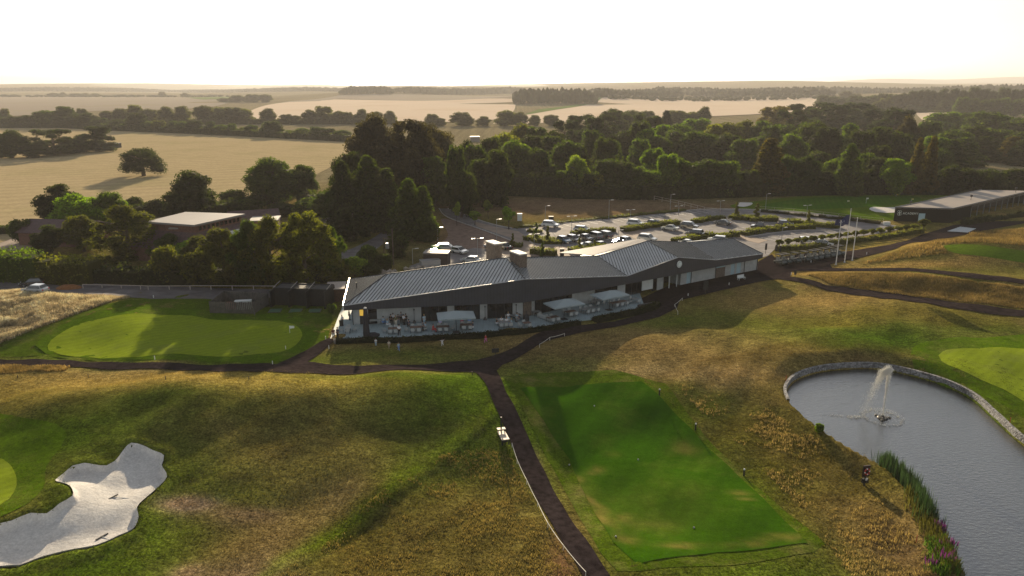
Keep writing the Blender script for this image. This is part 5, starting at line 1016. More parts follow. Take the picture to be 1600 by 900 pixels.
# far hills behind everything
def ridge(name, label, y0, prof, c):
    q = MB(); n = 80; xs = np.linspace(-9500, 9500, n)
    rows_ = []
    for j, (dy, k) in enumerate(((-900, 0), (-450, .7), (0, 1), (500, .6), (1000, -.05))): rows_.append([(x, y0 + dy, max(-2, prof(x) * k + 6 * math.sin(x * .004 + j))) if k > 0 else (x, y0 + dy, -2) for x in xs])
    V = np.array(rows_).reshape(-1, 3); I = [(r * n + i, r * n + i + 1, (r + 1) * n + i + 1, (r + 1) * n + i) for r in range(4) for i in range(n - 1)]
    o = link(name, npmesh(name, V, np.array(I), mat(name + str(y0), c, .95, var=.5, scale=.004), smooth=True)); structure(o, label, 'hills')
ridge('far_hills', 'palest blue-grey hills on the horizon', 9500, lambda x: 32 + 14 * math.sin(x * .0009 + 1) + 7 * math.sin(x * .0031) + 92 * float(sst(800, 5500, x)), (.06, .07, .04))
ridge('far_hills', 'hazy low hills before the horizon', 6300, lambda x: 34 + 9 * math.sin(x * .0016) + 6 * math.sin(x * .0043 + 2) + 12 * float(sst(900, 3500, x)), (.06, .07, .035))
#PART5
# ---------------------------------------------------------------- hedges and planting beds
def hedge(name, label, pts, wd, ht, c='m', s=.12, dens=26, cat='hedge', wob=.25, seed=0, group=None, base_off=0, px=True):
    g = np.random.default_rng(seed + abs(int(pts[0][0]))); w_ = [Vector(P(*p)) if px else Vector(p[:2]) for p in pts]; Vl, Fl, Cl = [], [], []; k = 0; core = MB()
    for i in range(len(w_) - 1):
        a, b = w_[i], w_[i + 1]; d = b - a; L_ = d.length; d.normalize(); n = Vector((-d.y, d.x)); m_ = max(1, int(L_ / 1.5))
        for j in range(m_):
            p = a + d * (L_ * (j + .5) / m_); h = ht * (1 + wob * .5 * g.uniform(-1, 1)); ww = wd * (1 + wob * .5 * g.uniform(-1, 1)); z = float(hz(p.x, p.y)) + base_off
            M_ = Matrix.Translation((p.x, p.y, z)) @ Matrix.Rotation(math.atan2(d.y, d.x), 4, 'Z')
            core.box((-L_ / m_ * .55, -ww / 2 * .85, -.1), (L_ / m_ * .55, ww / 2 * .85, h * .85), M=M_, taper=.05)
            q = int(dens * (L_ / m_) * (ww + 2 * h) * .5); 
            for _ in range(q):
                u = g.uniform(-.6, .6) * L_ / m_; f = g.random() * (ww + 2 * h)
                if f < ww: v, zz = f - ww / 2, h * g.uniform(.88, 1.1)
                elif f < ww + h: v, zz = -ww / 2 * g.uniform(.9, 1.1), f - ww
                else: v, zz = ww / 2 * g.uniform(.9, 1.1), f - ww - h
                c0 = np.array([p.x + d.x * u + n.x * v, p.y + d.y * u + n.y * v, z + zz]); t1 = g.normal(size=3); t1 /= np.linalg.norm(t1); t2 = np.cross(t1, g.normal(size=3)); t2 /= np.linalg.norm(t2); sz = s * g.uniform(.6, 1.5)
                Vl += [c0 - t1 * sz, c0 - t2 * sz * .7, c0 + t1 * sz, c0 + t2 * sz * .7]; Cl += [g.uniform(.7, 1.35)] * 4
    n = len(Vl); Vc = np.array(core.v); AV = np.concatenate([np.array(Vl), Vc]); Fq = np.concatenate([np.arange(n).reshape(-1, 4), np.array(core.f) + n]); cc = np.concatenate([np.repeat(np.array(Cl)[:, None], 3, 1), np.full((len(Vc), 3), .6)])  # core boxes tinted darker to paint the shade inside the hedge
    o = link(name, npmesh(name, AV, Fq, M_bush, cc), color=COLS[c]); tagp(o, label, cat, group); return o
COLS['hb'] = (.10, .105, .022); COLS['hd'] = (.028, .034, .016)
hedge('clipped_hedge', 'tall dark clipped hedge before the central wood', [(742, 303), (800, 305), (880, 308)], 5, 7.2, 'd', .35, 5, wob=.1)
hedge('roadside_hedge', 'dark bulky hedge beside the road at the far left edge', [(-20, 436), (30, 437), (66, 437)], 5, 5.2, 'g', .2, 14)
hedge('roadside_hedge', 'rounded golden-topped hedge beside the road', [(74, 440), (110, 441), (152, 441)], 5, 4.6, 'o', .2, 14)
hedge('roadside_hedge', 'dark undergrowth hedge beneath the roadside olive trees', [(152, 440), (250, 442), (350, 443), (430, 443), (540, 436)], 4, 3.0, 'd', .2, 10)
hedge('boundary_hedge', 'low dark hedge at the near edge of the stubble field', [(-20, 366), (40, 364), (95, 352)], 3, 2.2, 'd', .25, 8)
hedge('boundary_hedge', 'shrubby boundary between stubble field and shaded trees', [(180, 340), (260, 338), (340, 336), (400, 322), (470, 300)], 5, 3.4, 'd', .3, 7)
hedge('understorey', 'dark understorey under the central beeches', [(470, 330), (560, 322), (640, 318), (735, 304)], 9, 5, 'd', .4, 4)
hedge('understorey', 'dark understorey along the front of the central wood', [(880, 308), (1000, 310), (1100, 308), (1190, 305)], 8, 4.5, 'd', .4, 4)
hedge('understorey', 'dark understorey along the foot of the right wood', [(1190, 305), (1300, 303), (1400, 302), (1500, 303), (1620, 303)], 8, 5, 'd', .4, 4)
isl = [('long planted bed left of the parked car row', [(826, 374), (850, 379), (878, 380)], 4.0), ('thin planted bed above the parked car row', [(893, 367), (920, 365), (960, 362)], 1.8),
       ('planted bed behind the roof at the entrance', [(830, 396), (868, 400)], 2.4), ('planted bed partly hidden by the clubhouse roof', [(892, 396), (915, 393), (940, 388)], 3.2),
       ('long hedge island between two white cars', [(974, 362), (1010, 356), (1060, 351)], 2.4), ('hedge island right of the dark SUV', [(1082, 349), (1105, 345), (1130, 342)], 2.2),
       ('hedge island in front of the black car', [(1052, 378), (1095, 373), (1152, 369)], 2.6), ('broad bed with two columnar trees', [(1142, 341), (1170, 344), (1214, 345)], 4.2),
       ('hedge island at the right, lower arm of the V', [(1162, 368), (1190, 363), (1228, 359), (1270, 357)], 2.6), ('hedge island at the right, upper arm of the V', [(1220, 349), (1260, 352), (1312, 357)], 3.2)]
for i, (lb, pts, wd) in enumerate(isl): hedge('planting_bed', lb, pts, wd, 1.15, 'hb', .14, 26, 'planting bed', wob=.5, seed=i, group='planted islands in the car park')
hedge('verge', 'uneven grassy verge along the far edge of the car park', [(805, 357), (860, 350), (930, 343), (1000, 336), (1070, 329)], 2.2, .5, 'hb', .12, 16, 'verge', wob=.6)
hedge('planting_bed', 'small planted bed beside the pale entrance paving', [(797, 385), (815, 386)], 2.6, .9, 'hb', .14, 24, 'planting bed')
hedge('planting_bed', 'planted bed by the exit with a young tree', [(826, 362), (845, 364)], 2, .8, 'hb', .14, 20, 'planting bed')
hedge('range_hedge', 'low broken hedge between car park and practice green', [(1190, 331), (1250, 337), (1320, 344), (1375, 350)], 1.6, .7, 'hd', .14, 16, wob=.8)
hedge('low_hedge', 'dark hedge under the row of clipped trees', [(1213, 392), (1260, 388), (1320, 381), (1380, 373), (1440, 363)], 1.6, 1.1, 'hb', .13, 20, wob=.5)
hedge('terrace_hedge', 'long low dark clipped hedge along the front of the terrace', [(526, 536), (560, 535.5), (630, 534), (700, 530), (760, 526), (800, 522), (832, 519), (870, 514), (905, 507)], 1.1, .75, 'hd', .09, 50, wob=.12)
hedge('terrace_hedge', 'curved dark hedge along the right part of the terrace', [(930, 503), (960, 497), (1000, 489), (1018, 484), (1026, 478)], 1.7, .8, 'hd', .09, 50, wob=.15)
hedge('range_shrubs', 'row of dark rounded shrubs before the range bays', [(1505, 352), (1540, 346), (1580, 340), (1620, 336)], 1.6, 1.3, 'd', .16, 16, wob=.9)
hedge('shrub_border', 'dark shrubs behind the wooden enclosure and bays', [(418, 480), (428, 470)], 1.2, .9, 'd', .1, 30)
tree('bush', 519, 474, 14, 489, None, 'g', 'small green shrub between the black bays and the terrace')
tree('rfar', 1278, 668, 15, 684, None, 'b', 'small bright green shrub on the near bank of the pond')
hedge('field_hedge', 'dark continuous hedge at the foot of the first hedgerow trees', [(-20, 200), (100, 200), (200, 205), (300, 209), (400, 214), (480, 218), (545, 221)], 6, 4.5, 'd', .6, 1.2)
hedge('field_hedge', 'hazy hedge joining the second line of far trees', [(120, 194), (300, 194), (460, 194), (620, 194)], 8, 5, 'h', .9, .6)
# saplings and columns
for px, tp_, wd, bs, k, c_, lb in [(714, 314, 14, 353, 'sapling', 'y', 'yellow-green young tree by the drive, leftmost of four'), (742, 326, 20, 352, 'sapling', 'b', 'bright green young tree beside the drive, second of four'), (763, 311, 18, 342, 'sapling', 'y', 'yellowish young tree set back from the drive'),
    (735, 304, 14, 330, 'sapling', 'g', 'small green young tree nearest the clipped hedge'), (795, 321, 24, 359, 'sapling', 'b', 'fullest bright green young tree beside the drive bend'),
    (838, 347, 8, 375, 'column', 'g', 'slim columnar tree at the left of the first bed'), (855.5, 352, 8, 378, 'column', 'o', 'slim columnar tree in the middle of the first bed'), (848, 376, 9, 402, 'column', 'g', 'slim columnar tree behind the clubhouse roof'), (905, 371, 8, 392, 'column', 'o', 'slim columnar tree between the two car rows'), (929, 374, 6, 390, 'column', 'o', 'small brownish columnar tree beside the grey car'),
    (801, 364, 7, 386, 'column', 'o', 'thin young tree in the small bed by the entrance'), (1150.5, 314, 9, 340, 'column', 'o', 'columnar tree at the left of the broad bed'), (1181, 317, 10, 343, 'column', 'o', 'columnar tree at the right of the broad bed'), (1262, 328, 8, 353, 'column', 'o', 'brownish columnar tree on the right island')]:
    tree(k, px, tp_, wd, bs, None, c_, lb, 'young trees around the car park')
n_ = 18
for i in range(n_):
    u = i / (n_ - 1); px = 1217 + (1441 - 1217) * u ** 1.0; bs = 392 - 28 * u; tree('lolly', px, bs - 18.5 + 2 * u - (6 if i == n_ - 1 else 0), 13 + random.uniform(-1, 1) + (3 if i == n_ - 1 else 0), bs, None, 'o', 'clipped round-headed tree, ' + (ORD[i] if i == 0 else 'rightmost' if i == n_ - 1 else ORD[i] + ' from the left') + ' in the row above the golf carts', 'clipped trees above the golf carts')

# ---------------------------------------------------------------- cars
M_paint = mat('car paint', (1, 1, 1), .22, metal=.0, var=.03, objcol=True, spec=.9); M_paint.node_tree.nodes['Principled BSDF'].inputs['Coat Weight'].default_value = 1.0
M_tyre = mat('tyre', (.018, .018, .018), .85); M_rim = mat('alloy', (.35, .35, .36), .35, metal=.7); M_cglass = mat('car glass', (.02, .025, .03), .05, spec=1.0)
M_head = mat('headlamp', (.6, .6, .58), .1); M_tail = mat('tail lamp', (.35, .01, .01), .2); M_plate = mat('plate', (.7, .7, .6), .5); M_plast = mat('black plastic', (.02, .02, .02), .6)
def prism(mb, prof, y0, y1, inset=0.0, mi=0):
    """side outline (x,z) across the width, upper edge drawn in"""
    n = len(prof); i = len(mb.v); zmin = min(p[1] for p in prof); zmax = max(p[1] for p in prof)
    for y, s in ((y0, 1), (y1, -1)):
        for x, z in prof: mb.v.append((x, y + s * inset * (z - zmin) / (zmax - zmin), z))
    mb.f.append(tuple(i + k for k in range(n))); mb.f.append(tuple(i + n + k for k in reversed(range(n)))); mb.m += [mi, mi]; mb.uv += [None, None]
    for k in range(n): a, b = k, (k + 1) % n; mb.f.append((i + b, i + a, i + n + a, i + n + b)); mb.m.append(mi); mb.uv.append(None)
def car_kit(kind):
    L_ = dict(hatch=4.0, saloon=4.55, suv=4.6, estate=4.6, pickup=5.2)[kind]; H_ = dict(hatch=1.47, saloon=1.43, suv=1.72, estate=1.48, pickup=1.78)[kind]; hw = .9 if kind not in ('suv', 'pickup') else .95
    bz = .95 if kind in ('suv', 'pickup') else .85; f, r = L_ / 2, -L_ / 2; k = Kit('parked_car', 'car')
    body = MB(); prism(body, [(r, .32), (f - .05, .30), (f, .55), (f - .12, bz - .12), (f - 1.05, bz), (r + .15, bz + .04), (r, bz - .1)], -hw, hw, .07)
    b = k.add('body', body.mesh('body', M_paint, bevel=.07, smooth=False), slot='c')
    rx = dict(hatch=r + .25, saloon=r + 1.0, suv=r + .2, estate=r + .25, pickup=-.6)[kind]; fx = f - 1.0; tx0 = rx + (.35 if kind in ('hatch', 'estate', 'suv') else .7); tx1 = fx - .75
    if kind == 'pickup': tx0 = rx + .15
    cab = MB(); prism(cab, [(rx, bz), (fx, bz), (tx1, H_), (tx0, H_)], -hw + .06, hw - .06, .17); k.add('cabin', cab.mesh('cabin', M_paint, bevel=.05), slot='c')
    def pane(name, pts):
        mm = MB(); mm.quad(pts); k.add(name, mm.mesh(name, M_cglass))
    i0, i1 = hw - .08, hw - .24; e = .035
    def lerp(a, b, t): return a + (b - a) * t
    pane('windscreen', [(lerp(fx, tx1, .08) + e, -lerp(i0, i1, .1), lerp(bz, H_, .08) + e), (lerp(fx, tx1, .08) + e, lerp(i0, i1, .1), lerp(bz, H_, .08) + e), (lerp(fx, tx1, .88) + e, lerp(i0, i1, .9), lerp(bz, H_, .88) + e), (lerp(fx, tx1, .88) + e, -lerp(i0, i1, .9), lerp(bz, H_, .88) + e)])
    pane('rear_window', [(lerp(rx, tx0, .15) - e, lerp(i0, i1, .2), lerp(bz, H_, .15) + e), (lerp(rx, tx0, .15) - e, -lerp(i0, i1, .2), lerp(bz, H_, .15) + e), (lerp(rx, tx0, .85) - e, -lerp(i0, i1, .85), lerp(bz, H_, .85) + e), (lerp(rx, tx0, .85) - e, lerp(i0, i1, .85), lerp(bz, H_, .85) + e)])
    for s in (-1, 1):
        y0, y1 = s * (hw - .06 - .17 * .12 + .02), s * (hw - .06 - .17 * .82 + .02)
        pane('side_window', [(lerp(rx, tx0, .12) + .12, y0, lerp(bz, H_, .12)), (lerp(fx, tx1, .12) - .12, y0, lerp(bz, H_, .12)), (lerp(fx, tx1, .82) - .08, y1, lerp(bz, H_, .82)), (lerp(rx, tx0, .82) + .08, y1, lerp(bz, H_, .82))])
        MBm = MB(); MBm.box((f - .1, s * .62 - .2, .62), (f + .0, s * .62 + .2, .76)); k.add('headlight', MBm.mesh('headlight', M_head))
        MBt = MB(); MBt.box((r - .02, s * .68 - .14, .62), (r + .06, s * .68 + .14, .82)); k.add('taillight', MBt.mesh('taillight', M_tail))
        mm = MB(); mm.box((fx - .2, s * (hw + .02) - .09, bz - .02), (fx - .02, s * (hw + .02) + .09, bz + .14)); k.add('wing_mirror', mm.mesh('wing_mirror', M_paint), slot='c')
        for x in (f - .85, r + .85):
            t = MB(); t.lathe([(.29, -.11), (.33, -.08), (.33, .08), (.29, .11)], 14, axis='Y'); w__ = k.add('wheel', t.mesh('wheel', M_tyre), loc=(x, s * (hw - .07), .33))
            t = MB(); t.lathe([(.2, .0), (.2, .015)], 10, axis='Y'); k.add('rim', t.mesh('rim', M_rim), w__, loc=(0, s * .115 - (.015 if s < 0 else 0), 0))
    t = MB(); t.box((f - .03, -.26, .4), (f + .02, .26, .5)); k.add('number_plate', t.mesh('number_plate', M_plate)); t = MB(); t.box((f - .04, -.5, .52), (f + .012, .5, .62)); k.add('grille', t.mesh('grille', M_plast))
    if kind == 'pickup':
        t = MB(); t.box((r + .1, -hw + .12, bz + .045), (rx - .05, hw - .12, bz + .06)); k.add('load_bed', t.mesh('load_bed', M_plast))
    return k
CK = {k: car_kit(k) for k in ('hatch', 'saloon', 'suv', 'estate', 'pickup')}
PT = dict(white=(.72, .72, .70), silver=(.42, .44, .46), black=(.012, .012, .014), dark=(.03, .032, .04), blue=(.16, .26, .36), navy=(.02, .03, .08), grey=(.14, .14, .15), cream=(.6, .58, .5), red=(.3, .02, .02))
def car(kind, px, py, c, ang, label, z=None, group='cars in the car park'):
    p = P3(px, py); o = CK[kind].place((p.x, p.y, p.z + .085), R(ang), (1, 1, 1), label, group, {'c': PT[c]})
    if 'sun' in label:      # tilted so that their flat tops mirror the sun to the camera
        n = (sv + (camo.location - p).normalized()).normalized(); q = Vector((0, 0, 1)).rotation_difference(n); o.rotation_mode = 'QUATERNION'; o.rotation_quaternion = q @ o.rotation_euler.to_quaternion() if False else q @ Matrix.Rotation(R(ang), 3, 'Z').to_quaternion()
    return o
FW, BW = -55, 125
for a in [
    ('suv', 860, 355, 'white', -20, 'white SUV at the top left of the car park by a dark bin'), ('estate', 910, 362, 'white', -25, 'white estate car just above the row of five'),
    ('hatch', 881, 379, 'blue', FW, 'pale blue hatchback at the left of the row of five'), ('hatch', 896, 377, 'dark', FW, 'dark hatchback, second in the row of five'), ('saloon', 914, 375, 'black', FW, 'black car with pale windscreen, middle of the row of five'), ('suv', 929, 373, 'grey', BW, 'grey SUV, fourth in the row of five'), ('suv', 944, 371.5, 'dark', BW, 'dark SUV at the right end of the row of five'),
    ('saloon', 919, 388, 'silver', FW + 15, 'silver car half hidden by the planted bed behind the roof'), ('saloon', 938, 387, 'dark', BW, 'dark saloon between the silver car and the sloping roof'), ('hatch', 964, 384, 'black', BW, 'black hatchback close above the sunlit roof slope'), ('hatch', 979, 380, 'white', FW, 'white car next to the black hatchback above the roof slope'), ('suv', 1011, 377, 'cream', FW + 20, 'cream SUV above the roof ridge'),
    ('suv', 993, 353, 'white', FW + 30, 'white SUV at the left end of the long hedge island'), ('estate', 1018, 352, 'navy', 150, 'dark blue estate behind the long hedge island'), ('saloon', 1047, 360, 'cream', 150, 'pale cream saloon below the long hedge island'), ('suv', 1077, 357, 'black', FW + 25, 'large black SUV with pale bonnet right of the cream saloon'),
    ('suv', 1085, 369, 'black', 150, 'black SUV on its own behind the hedge island'), ('saloon', 1129, 351.5, 'black', 150, 'black saloon in the middle right of the car park'), ('saloon', 1073, 384, 'cream', 150, 'pale car cut off by the clubhouse roof'), ('estate', 1121, 378, 'white', 155, 'bright white estate just above the roof at right'),
    ('pickup', 1189, 358, 'dark', 155, 'dark car with pale windscreen at the right island'), ('hatch', 1227, 353, 'navy', -20, 'dark blue hatchback near the flagpoles'), ('estate', 1262, 380, 'white', -10, 'white car glimpsed between the clipped trees, left one'), ('estate', 1285, 384, 'white', -15, 'white car glimpsed between the clipped trees, right one'),
    ('hatch', 718, 396, 'white', FW + 15, 'white hatchback glinting in the sun at the bottom of the soil bank'), ('estate', 697, 391, 'silver', -5, 'silver car blazing with sun glare beside the white hatchback'), ('suv', 769, 390, 'white', BW, 'white vehicle behind the rear chimney'), ('saloon', 788, 389, 'black', BW, 'black saloon parked right of the rear chimney'), ('hatch', 735, 411, 'silver', 160, 'silver car whose top shows over the roof ridge')]: car(*a)
for a in [('suv', 944, 238, 'red', -30, 'dark red car in the gap in the central wood'), ('hatch', 962, 243.5, 'white', -60, 'small white car at the left of the wood gap'), ('hatch', 971, 237, 'silver', -60, 'silver car in the wood gap'), ('suv', 989, 233, 'white', -100, 'white van at the right of the wood gap'), ('hatch', 973, 245, 'silver', -40, 'silver car lowest in the wood gap'), ('hatch', 984, 248, 'grey', -40, 'grey car lowest right in the wood gap')]: car(*a, group='cars in the gap of the wood')
car('hatch', 56, 458, 'silver', 172, 'silver hatchback driving on the road at far left', group='cars on the access road'); car('hatch', 51, 447, 'dark', -160, 'dark car in shade behind the silver hatchback on the road', group='cars on the access road')
# soil heap
x, y = P(108, 451); iv, if_ = ICO2; g_ = np.random.default_rng(3); v = iv * (1 + .15 * (g_.random(len(iv)) - .5))[:, None] * np.array([2.6, 1.5, .9]); tagp(link('earth_heap', npmesh('earth_heap', v, if_, mat('orange earth', (.25, .10, .03), .95, var=.3)), loc=(x, y, .05)), 'small orange heap of earth beside the road', 'heap')

# ---------------------------------------------------------------- golf carts
def cart_kit():
    k = Kit('golf_cart', 'golf cart'); b = MB(); prism(b, [(-1.15, .3), (1.1, .28), (1.2, .55), (.75, .85), (.5, .45), (-.1, .42), (-.2, .62), (-1.0, .66), (-1.2, .5)], -.55, .55, .03); k.add('body', b.mesh('body', mat('cart body', (.03, .045, .045), .3, spec=.8), bevel=.03))
    r = MB(); r.box((-.9, -.6, 1.82), (.65, .6, 1.92)); k.add('roof', r.mesh('roof', mat('cart roof', (.02, .022, .026), .8, spec=.05), bevel=.04))
    for x, x2 in ((-.8, -.75), (.7, .45)):
        for y in (-.52, .52): k.add('post', MB().bar((x, y, .6), (x2, y, 1.84), .025, 5).mesh('post', M_plast))
    s = MB(); s.box((-.55, -.5, .66), (.0, .5, .8)); k.add('seat', s.mesh('seat', mat('cart seat', (.33, .33, .31), .7), bevel=.03)); s = MB(); s.box((-.68, -.5, .8), (-.55, .5, 1.2)); k.add('backrest', s.mesh('backrest', MATS['cart seat'], bevel=.03))
    w_ = MB(); w_.quad([(.72, -.5, .9), (.72, .5, .9), (.5, .5, 1.75), (.5, -.5, 1.75)]); k.add('windscreen', w_.mesh('windscreen', mat('clear screen', (.04, .05, .05), .1, alpha=.3, spec=.2)))
    for x in (.75, -.8):
        for s_ in (-1, 1):
            t = MB(); t.lathe([(.2, -.1), (.23, -.06), (.23, .06), (.2, .1)], 10, axis='Y'); k.add('wheel', t.mesh('wheel', M_tyre), loc=(x, s_ * .5, .23))
    t = MB(); t.lathe([(.14, 0), (.16, .8), (.12, .85)], 8); k.add('golf_bag', t.mesh('golf_bag', M_plast), loc=(-1.1, .2, .5)); k.add('steering_wheel', MB().bar((.35, .22, .8), (.2, .22, 1.05), .02, 4).lathe([(.16, 1.02), (.16, 1.05)], 10, (.2, .22, 0)).mesh('steering_wheel', M_plast))
    return k
ck = cart_kit(); cp = [(1219, 414), (1227, 412.5), (1241.5, 411), (1256, 409), (1268, 407.5), (1276, 406), (1286, 404), (1295, 402.5), (1304, 400.5), (1311, 399)]
for i, (px, py) in enumerate(cp):
    p = P3(px, py); ck.place((p.x, p.y, p.z + .13), R(-62), (1.1, 1.1, 1.1), 'dark golf cart with pale seat, ' + (ORD[0] if i == 0 else 'rightmost' if i == len(cp) - 1 else ORD[i] + ' from the left') + ' in the parked row', 'golf carts parked in a row')

# ---------------------------------------------------------------- lamp posts, flagpoles, bins, signs
M_steel = mat('galvanised steel', (.32, .33, .34), .45, metal=.6)
def lamp(px, base, top, label, heads=2, z0=0):
    x, y, h = pxh(px, base, top); r = link('lamp_post', None, None, (x, y, float(hz(x, y))), (0, 0, R(20))); tagp(r, label, 'lamp post', 'lamp posts around the car park')
    MB().bar((0, 0, 0), (0, 0, h), .075, 6, r2=.05).obj('pole', M_steel, r)
    for s in ((-1, 1) if heads == 2 else (1,)):
        MB().bar((0, 0, h), (s * .7, 0, h + .05), .04, 5).obj('arm', M_steel, r); MB().box((s * .95 - .38, -.14, h), (s * .95 + .38, .14, h + .1)).obj('lamp_head', mat('lamp head', (.5, .5, .5), .4) if 'lamp head' not in MATS else MATS['lamp head'], r)
LP = [(645, 412, 389, 1), (684, 376, 356, 2), (746.5, 407, 373, 2), (776, 376, 343, 1), (834.5, 396, 366, 2), (852, 349, 322, 1), (893, 368, 338, 2), (951, 343, 313, 1), (985, 341, 328, 2), (1047, 331, 304, 1), (1060, 337, 322, 2), (1125, 330, 314, 2), (1063, 357, 347, 1), (1136, 353, 343, 1), (1196, 327, 303, 1), (1221, 377, 356, 1), (1259, 348, 321, 2), (966, 371, 360, 1)]
for i, (px, b_, t_, hd) in enumerate(sorted(LP)): lamp(px, b_, t_, ('twin-headed' if hd == 2 else 'single-headed') + ' grey lamp post, ' + (ORD[0] if i == 0 else 'rightmost' if i == len(LP) - 1 else ORD[i] + ' from the left') + ' in the car park', hd)
M_fp = mat('white pole', (.75, .72, .68), .35)
for i, (px, b_, t_, lb) in enumerate([(1306, 413.5, 346, 'shorter white flagpole at the left of the three'), (1319.5, 410, 327, 'tallest white flagpole flying a navy flag'), (1331.5, 407, 341, 'shorter white flagpole at the right of the three')]):
    x, y = P(px, b_); tx = {0: 1313, 1: 1327, 2: 1338}[i]; d = ray(tx, t_); h = CAMH + d[2] * y / d[1] - float(hz(x, y)); r = link('flagpole', None, None, (x, y, float(hz(x, y)))); tagp(r, lb, 'flagpole', 'flagpoles')
    MB().bar((0, 0, 0), (0, 0, h), .11, 8, r2=.06).obj('pole', M_fp, r); MB().lathe([(.02, h), (.12, h + .08), (.02, h + .2)], 8).obj('finial', M_fp, r); MB().lathe([(.25, 0), (.2, .12)], 8).obj('base_plate', M_steel, r)
    if i == 1:
        q = MB(); n_ = 12; zt = h - 1.1
        for a in range(n_):
            for b_ in range(5):
                def fp(u, v): return (-.1 - 2.9 * u, -.5 * u + .25 * math.sin(u * 7 + v), zt - 2.0 * v * (1 - .15 * u) - 1.15 * u * (1 - v * .55) + .1 * math.sin(u * 9))
                q.quad([fp(a / n_, b_ / 5), fp((a + 1) / n_, b_ / 5), fp((a + 1) / n_, (b_ + 1) / 5), fp(a / n_, (b_ + 1) / 5)], 1 if (4 <= a <= 8 and b_ == 2 and a % 2 == 0) else 0)
        fl = q.obj('flag', [mat('navy flag', (.012, .02, .09), .7), mat('flag mark', (.2, .22, .3), .7)], r)
def post_with(name, label, cat, px, base, top, body, **k): pass
def box_thing(name, label, cat, px, py, s, m, rz=0, top=None, group=None):
    p = P3(px, py); r = link(name, None, None, (p.x, p.y, p.z + .03), (0, 0, R(rz))); tagp(r, label, cat, group); MB().box((-s[0] / 2, -s[1] / 2, 0), (s[0] / 2, s[1] / 2, s[2] * .9)).obj('body', m, r, bevel=.03); MB().box((-s[0] / 2 - .05, -s[1] / 2 - .05, s[2] * .9), (s[0] / 2 + .05, s[1] / 2 + .05, s[2])).obj('lid', top or m, r, bevel=.02); return r
box_thing('waste_bin', 'dark bin beside the white SUV at the top left', 'bin', 861, 346, (1.3, 1.1, 1.4), M_plast); box_thing('white_cabinet', 'white box standing alone by the brown field', 'cabinet', 812, 345, (1.3, 1, 2.0), M_poster)
box_thing('ticket_machine', 'dark round-topped machine at the car park entrance', 'machine', 878, 400, (.9, .6, 1.6), M_plast)
box_thing('meter_box', 'dark box sign post by the right car park fence', 'post', 1385, 352, (1.6, .8, .9), M_poster)
# utility poles with transformer
for i, (px, b_, t_, lb) in enumerate([(601, 412, 371, 'timber utility pole by the lane, left of the pair'), (615, 414, 357, 'timber utility pole by the lane, right of the pair')]):
    x, y, h = pxh(px, b_, t_); r = link('utility_pole', None, None, (x, y, 0)); tagp(r, lb, 'utility pole', 'utility poles'); MB().bar((0, 0, 0), (0, 0, h), .14, 7, r2=.1).obj('pole', M_bark, r)
    if i == 0: MB().bar((-.2, 0, h - .3), (1.5, .1, h - .3), .06, 5).obj('crossarm', M_bark, r); MB().lathe([(.35, 3.2), (.4, 3.4), (.4, 4.2), (.3, 4.4)], 10, (.7, 0, 0)).obj('transformer', M_steel, r)
# goods at the service end behind the roof
box_thing('bin_store', 'dark timber bin store behind the roof ridge', 'bin store', 683, 412, (5.2, 3, 2.6), mat('bin store boards', (.05, .035, .03), .8), -5, M_pale)
box_thing('storage_box', 'green wheeled container beside the glinting cars', 'container', 680, 396, (1.6, 1.2, 1.8), mat('green plastic', (.12, .35, .06), .5))
box_thing('storage_box', 'pale covered container behind the roof ridge', 'container', 672, 417, (4.0, 2.0, 1.5), M_sky, 20)
box_thing('store_panel', 'rusty upright store panel catching the sun behind the ridge', 'panel', 676, 408, (1.8, 1.2, 2.6), mat('rusty panel', (.22, .10, .05), .6), 0, M_sky)
def rubble(px, py, n, label):
    p = P3(px, py); g = np.random.default_rng(int(px)); Vs, Fs = [], []; iv, if_ = ICO1
    for i in range(n): c = np.array([g.normal() * 1.8, g.normal() * .9, 0]); s = g.uniform(.2, .7); Vs.append(c + [0, 0, s * .5] + iv * s * (1 + .3 * (g.random((len(iv), 1)) - .5))); Fs.append(if_ + len(iv) * i)
    tagp(link('rubble_heap', npmesh('rubble_heap', np.concatenate(Vs), np.concatenate(Fs), mat('rubble', (.32, .28, .24), .9, var=.4) if 'rubble' not in MATS else MATS['rubble']), loc=tuple(p)), label, 'rubble', kind='stuff')
rubble(655, 421, 26, 'grey rubble heap behind the left roof ridge'); rubble(596, 428, 22, 'grey rubble beside the clubhouse rear corner')

# ---------------------------------------------------------------- rail fence, wooden enclosure
def rail_fence(name, label, pts, h, sp, m, rails=(1,), group=None, r=.05, cat='fence'):
    w_ = [P3(*p) for p in pts]; root = link(name, None); tagp(root, label, cat, group); line = []
    for i in range(len(w_) - 1):
        n = max(1, int((w_[i + 1] - w_[i]).length / sp)); line += [w_[i].lerp(w_[i + 1], k / n) for k in range(n)]
    line.append(w_[-1]); root.location = line[0]; o0 = line[0]
    for p in line[:100]: MB().bar(p - o0, p - o0 + Vector((0, 0, h)), r, 5).obj('post', m, root)
    for f in rails:
        q = MB()
        for a, b in zip(line, line[1:]): q.bar(a - o0 + Vector((0, 0, h * f)), b - o0 + Vector((0, 0, h * f)), r * .8, 4)
        q.obj('rail', m, root)
M_rail = mat('weathered rail', (.42, .36, .31), .6, var=.15)
rail_fence('rail_fence', 'long low pale rail along the far side of the access road', [(130, 451), (220, 453), (232, 453.5), (330, 453), (430, 453.5)], .8, 3.4, M_rail, (1,), r=.09)
rail_fence('rail_fence', 'pale post and rail fence crossing toward the practice green', [(1022, 313), (1060, 321), (1100, 331), (1125, 334)], 1.4, 3.5, M_rail, (.5, 1), r=.07)
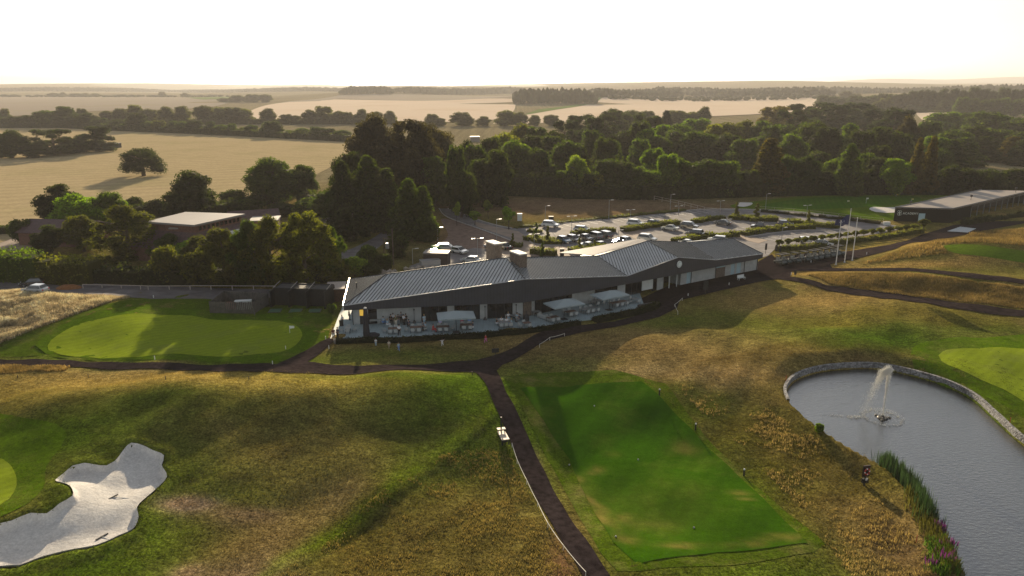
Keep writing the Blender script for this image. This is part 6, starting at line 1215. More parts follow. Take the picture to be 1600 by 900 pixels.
rail_fence('rail_fence', 'low fence between the car park and the practice green', [(1180, 328), (1240, 332), (1310, 340), (1380, 348)], 1.1, 4, M_rail, (.5, 1), r=.05)
en = [P3(329, 489), P3(398, 493), P3(421, 480), P3(352, 474)]; r = link('wooden_enclosure', None, None, en[0]); tagp(r, 'weathered grey board enclosure beside the putting green', 'enclosure'); M_gb = stripe_mat('grey boards', (.34, .31, .28), .22, .06, .25, .9, var=.3, scale=1.5); hh = 1.9
for i in range(4):
    a, b = en[i] - en[0], en[(i + 1) % 4] - en[0]; L_ = (b - a).length; q = MB(); n_ = int(L_ / .3)
    for k in range(n_):
        p, q2 = a.lerp(b, k / n_), a.lerp(b, (k + .86) / n_); z_ = hh + random.uniform(-.05, .08); q.quad([(p.x, p.y, 0), (q2.x, q2.y, 0), (q2.x, q2.y, z_), (p.x, p.y, z_)])
    o = q.obj('board_panel', M_gb, r); md = o.modifiers.new('s', 'SOLIDIFY'); md.thickness = .04
    q = MB(); q.bar(a, a + Vector((0, 0, 2.0)), .09, 4); q.obj('corner_post', M_gb, r)
c0 = (en[0] + en[2]) / 2
box_thing('white_crate', 'white goods stacked inside the wooden enclosure', 'crate', 381, 483, (2.6, 1.0, 1.5), M_poster, 10); box_thing('pink_crate', 'pinkish red bundle inside the wooden enclosure', 'crate', 362, 483, (1.6, .8, 1.1), mat('salmon red', (.5, .16, .12), .6), 5)
#PART6
# ---------------------------------------------------------------- terrace furniture
def TP(px, py, z=TZ): x, y = roof_pt(px, py, z); return Vector((x, y, z + .002))
M_canv = mat('parasol canvas', (.30, .36, .38), .8, var=.06, scale=.6); M_canvd = mat('closed parasol fabric', (.020, .022, .032), .85, var=.2); M_alu = mat('dark pole', (.06, .065, .07), .4, metal=.4)
def parasol_kit(w_, d_, h, dh):
    k = Kit('open_parasol', 'parasol'); q = MB(); n_ = 1; c = [(-w_ / 2, -d_ / 2, h), (w_ / 2, -d_ / 2, h), (w_ / 2, d_ / 2, h), (-w_ / 2, d_ / 2, h)]; t = (0, 0, h + dh)
    for i in range(4):
        a, b = Vector(c[i]), Vector(c[(i + 1) % 4]); m_ = (a + b) / 2 + Vector((0, 0, .04)); q.quad([a, m_, t]); q.quad([m_, b, t])
    me = q.mesh('canopy', M_canv); k.add('canopy', me)
    q = MB()
    for i in range(4): a, b = Vector(c[i]), Vector(c[(i + 1) % 4]); q.quad([a - Vector((0, 0, .16)), b - Vector((0, 0, .16)), b, a])
    k.add('valance', q.mesh('valance', M_canv))
    for p in c: k.add('rib', MB().bar((0, 0, h + dh - .06), (p[0] * .97, p[1] * .97, h - .04), .025, 4).mesh('rib', M_alu))
    k.add('pole', MB().bar((0, 0, 0), (0, 0, h + dh + .1), .05, 8).mesh('pole', M_alu)); k.add('base', MB().box((-.5, -.5, 0), (.5, .5, .1)).mesh('base', M_alu, bevel=.02)); k.add('finial', MB().lathe([(.06, h + dh), (.08, h + dh + .06), (.01, h + dh + .14)], 8).mesh('finial', M_alu)); return k
pk = parasol_kit(5.6, 3.6, 2.65, .75)
for px, py, rz, lb in [(713, 519, 9, 'leftmost open grey parasol, before the window wall'), (881, 499, 28, 'middle open grey parasol above the sofas'), (952, 484.5, 31, 'rightmost open grey parasol over the long tables')]: pk.place(TP(px, py), R(rz), (1, 1, 1), lb, 'open parasols')
cpk = TP(573, 527); r = link('closed_parasol', None, None, cpk); tagp(r, 'tall closed parasol in a dark cover at the left of the terrace', 'parasol')
MB().lathe([(.46, .1), (.52, .5), (.44, 1.8), (.36, 3.2), (.26, 4.35), (.2, 4.45)], 12).obj('cover', M_canvd, r, smooth=True); MB().bar((0, 0, 0), (0, 0, 4.6), .06, 6).obj('pole', M_alu, r); MB().lathe([(.22, 4.46), (.24, 4.55), (.05, 4.66)], 10).obj('cap', M_poster, r); MB().box((-.55, -.55, 0), (.55, .55, .12)).obj('base', M_alu, r)
o = TP(583.5, 526.5); r = link('fabric_heap', None, None, o); tagp(r, 'dark crumpled cover lying beside the closed parasol', 'cover'); v = ICO2[0] * np.array([1.0, .5, .42]) * (1 + .25 * (np.random.default_rng(4).random((len(ICO2[0]), 1)) - .5)); link('cloth', npmesh('cloth', v + [0, 0, .3], ICO2[1], M_canvd), r)
M_chair = mat('pale woven chair', (.40, .42, .41), .7, var=.15, scale=10); M_wood = mat('brown table top', (.17, .11, .085), .6, var=.2); M_gt = mat('grey table top', (.26, .27, .27), .6)
def chair_kit():
    k = Kit('terrace_chair', 'chair'); k.add('seat', MB().box((-.28, -.28, .36), (.28, .28, .46)).mesh('seat', M_chair, bevel=.02)); k.add('backrest', MB().box((-.28, .24, .46), (.28, .3, .88)).mesh('backrest', M_chair, bevel=.02))
    for s in (-1, 1):
        k.add('armrest', MB().box((s * .29 - .03, -.26, .6), (s * .29 + .03, .26, .65)).mesh('armrest', M_chair))
        for y in (-.25, .25): k.add('leg', MB().bar((s * .28, y, 0), (s * .28, y, .62), .022, 4).mesh('leg', M_alu))
    return k
def table_kit(L_, W_, m, name='terrace_table'):
    k = Kit(name, 'table'); k.add('table_top', MB().box((-L_ / 2, -W_ / 2, .7), (L_ / 2, W_ / 2, .75)).mesh('table_top', m, bevel=.01))
    for x in (-1, 1):
        for y in (-1, 1): k.add('leg', MB().bar((x * (L_ / 2 - .08), y * (W_ / 2 - .08), 0), (x * (L_ / 2 - .08), y * (W_ / 2 - .08), .7), .03, 4).mesh('leg', M_alu))
    return k
chk = chair_kit(); tk = {}
def setof(px, py, L_, rz, nside, mname, where, ends=0, far=True):
    key = (L_, mname)
    if key not in tk: tk[key] = table_kit(L_, .9, dict(w=M_wood, g=M_gt, c=M_chair)[mname])
    o = TP(px, py); a = R(rz); tk[key].place(o, a, (1, 1, 1), dict(w='brown', g='grey', c='pale')[mname] + ' table ' + where, 'tables on the terrace'); e = Vector((math.cos(a), math.sin(a), 0)); n = Vector((-e.y, e.x, 0))
    for s, nm in ((-1, 'lawn side'), (1, 'wall side')):
        if s == 1 and not far: continue
        for i in range(nside):
            u = (i - (nside - 1) / 2) * (L_ / nside); q = o + e * u + n * s * .85; j = R(random.uniform(-14, 14))
            pos = '' if nside == 1 else (('left' if i == 0 else 'right') if nside == 2 else ['left','middle','right'][i]) + ' '
            chk.place(q, a + (math.pi if s < 0 else 0) + j, (1, 1, 1), f'woven chair, {pos}{nm}, table {where}', 'pale chairs on the terrace')
    for s, nm in ((-1, 'left end'), (1, 'right end'))[:ends]:
        q = o + e * s * (L_ / 2 + .5); chk.place(q, a - s * math.pi / 2, (1, 1, 1), f'woven chair, {nm}, table {where}', 'pale chairs on the terrace')
setof(544, 519, .9, 8, 1, 'c', 'at the left corner of the terrace', 2)
setof(587, 507, 1.8, 8, 0, 'c', 'against the wall by the door'); setof(615, 520, 1.6, 8, 2, 'w', 'behind the hedge left of the woman in white', 1)
setof(650, 518, 1.8, 8, 2, 'w', 'left of the leftmost open parasol', 2); setof(692, 517, 2.0, 8, 2, 'w', 'under the left of the leftmost open parasol', 2); setof(729, 514, 2.0, 9, 2, 'w', 'under the right of the leftmost open parasol')
setof(789, 510, 2.2, 12, 3, 'g', 'where the large group sits'); setof(806, 499, 1.8, 12, 1, 'g', 'by the pale pier behind the group', 1); setof(823, 511, 1.2, 25, 1, 'w', 'in front of the brick pier', 1); setof(838, 493, 1.2, 30, 1, 'g', 'right of the brick pier')
setof(863, 502, 1.9, 30, 2, 'w', 'left under the middle open parasol'); setof(891, 493, 1.9, 30, 2, 'w', 'right under the middle open parasol')
setof(921, 488, 3.0, 31, 3, 'g', 'left of the rightmost parasol'); setof(966, 478, 3.2, 31, 3, 'w', 'under the rightmost open parasol'); setof(933, 476, 2.4, 31, 2, 'g', 'by the wall behind the long tables'); setof(992, 473, 1.2, 31, 1, 'g', 'at the right end of the terrace', 1)
# sofa, barrel, counter
p = TP(853, 499); r = link('outdoor_sofa', None, None, p, (0, 0, R(-48))); tagp(r, 'pale outdoor sofa at the left of the middle parasol', 'sofa'); MB().box((-1.4, -.4, .1), (1.4, .4, .42)).obj('seat', M_chair, r, bevel=.03); MB().box((-1.4, -.45, .42), (1.4, -.25, .8)).obj('backrest', M_chair, r, bevel=.03); MB().box((-1.5, -.45, .1), (-1.36, .4, .62)).obj('armrest', M_chair, r); MB().box((1.36, -.45, .1), (1.5, .4, .62)).obj('armrest', M_chair, r)
p = TP(822, 501); r = link('log_burner', None, None, p); tagp(r, 'dark burner standing against the brick pier', 'burner'); MB().lathe([(.45, 0), (.5, .2), (.45, .9), (.2, 1.1)], 10).obj('body', M_dtrim, r); MB().bar((0, 0, 1.1), (0, 0, 1.6), .08, 6).obj('flue', M_dtrim, r)
for i, (px, py, lb) in enumerate([(647.5, 505, 'tall dark patio heater by the pale wall'), (758, 500, 'dark patio heater before the narrow pier'), (806.5, 497, 'thin dark heater before the pale pier')]):
    r = link('patio_heater', None, None, TP(px, py)); tagp(r, lb, 'heater', 'patio heaters'); MB().bar((0, 0, 0), (0, 0, 2.1), .05, 6).obj('pole', M_alu, r); MB().lathe([(.28, 0), (.3, .1), (.1, .5)], 8).obj('base', M_alu, r); MB().lathe([(.1, 2.1), (.14, 2.2), (.03, 2.4)], 8).obj('head', M_alu, r)
p = TP(533.5, 509); r = link('waste_bin', None, None, p); tagp(r, 'black slim bin standing on the left terrace', 'bin'); MB().lathe([(.3, 0), (.34, .9), (.3, .95)], 10).obj('body', M_plast, r); MB().lathe([(.2, .95), (.18, 1.05)], 8).obj('lid', M_poster, r)

# ---------------------------------------------------------------- people
M_skin = mat('skin', (.42, .24, .16), .6, var=.03); M_cloth = mat('cloth', (1, 1, 1), .85, var=.08, scale=6, objcol=True)
def skin_mesh(name, V, E, Rd, m, lvl=1):
    me = bpy.data.meshes.new(name); me.from_pydata(V, E, []); o = bpy.data.objects.new(name, me); col.objects.link(o); o.modifiers.new('s', 'SKIN'); sv_ = me.skin_vertices[0].data
    for i, r in enumerate(Rd): sv_[i].radius = (r, r)
    sv_[0].use_root = True; md = o.modifiers.new('u', 'SUBSURF'); md.levels = lvl; dg = bpy.context.evaluated_depsgraph_get(); me2 = bpy.data.meshes.new_from_object(o.evaluated_get(dg)); bpy.data.objects.remove(o)
    me2.name = name; me2.materials.clear(); me2.materials.append(m); return me2
def person_kit(pose, child=False):
    J = dict(pel=(0, 0, .95), che=(0, 0, 1.25), nec=(0, 0, 1.47), hd0=(0, -.01, 1.56), hd1=(0, -.02, 1.70), sl=(-.18, 0, 1.42), el=(-.25, .02, 1.14), wl=(-.24, -.06, .90), hl=(-.24, -.1, .80), sr=(.18, 0, 1.42), er=(.25, .02, 1.14), wr=(.24, -.06, .90), hr=(.24, -.1, .80),
             pl=(-.1, 0, .9), kl=(-.11, -.02, .5), al=(-.12, .02, .09), tl=(-.13, -.14, .04), pr=(.1, 0, .9), kr=(.11, -.02, .5), ar=(.12, .02, .09), tr=(.13, -.14, .04))
    if pose == 'sit':
        for k in J: 
            x, y, z = J[k]
            if k not in ('kl', 'al', 'tl', 'kr', 'ar', 'tr'): J[k] = (x, y, z - .42)
        J.update(kl=(-.13, -.42, .52), al=(-.13, -.40, .1), tl=(-.13, -.55, .05), kr=(.13, -.42, .52), ar=(.13, -.38, .1), tr=(.13, -.53, .05), el=(-.24, -.08, .76), wl=(-.18, -.3, .76), hl=(-.15, -.39, .78), er=(.24, -.08, .76), wr=(.18, -.3, .72), hr=(.15, -.39, .74))
    if pose == 'walk': J.update(kl=(-.11, -.22, .52), al=(-.11, -.28, .1), tl=(-.11, -.42, .1), kr=(.11, .08, .5), ar=(.11, .32, .16), tr=(.11, .24, .05), el=(-.25, .12, 1.15), wl=(-.24, .2, .93), hl=(-.24, .22, .84), er=(.25, -.12, 1.15), wr=(.22, -.3, 1.0), hr=(.2, -.38, .96))
    if pose == 'play': J.update(el=(-.44, 0, 1.45), wl=(-.68, -.05, 1.5), hl=(-.78, -.05, 1.52), er=(.42, 0, 1.56), wr=(.6, -.05, 1.75), hr=(.67, -.05, 1.84), kl=(-.08, -.1, .5), kr=(.2, .05, .55), ar=(.32, .25, .2), tr=(.34, .16, .12))
    if pose == 'hold': J.update(el=(-.26, -.08, 1.16), wl=(-.12, -.3, 1.16), hl=(-.06, -.36, 1.18), er=(.26, -.08, 1.16), wr=(.12, -.3, 1.18), hr=(.06, -.37, 1.2))
    E_ = [('pel', 'che'), ('che', 'nec'), ('nec', 'hd0'), ('hd0', 'hd1'), ('che', 'sl'), ('sl', 'el'), ('el', 'wl'), ('wl', 'hl'), ('che', 'sr'), ('sr', 'er'), ('er', 'wr'), ('wr', 'hr'), ('pel', 'pl'), ('pl', 'kl'), ('kl', 'al'), ('al', 'tl'), ('pel', 'pr'), ('pr', 'kr'), ('kr', 'ar'), ('ar', 'tr')]
    Rr = dict(pel=.14, che=.145, nec=.055, hd0=.09, hd1=.085, sl=.065, el=.045, wl=.032, hl=.035, sr=.065, er=.045, wr=.032, hr=.035, pl=.09, kl=.06, al=.042, tl=.035, pr=.09, kr=.06, ar=.042, tr=.035)
    if child:
        for k in ('hd0', 'hd1'): Rr[k] *= 1.3
    def sub(keys, add, name, m):
        keys = list(keys); ix = {k: i for i, k in enumerate(keys)}; return skin_mesh(name, [J[k] for k in keys], [(ix[a], ix[b]) for a, b in E_ if a in ix and b in ix], [Rr[k] + add for k in keys], m)
    k = Kit('person', 'person'); k.add('body', sub(J.keys(), 0, 'body', M_skin)); k.add('shirt', sub(['che', 'pel', 'sl', 'el', 'sr', 'er'], .018, 'shirt', M_cloth), slot='t'); k.add('trousers', sub(['pel', 'pl', 'kl', 'al', 'pr', 'kr', 'ar'], .016, 'trousers', M_cloth), slot='b')
    hx_, hy_, hz_ = J['hd1']; v = ICO2[0] * .108 * (1.2 if child else 1); v = v[:, :] + np.array([hx_, hy_ + .025, hz_ - .0]); sel = ICO2[0]; f = [t for t in ICO2[1] if not (np.mean(sel[t], 0)[2] < .1 and np.mean(sel[t], 0)[1] < .25)]
    k.add('hair', npmesh('hair', v, np.array(f), M_cloth, smooth=True), slot='h')
    for s in (-1, 1):
        a = J['al' if s < 0 else 'ar']; t = J['tl' if s < 0 else 'tr']; k.add('shoe', MB().bar((a[0], a[1] + .05, a[2] - .03), (t[0], t[1] - .03, t[2]), .055, 6, r2=.045).mesh('shoe', M_plast, smooth=True))
    return k
PK = {(p, c): person_kit(p, c) for p, c in (('stand', False), ('sit', False), ('walk', False), ('hold', False), ('walk', True), ('play', True), ('stand', True))}
CC = dict(w=(.75, .76, .78), k=(.012, .012, .015), r=(.5, .03, .03), m=(.4, .05, .14), b=(.12, .28, .62), lb=(.35, .5, .6), g=(.12, .13, .06), n=(.03, .04, .08), t=(.35, .28, .2), p=(.6, .12, .42), gy=(.2, .22, .24), br=(.05, .028, .015), bl=(.35, .24, .1), dr=(.09, .015, .018), li=(.5, .5, .75), cr=(.6, .55, .45))
def person(px, py, pose, rz, t, b, h, label, child=False, sc=1.0, ground=False, group='people on the terrace'):
    p = P3(px, py, .03) if ground else TP(px, py); return PK[(pose, child)].place(p, R(rz), (sc, sc, sc), label, group, {'t': CC[t], 'b': CC[b], 'h': CC[h]})
for a in [
    (521.5, 530, 'stand', 20, 'dr', 'gy', 'k', 'person in dark red top at the left corner of the terrace'), (528, 529, 'stand', -30, 'n', 'k', 'k', 'person in navy beside the one in dark red'),
    (535, 509, 'hold', 60, 'w', 'k', 'bl', 'person in white shirt and black apron near the left bin'), (546, 500, 'stand', 100, 'k', 'n', 'k', 'person in black by the corner post'),
    (599, 507, 'sit', 160, 'lb', 'b', 'k', 'seated person in pale blue left of the wall group'), (605.5, 511, 'sit', 130, 'lb', 'w', 'bl', 'seated person in light blue and white trousers'), (611, 508, 'stand', 170, 'k', 'k', 'k', 'person in black standing in the wall group'), (614.5, 506, 'stand', 190, 'w', 'k', 'k', 'person with white shirt in the wall group'),
    (618.5, 510, 'stand', 200, 'g', 'cr', 'bl', 'fair-haired person in olive in the wall group'), (622.5, 508, 'stand', 160, 'k', 'gy', 'br', 'person in black, centre of the wall group'), (627, 504, 'stand', 180, 'gy', 'k', 'br', 'tall person in grey at the back of the wall group'), (631, 508, 'hold', 150, 'w', 'k', 'k', 'person in white with dark jacket, right in the wall group'), (634.5, 507, 'stand', 200, 'k', 'k', 'br', 'person in black at the right of the wall group'), (639, 512, 'sit', 200, 'n', 'k', 'k', 'seated person in navy right of the wall group'),
    (624, 524.5, 'stand', 180, 'w', 'k', 'k', 'woman in white top and black skirt behind the hedge'), (663, 508, 'stand', 30, 'lb', 'lb', 'bl', 'person in pale blue standing left of the open parasol'), (661, 515, 'sit', 80, 'gy', 'n', 'k', 'seated person in grey left of the open parasol'), (665, 516, 'sit', -60, 'lb', 'k', 'br', 'seated person in light blue left of the open parasol'),
    (677, 519, 'sit', 90, 'r', 'r', 'k', 'seated person all in bright red under the open parasol'), (688, 511, 'sit', 0, 'li', 'k', 'k', 'seated person in lilac under the open parasol'), (722, 510, 'sit', 0, 'm', 'k', 'k', 'seated person in magenta under the open parasol'), (733.5, 509, 'sit', 0, 'b', 'k', 'k', 'seated person in bright blue under the open parasol'), (739, 515, 'sit', -90, 'n', 'w', 'k', 'seated person in navy and white trousers under the parasol'),
    (776, 509, 'sit', 80, 'k', 'w', 'k', 'seated person with black jacket at the left of the large group'), (783.5, 507, 'sit', 0, 'w', 'k', 'k', 'seated person in bright white in the large group'), (791.5, 508, 'sit', 10, 'w', 'gy', 'br', 'seated person in white, middle of the large group'), (799, 510, 'sit', -90, 'lb', 'b', 'bl', 'seated person in blue at the right of the large group'), (794, 500, 'sit', 20, 'w', 'lb', 'bl', 'person in white seated behind the large group'), (808, 501, 'sit', -20, 'lb', 'k', 'br', 'person in pale blue by the pale pier'), (811, 503, 'sit', -80, 'n', 'gy', 'k', 'person in navy by the pale pier'),
    ]: person(*a)
for a in [(523, 538, 'stand', 10, 'cr', 'gy', 'bl', 'small child by the left end of the hedge', 'stand', .62), (587.5, 541, 'stand', 0, 'w', 'lb', 'br', 'child in pale dress close to the hedge', 'stand', .66), (608, 545.5, 'stand', 30, 'cr', 't', 'br', 'child in cream on the lawn', 'walk', .72), (623, 549, 'walk', 60, 'lb', 'b', 'br', 'child in light blue walking on the lawn', 'walk', .75), (691, 541.5, 'play', 10, 'w', 'w', 'k', 'child in white with arms thrown wide on the lawn', 'play', .62), (759, 536, 'stand', -30, 'r', 'p', 'br', 'child in red top and pink skirt on the lawn', 'walk', .72)]:
    px, py, _, rz, t, b, h, lb, ps, sc = a; person(px, py, ps, rz, t, b, h, lb, True, sc, True, 'children on the lawn')

# ---------------------------------------------------------------- things on the course
M_rope = mat('white rope', (.7, .68, .6), .8); M_blackpost = mat('black post', (.015, .015, .015), .6)
def stake(name, label, cat, px, py, h, r, m, capm=None, group=None, lean=0):
    p = P3(px, py); o = link(name, None, None, p, (lean, lean * .5, 0)); tagp(o, label, cat, group); MB().bar((0, 0, 0), (0, 0, h), r, 6, r2=r * .9).obj('post', m, o)
    if capm: MB().lathe([(r * 1.05, h), (r * 1.1, h + r), (r * .4, h + r * 1.8)], 8).obj('cap', capm, o)
for i, (px, py) in enumerate([(1030, 619), (1086.5, 673), (1162, 745)]): stake('marker_post', f'black post with white top beside the big tee, {["farthest", "middle", "nearest"][i]} of three', 'post', px, py, .72, .09, M_blackpost, M_white, 'black posts beside the big tee')
for i, (px, py, lb) in enumerate([(928.5, 637, 'farthest small marker on the big tee'), (997, 721, 'small marker in the middle of the big tee'), (889.5, 729, 'small marker at the left edge of the big tee'), (1084, 828, 'small marker at the near right of the big tee'), (962, 842, 'small marker at the near left corner of the big tee')]):
    p = P3(px, py); o = link('tee_marker', None, None, p); tagp(o, lb, 'tee marker', 'tee markers'); MB().lathe([(.03, 0), (.07, .06), (.09, .13), (.04, .2)], 8).obj('ball', M_steel, o); MB().bar((0, 0, -.1), (0, 0, .1), .03, 5).obj('spike', M_blackpost, o)
M_redst = mat('red stake', (.45, .04, .03), .6)
for i, (px, py, lb) in enumerate([(1228, 594, 'red stake at the left end of the pond wall'), (1319, 565, 'red stake behind the top of the pond wall'), (1354, 722, 'red stake near the life ring board'), (1497, 601, 'red stake behind the right part of the pond wall'), (1578, 660, 'red stake behind the pond wall at far right'), (1431, 850, 'short red stake by the reeds')]): stake('red_stake', lb, 'stake', px, py, .75, .035, M_redst, None, 'red stakes round the pond')
def rope_run(pts, label, h=.5, sag=.08, group='white ropes beside the paths', spm=3):
    w_ = [P3(*p) for p in pts]; r = link('rope_barrier', None, None, w_[0]); tagp(r, label, 'rope barrier', group); o0 = w_[0]; q = MB()
    for a, b in zip(w_, w_[1:]):
        for k in range(4): u, v = k / 4, (k + 1) / 4; f = lambda t: a.lerp(b, t) - o0 + Vector((0, 0, h - sag * 4 * t * (1 - t))); q.bar(f(u), f(v), .028, 4)
    q.obj('rope', M_rope, r)
    for i, p in enumerate(w_[::1]): MB().bar(p - o0, p - o0 + Vector((0, 0, h + .03)), .03, 5).obj('post', M_rope, r)
rope_run([(800, 699), (808, 725), (823, 757), (840, 792), (856, 825), (880, 860), (915, 902)], 'white rope on short posts along the left side of the near path')
rope_run([(843, 543), (859, 532), (882, 526)], 'short white rope barrier at the path fork'); rope_run([(1059, 492), (1054, 480), (1066, 470)], 'short white rope barrier by the clubhouse entrance')
for i, (px, py, lb) in enumerate([(426, 570, 'white stub post beside the path at the left fork'), (509, 531, 'white stub post at the corner of the terrace path'), (242, 562, 'white stub post below the left putting green'), (446.5, 546, 'small white peg at the right of the putting green'), (1075, 463, 'white stub post before the entrance'), (1139, 446, 'pale stub post before the right wing'), (240, 466, 'white post beside the access road'), (514, 545, 'small white peg beside the side path'), (1236, 430, 'white-topped stub post near the cart yard'), (1267, 411, 'small white marker beside the carts'), (1354, 398, 'white marker lamp below the golden mound')]): stake('stub_post', lb, 'post', px, py, .55, .06, M_white)
for i, (px, py, lb) in enumerate([(28, 591, 'thin dark peg at the far left below the path'), (138, 590, 'thin dark peg below the left path'), (259, 593, 'thin dark peg below the middle of the left path'), (389, 593, 'thin dark peg below the left path near the fork'), (738, 586, 'dark peg at the path junction')]): stake('dark_peg', lb, 'peg', px, py, .45, .05, M_blackpost, None, 'dark pegs below the left path')
# flags on greens
def pin(px, base, top, label, fc=(.8, .8, .75)):
    x, y, h = pxh(px, base, top); r = link('golf_flag', None, None, (x, y, float(hz(x, y)))); tagp(r, label, 'golf flag', 'flags on the greens'); MB().bar((0, 0, 0), (0, 0, h), .03, 5).obj('pin', M_white, r)
    MB().quad([(0, 0, h), (.7, .1, h - .05), (.7, .1, h - .4), (0, 0, h - .45)]).obj('flag', mat('flag cloth %.1f' % fc[0], fc, .8), r)
pin(453, 521, 509, 'small practice flag at the right of the left putting green'); pin(1353, 318, 309, 'white flag on the far practice green'); pin(1424, 316, 310, 'pale flag beside the academy roof', (.7, .6, .2)); pin(1324, 316, 313, 'tiny marker flag on the far green', (.75, .7, .5)); pin(1400, 307, 303, 'yellow flag at the back of the far green', (.6, .5, .1))
# info boards
def board(name, label, px, py, h, w_=.5, m=M_blackpost):
    p = P3(px, py); r = link(name, None, None, p, (0, 0, R(10))); tagp(r, label, 'sign'); MB().bar((0, 0, 0), (0, 0, h * .6), .05, 5).obj('post', m, r); MB().box((-w_ / 2, -.05, h * .4), (w_ / 2, .05, h)).obj('board', m, r)
board('information_board', 'dark information board in front of the right wing', 1102, 461, 2.6, .9); board('information_board', 'dark sign at the near corner of the cart yard', 1242, 434, 1.5, .4); board('information_board', 'dark low sign beside the path fork', 774, 555, 1.0, 1.0)
for px, py, lb in ((1218, 401, 'dark lantern post left of the clipped trees'), (1212, 399, 'dark lantern post at the end of the clubhouse'), (1196, 397, 'dark lantern post behind the right roof end')): board('lantern_post', lb, px, py, 2.4, .45)
p = P3(1001, 474); r = link('goods_rack', None, None, (p.x + .5, p.y - 2.2, .1), (0, 0, R(31))); tagp(r, 'dark rack of goods with white lettering strip before the white panel', 'rack'); MB().box((-1.6, -.3, 0), (1.6, .3, .5)).obj('rack', M_dtrim, r); MB().box((-1.5, -.35, .1), (1.5, -.31, .2)).obj('strip', M_white, r)
p = P3(1158, 438); r = link('garden_bench', None, None, (p.x, p.y, .12), (0, 0, R(31))); tagp(r, 'white garden bench against the right wing wall', 'bench'); MB().box((-.9, -.25, .4), (.9, .25, .46)).obj('seat', M_poster, r); MB().box((-.9, .2, .46), (.9, .26, .95)).obj('backrest', M_poster, r)
for s in (-.8, .8):
    for t in (-.2, .2): MB().box((s - .03, t - .03, 0), (s + .03, t + .03, .4)).obj('leg', M_poster, r)
# bench table with post on the path
p = P3(787, 690); r = link('starter_stand', None, None, p, (0, 0, R(-75))); tagp(r, 'pale slatted bench stand with black post beside the near path', 'stand'); M_pw = mat('pale weathered wood', (.55, .46, .36), .6, var=.15)
MB().box((-1.2, -.42, .62), (.9, .42, .7)).obj('seat', M_pw, r); MB().box((-1.35, -.45, .95), (-.85, .45, 1.05)).obj('tray', M_pw, r)
for x in (-1.05, .8):
    for y in (-.36, .36): MB().box((x - .05, y - .05, 0), (x + .05, y + .05, .95 if x < 0 else .62)).obj('leg', M_blackpost, r)
MB().bar((-1.1, 0, 0), (-1.1, 0, 2.4), .09, 6).obj('post', M_blackpost, r); MB().box((-.8, -.3, .2), (.6, .3, .6)).obj('box', M_blackpost, r)
# life ring board
p = P3(1350, 758); r = link('life_ring_stand', None, None, p, (0, 0, R(12))); tagp(r, 'dark stand with red and white life ring beside the pond', 'life ring stand'); MB().box((-.08, -.06, 0), (.08, .06, 2.1)).obj('post', M_blackpost, r); MB().box((-.36, -.1, .95), (.36, .04, 2.15)).obj('board', mat('dark red brown board', (.03, .012, .012), .6), r); MB().box((-.3, -.14, .3), (.34, .1, .75)).obj('notice', M_blackpost, r)
for k in range(12):
    pass
q = MB(); q2 = MB()
for k in range(16):
    a0, a1 = k * math.pi / 8, (k + 1) * math.pi / 8; (q2 if k % 4 == 0 else q).bar((.25 * math.cos(a0), -.17, 1.55 + .3 * math.sin(a0)), (.25 * math.cos(a1), -.17, 1.55 + .3 * math.sin(a1)), .07, 6)
lr_ = q.obj('life_ring', M_redst, r); q2.obj('white_band', M_white, lr_); MB().box((-.05, -.2, .62), (.14, -.14, .8)).obj('label_plate', M_white, r)
# rakes in bunker
for i, (a, b, lb) in enumerate([((174, 768), (200, 771), 'bunker rake lying at the upper part of the sand'), ((158, 831), (172, 838), 'bunker rake lying at the lower part of the sand')]):
    pa, pb = P3(*a), P3(*b); pa.z += .38; pb.z += .38; r = link('bunker_rake', None, None, pa); tagp(r, lb, 'rake', 'rakes in the bunker'); e = (pb - pa); n = Vector((.4, .75, 0)).normalized() * .55; MB().bar((0, 0, .05), e, .03, 5).obj('handle', M_steel, r)
    MB().bar(-n + Vector((0, 0, .05)), n + Vector((0, 0, .05)), .07, 4).obj('head', M_blackpost, r)

# ---------------------------------------------------------------- fountain
fp = roof_pt(1379, 653, WATER_Z); F0 = Vector((fp[0], fp[1], WATER_Z)); r = link('pond_fountain', None, None, F0); tagp(r, 'floating fountain throwing a tall white jet that drifts left', 'fountain')
MB().lathe([(.55, -.05), (.62, .06), (.5, .16)], 12).obj('float', M_plast, r); MB().lathe([(.14, .16), (.1, .45)], 8).obj('nozzle', M_plast, r)
for k in range(3): a = k * 2.1; MB().lathe([(.18, -.02), (.2, .1), (.12, .14)], 8, (.8 * math.cos(a), .8 * math.sin(a), 0)).bar((0, 0, .08), (.8 * math.cos(a), .8 * math.sin(a), .08), .05, 4).obj('outrigger', M_plast, r)
M_drop = mat('white water', (.85, .84, .80), .3, var=0, alpha=.9); TET = np.array([[1, 1, 1], [-1, -1, 1], [-1, 1, -1], [1, -1, -1]]) * .6; TF = np.array([[0, 1, 2], [0, 3, 1], [0, 2, 3], [1, 3, 2]])
def drops(name, pts, s):
    pts = np.array(pts); n = len(pts); g = np.random.default_rng(5); sz = s * g.uniform(.5, 1.3, (n, 1, 1)); V = (pts[:, None] + TET[None] * sz).reshape(-1, 3); Fq = (TF[None] + (np.arange(n) * 4)[:, None, None]).reshape(-1, 3); o = link(name, npmesh(name, V, Fq, M_drop), r); tagp(o, kind='stuff'); return o
g_ = np.random.default_rng(8); HJ = 5.9
pts = []
for i in range(2600): u = g_.random(); pts.append((g_.normal() * (.03 + .11 * u ** 2), g_.normal() * (.03 + .11 * u ** 2), .3 + HJ * u))
drops('jet', pts, .05)
pts = []
for i in range(6500):
    t = g_.random() ** 1.3; x = -2.3 * t ** .9 + g_.normal() * (.12 + .28 * t); z = HJ * (1 - t ** 1.6) + g_.normal() * .2 + .2; 
    if g_.random() < .72 * t: continue
    pts.append((x, g_.normal() * .22, max(z, .02)))
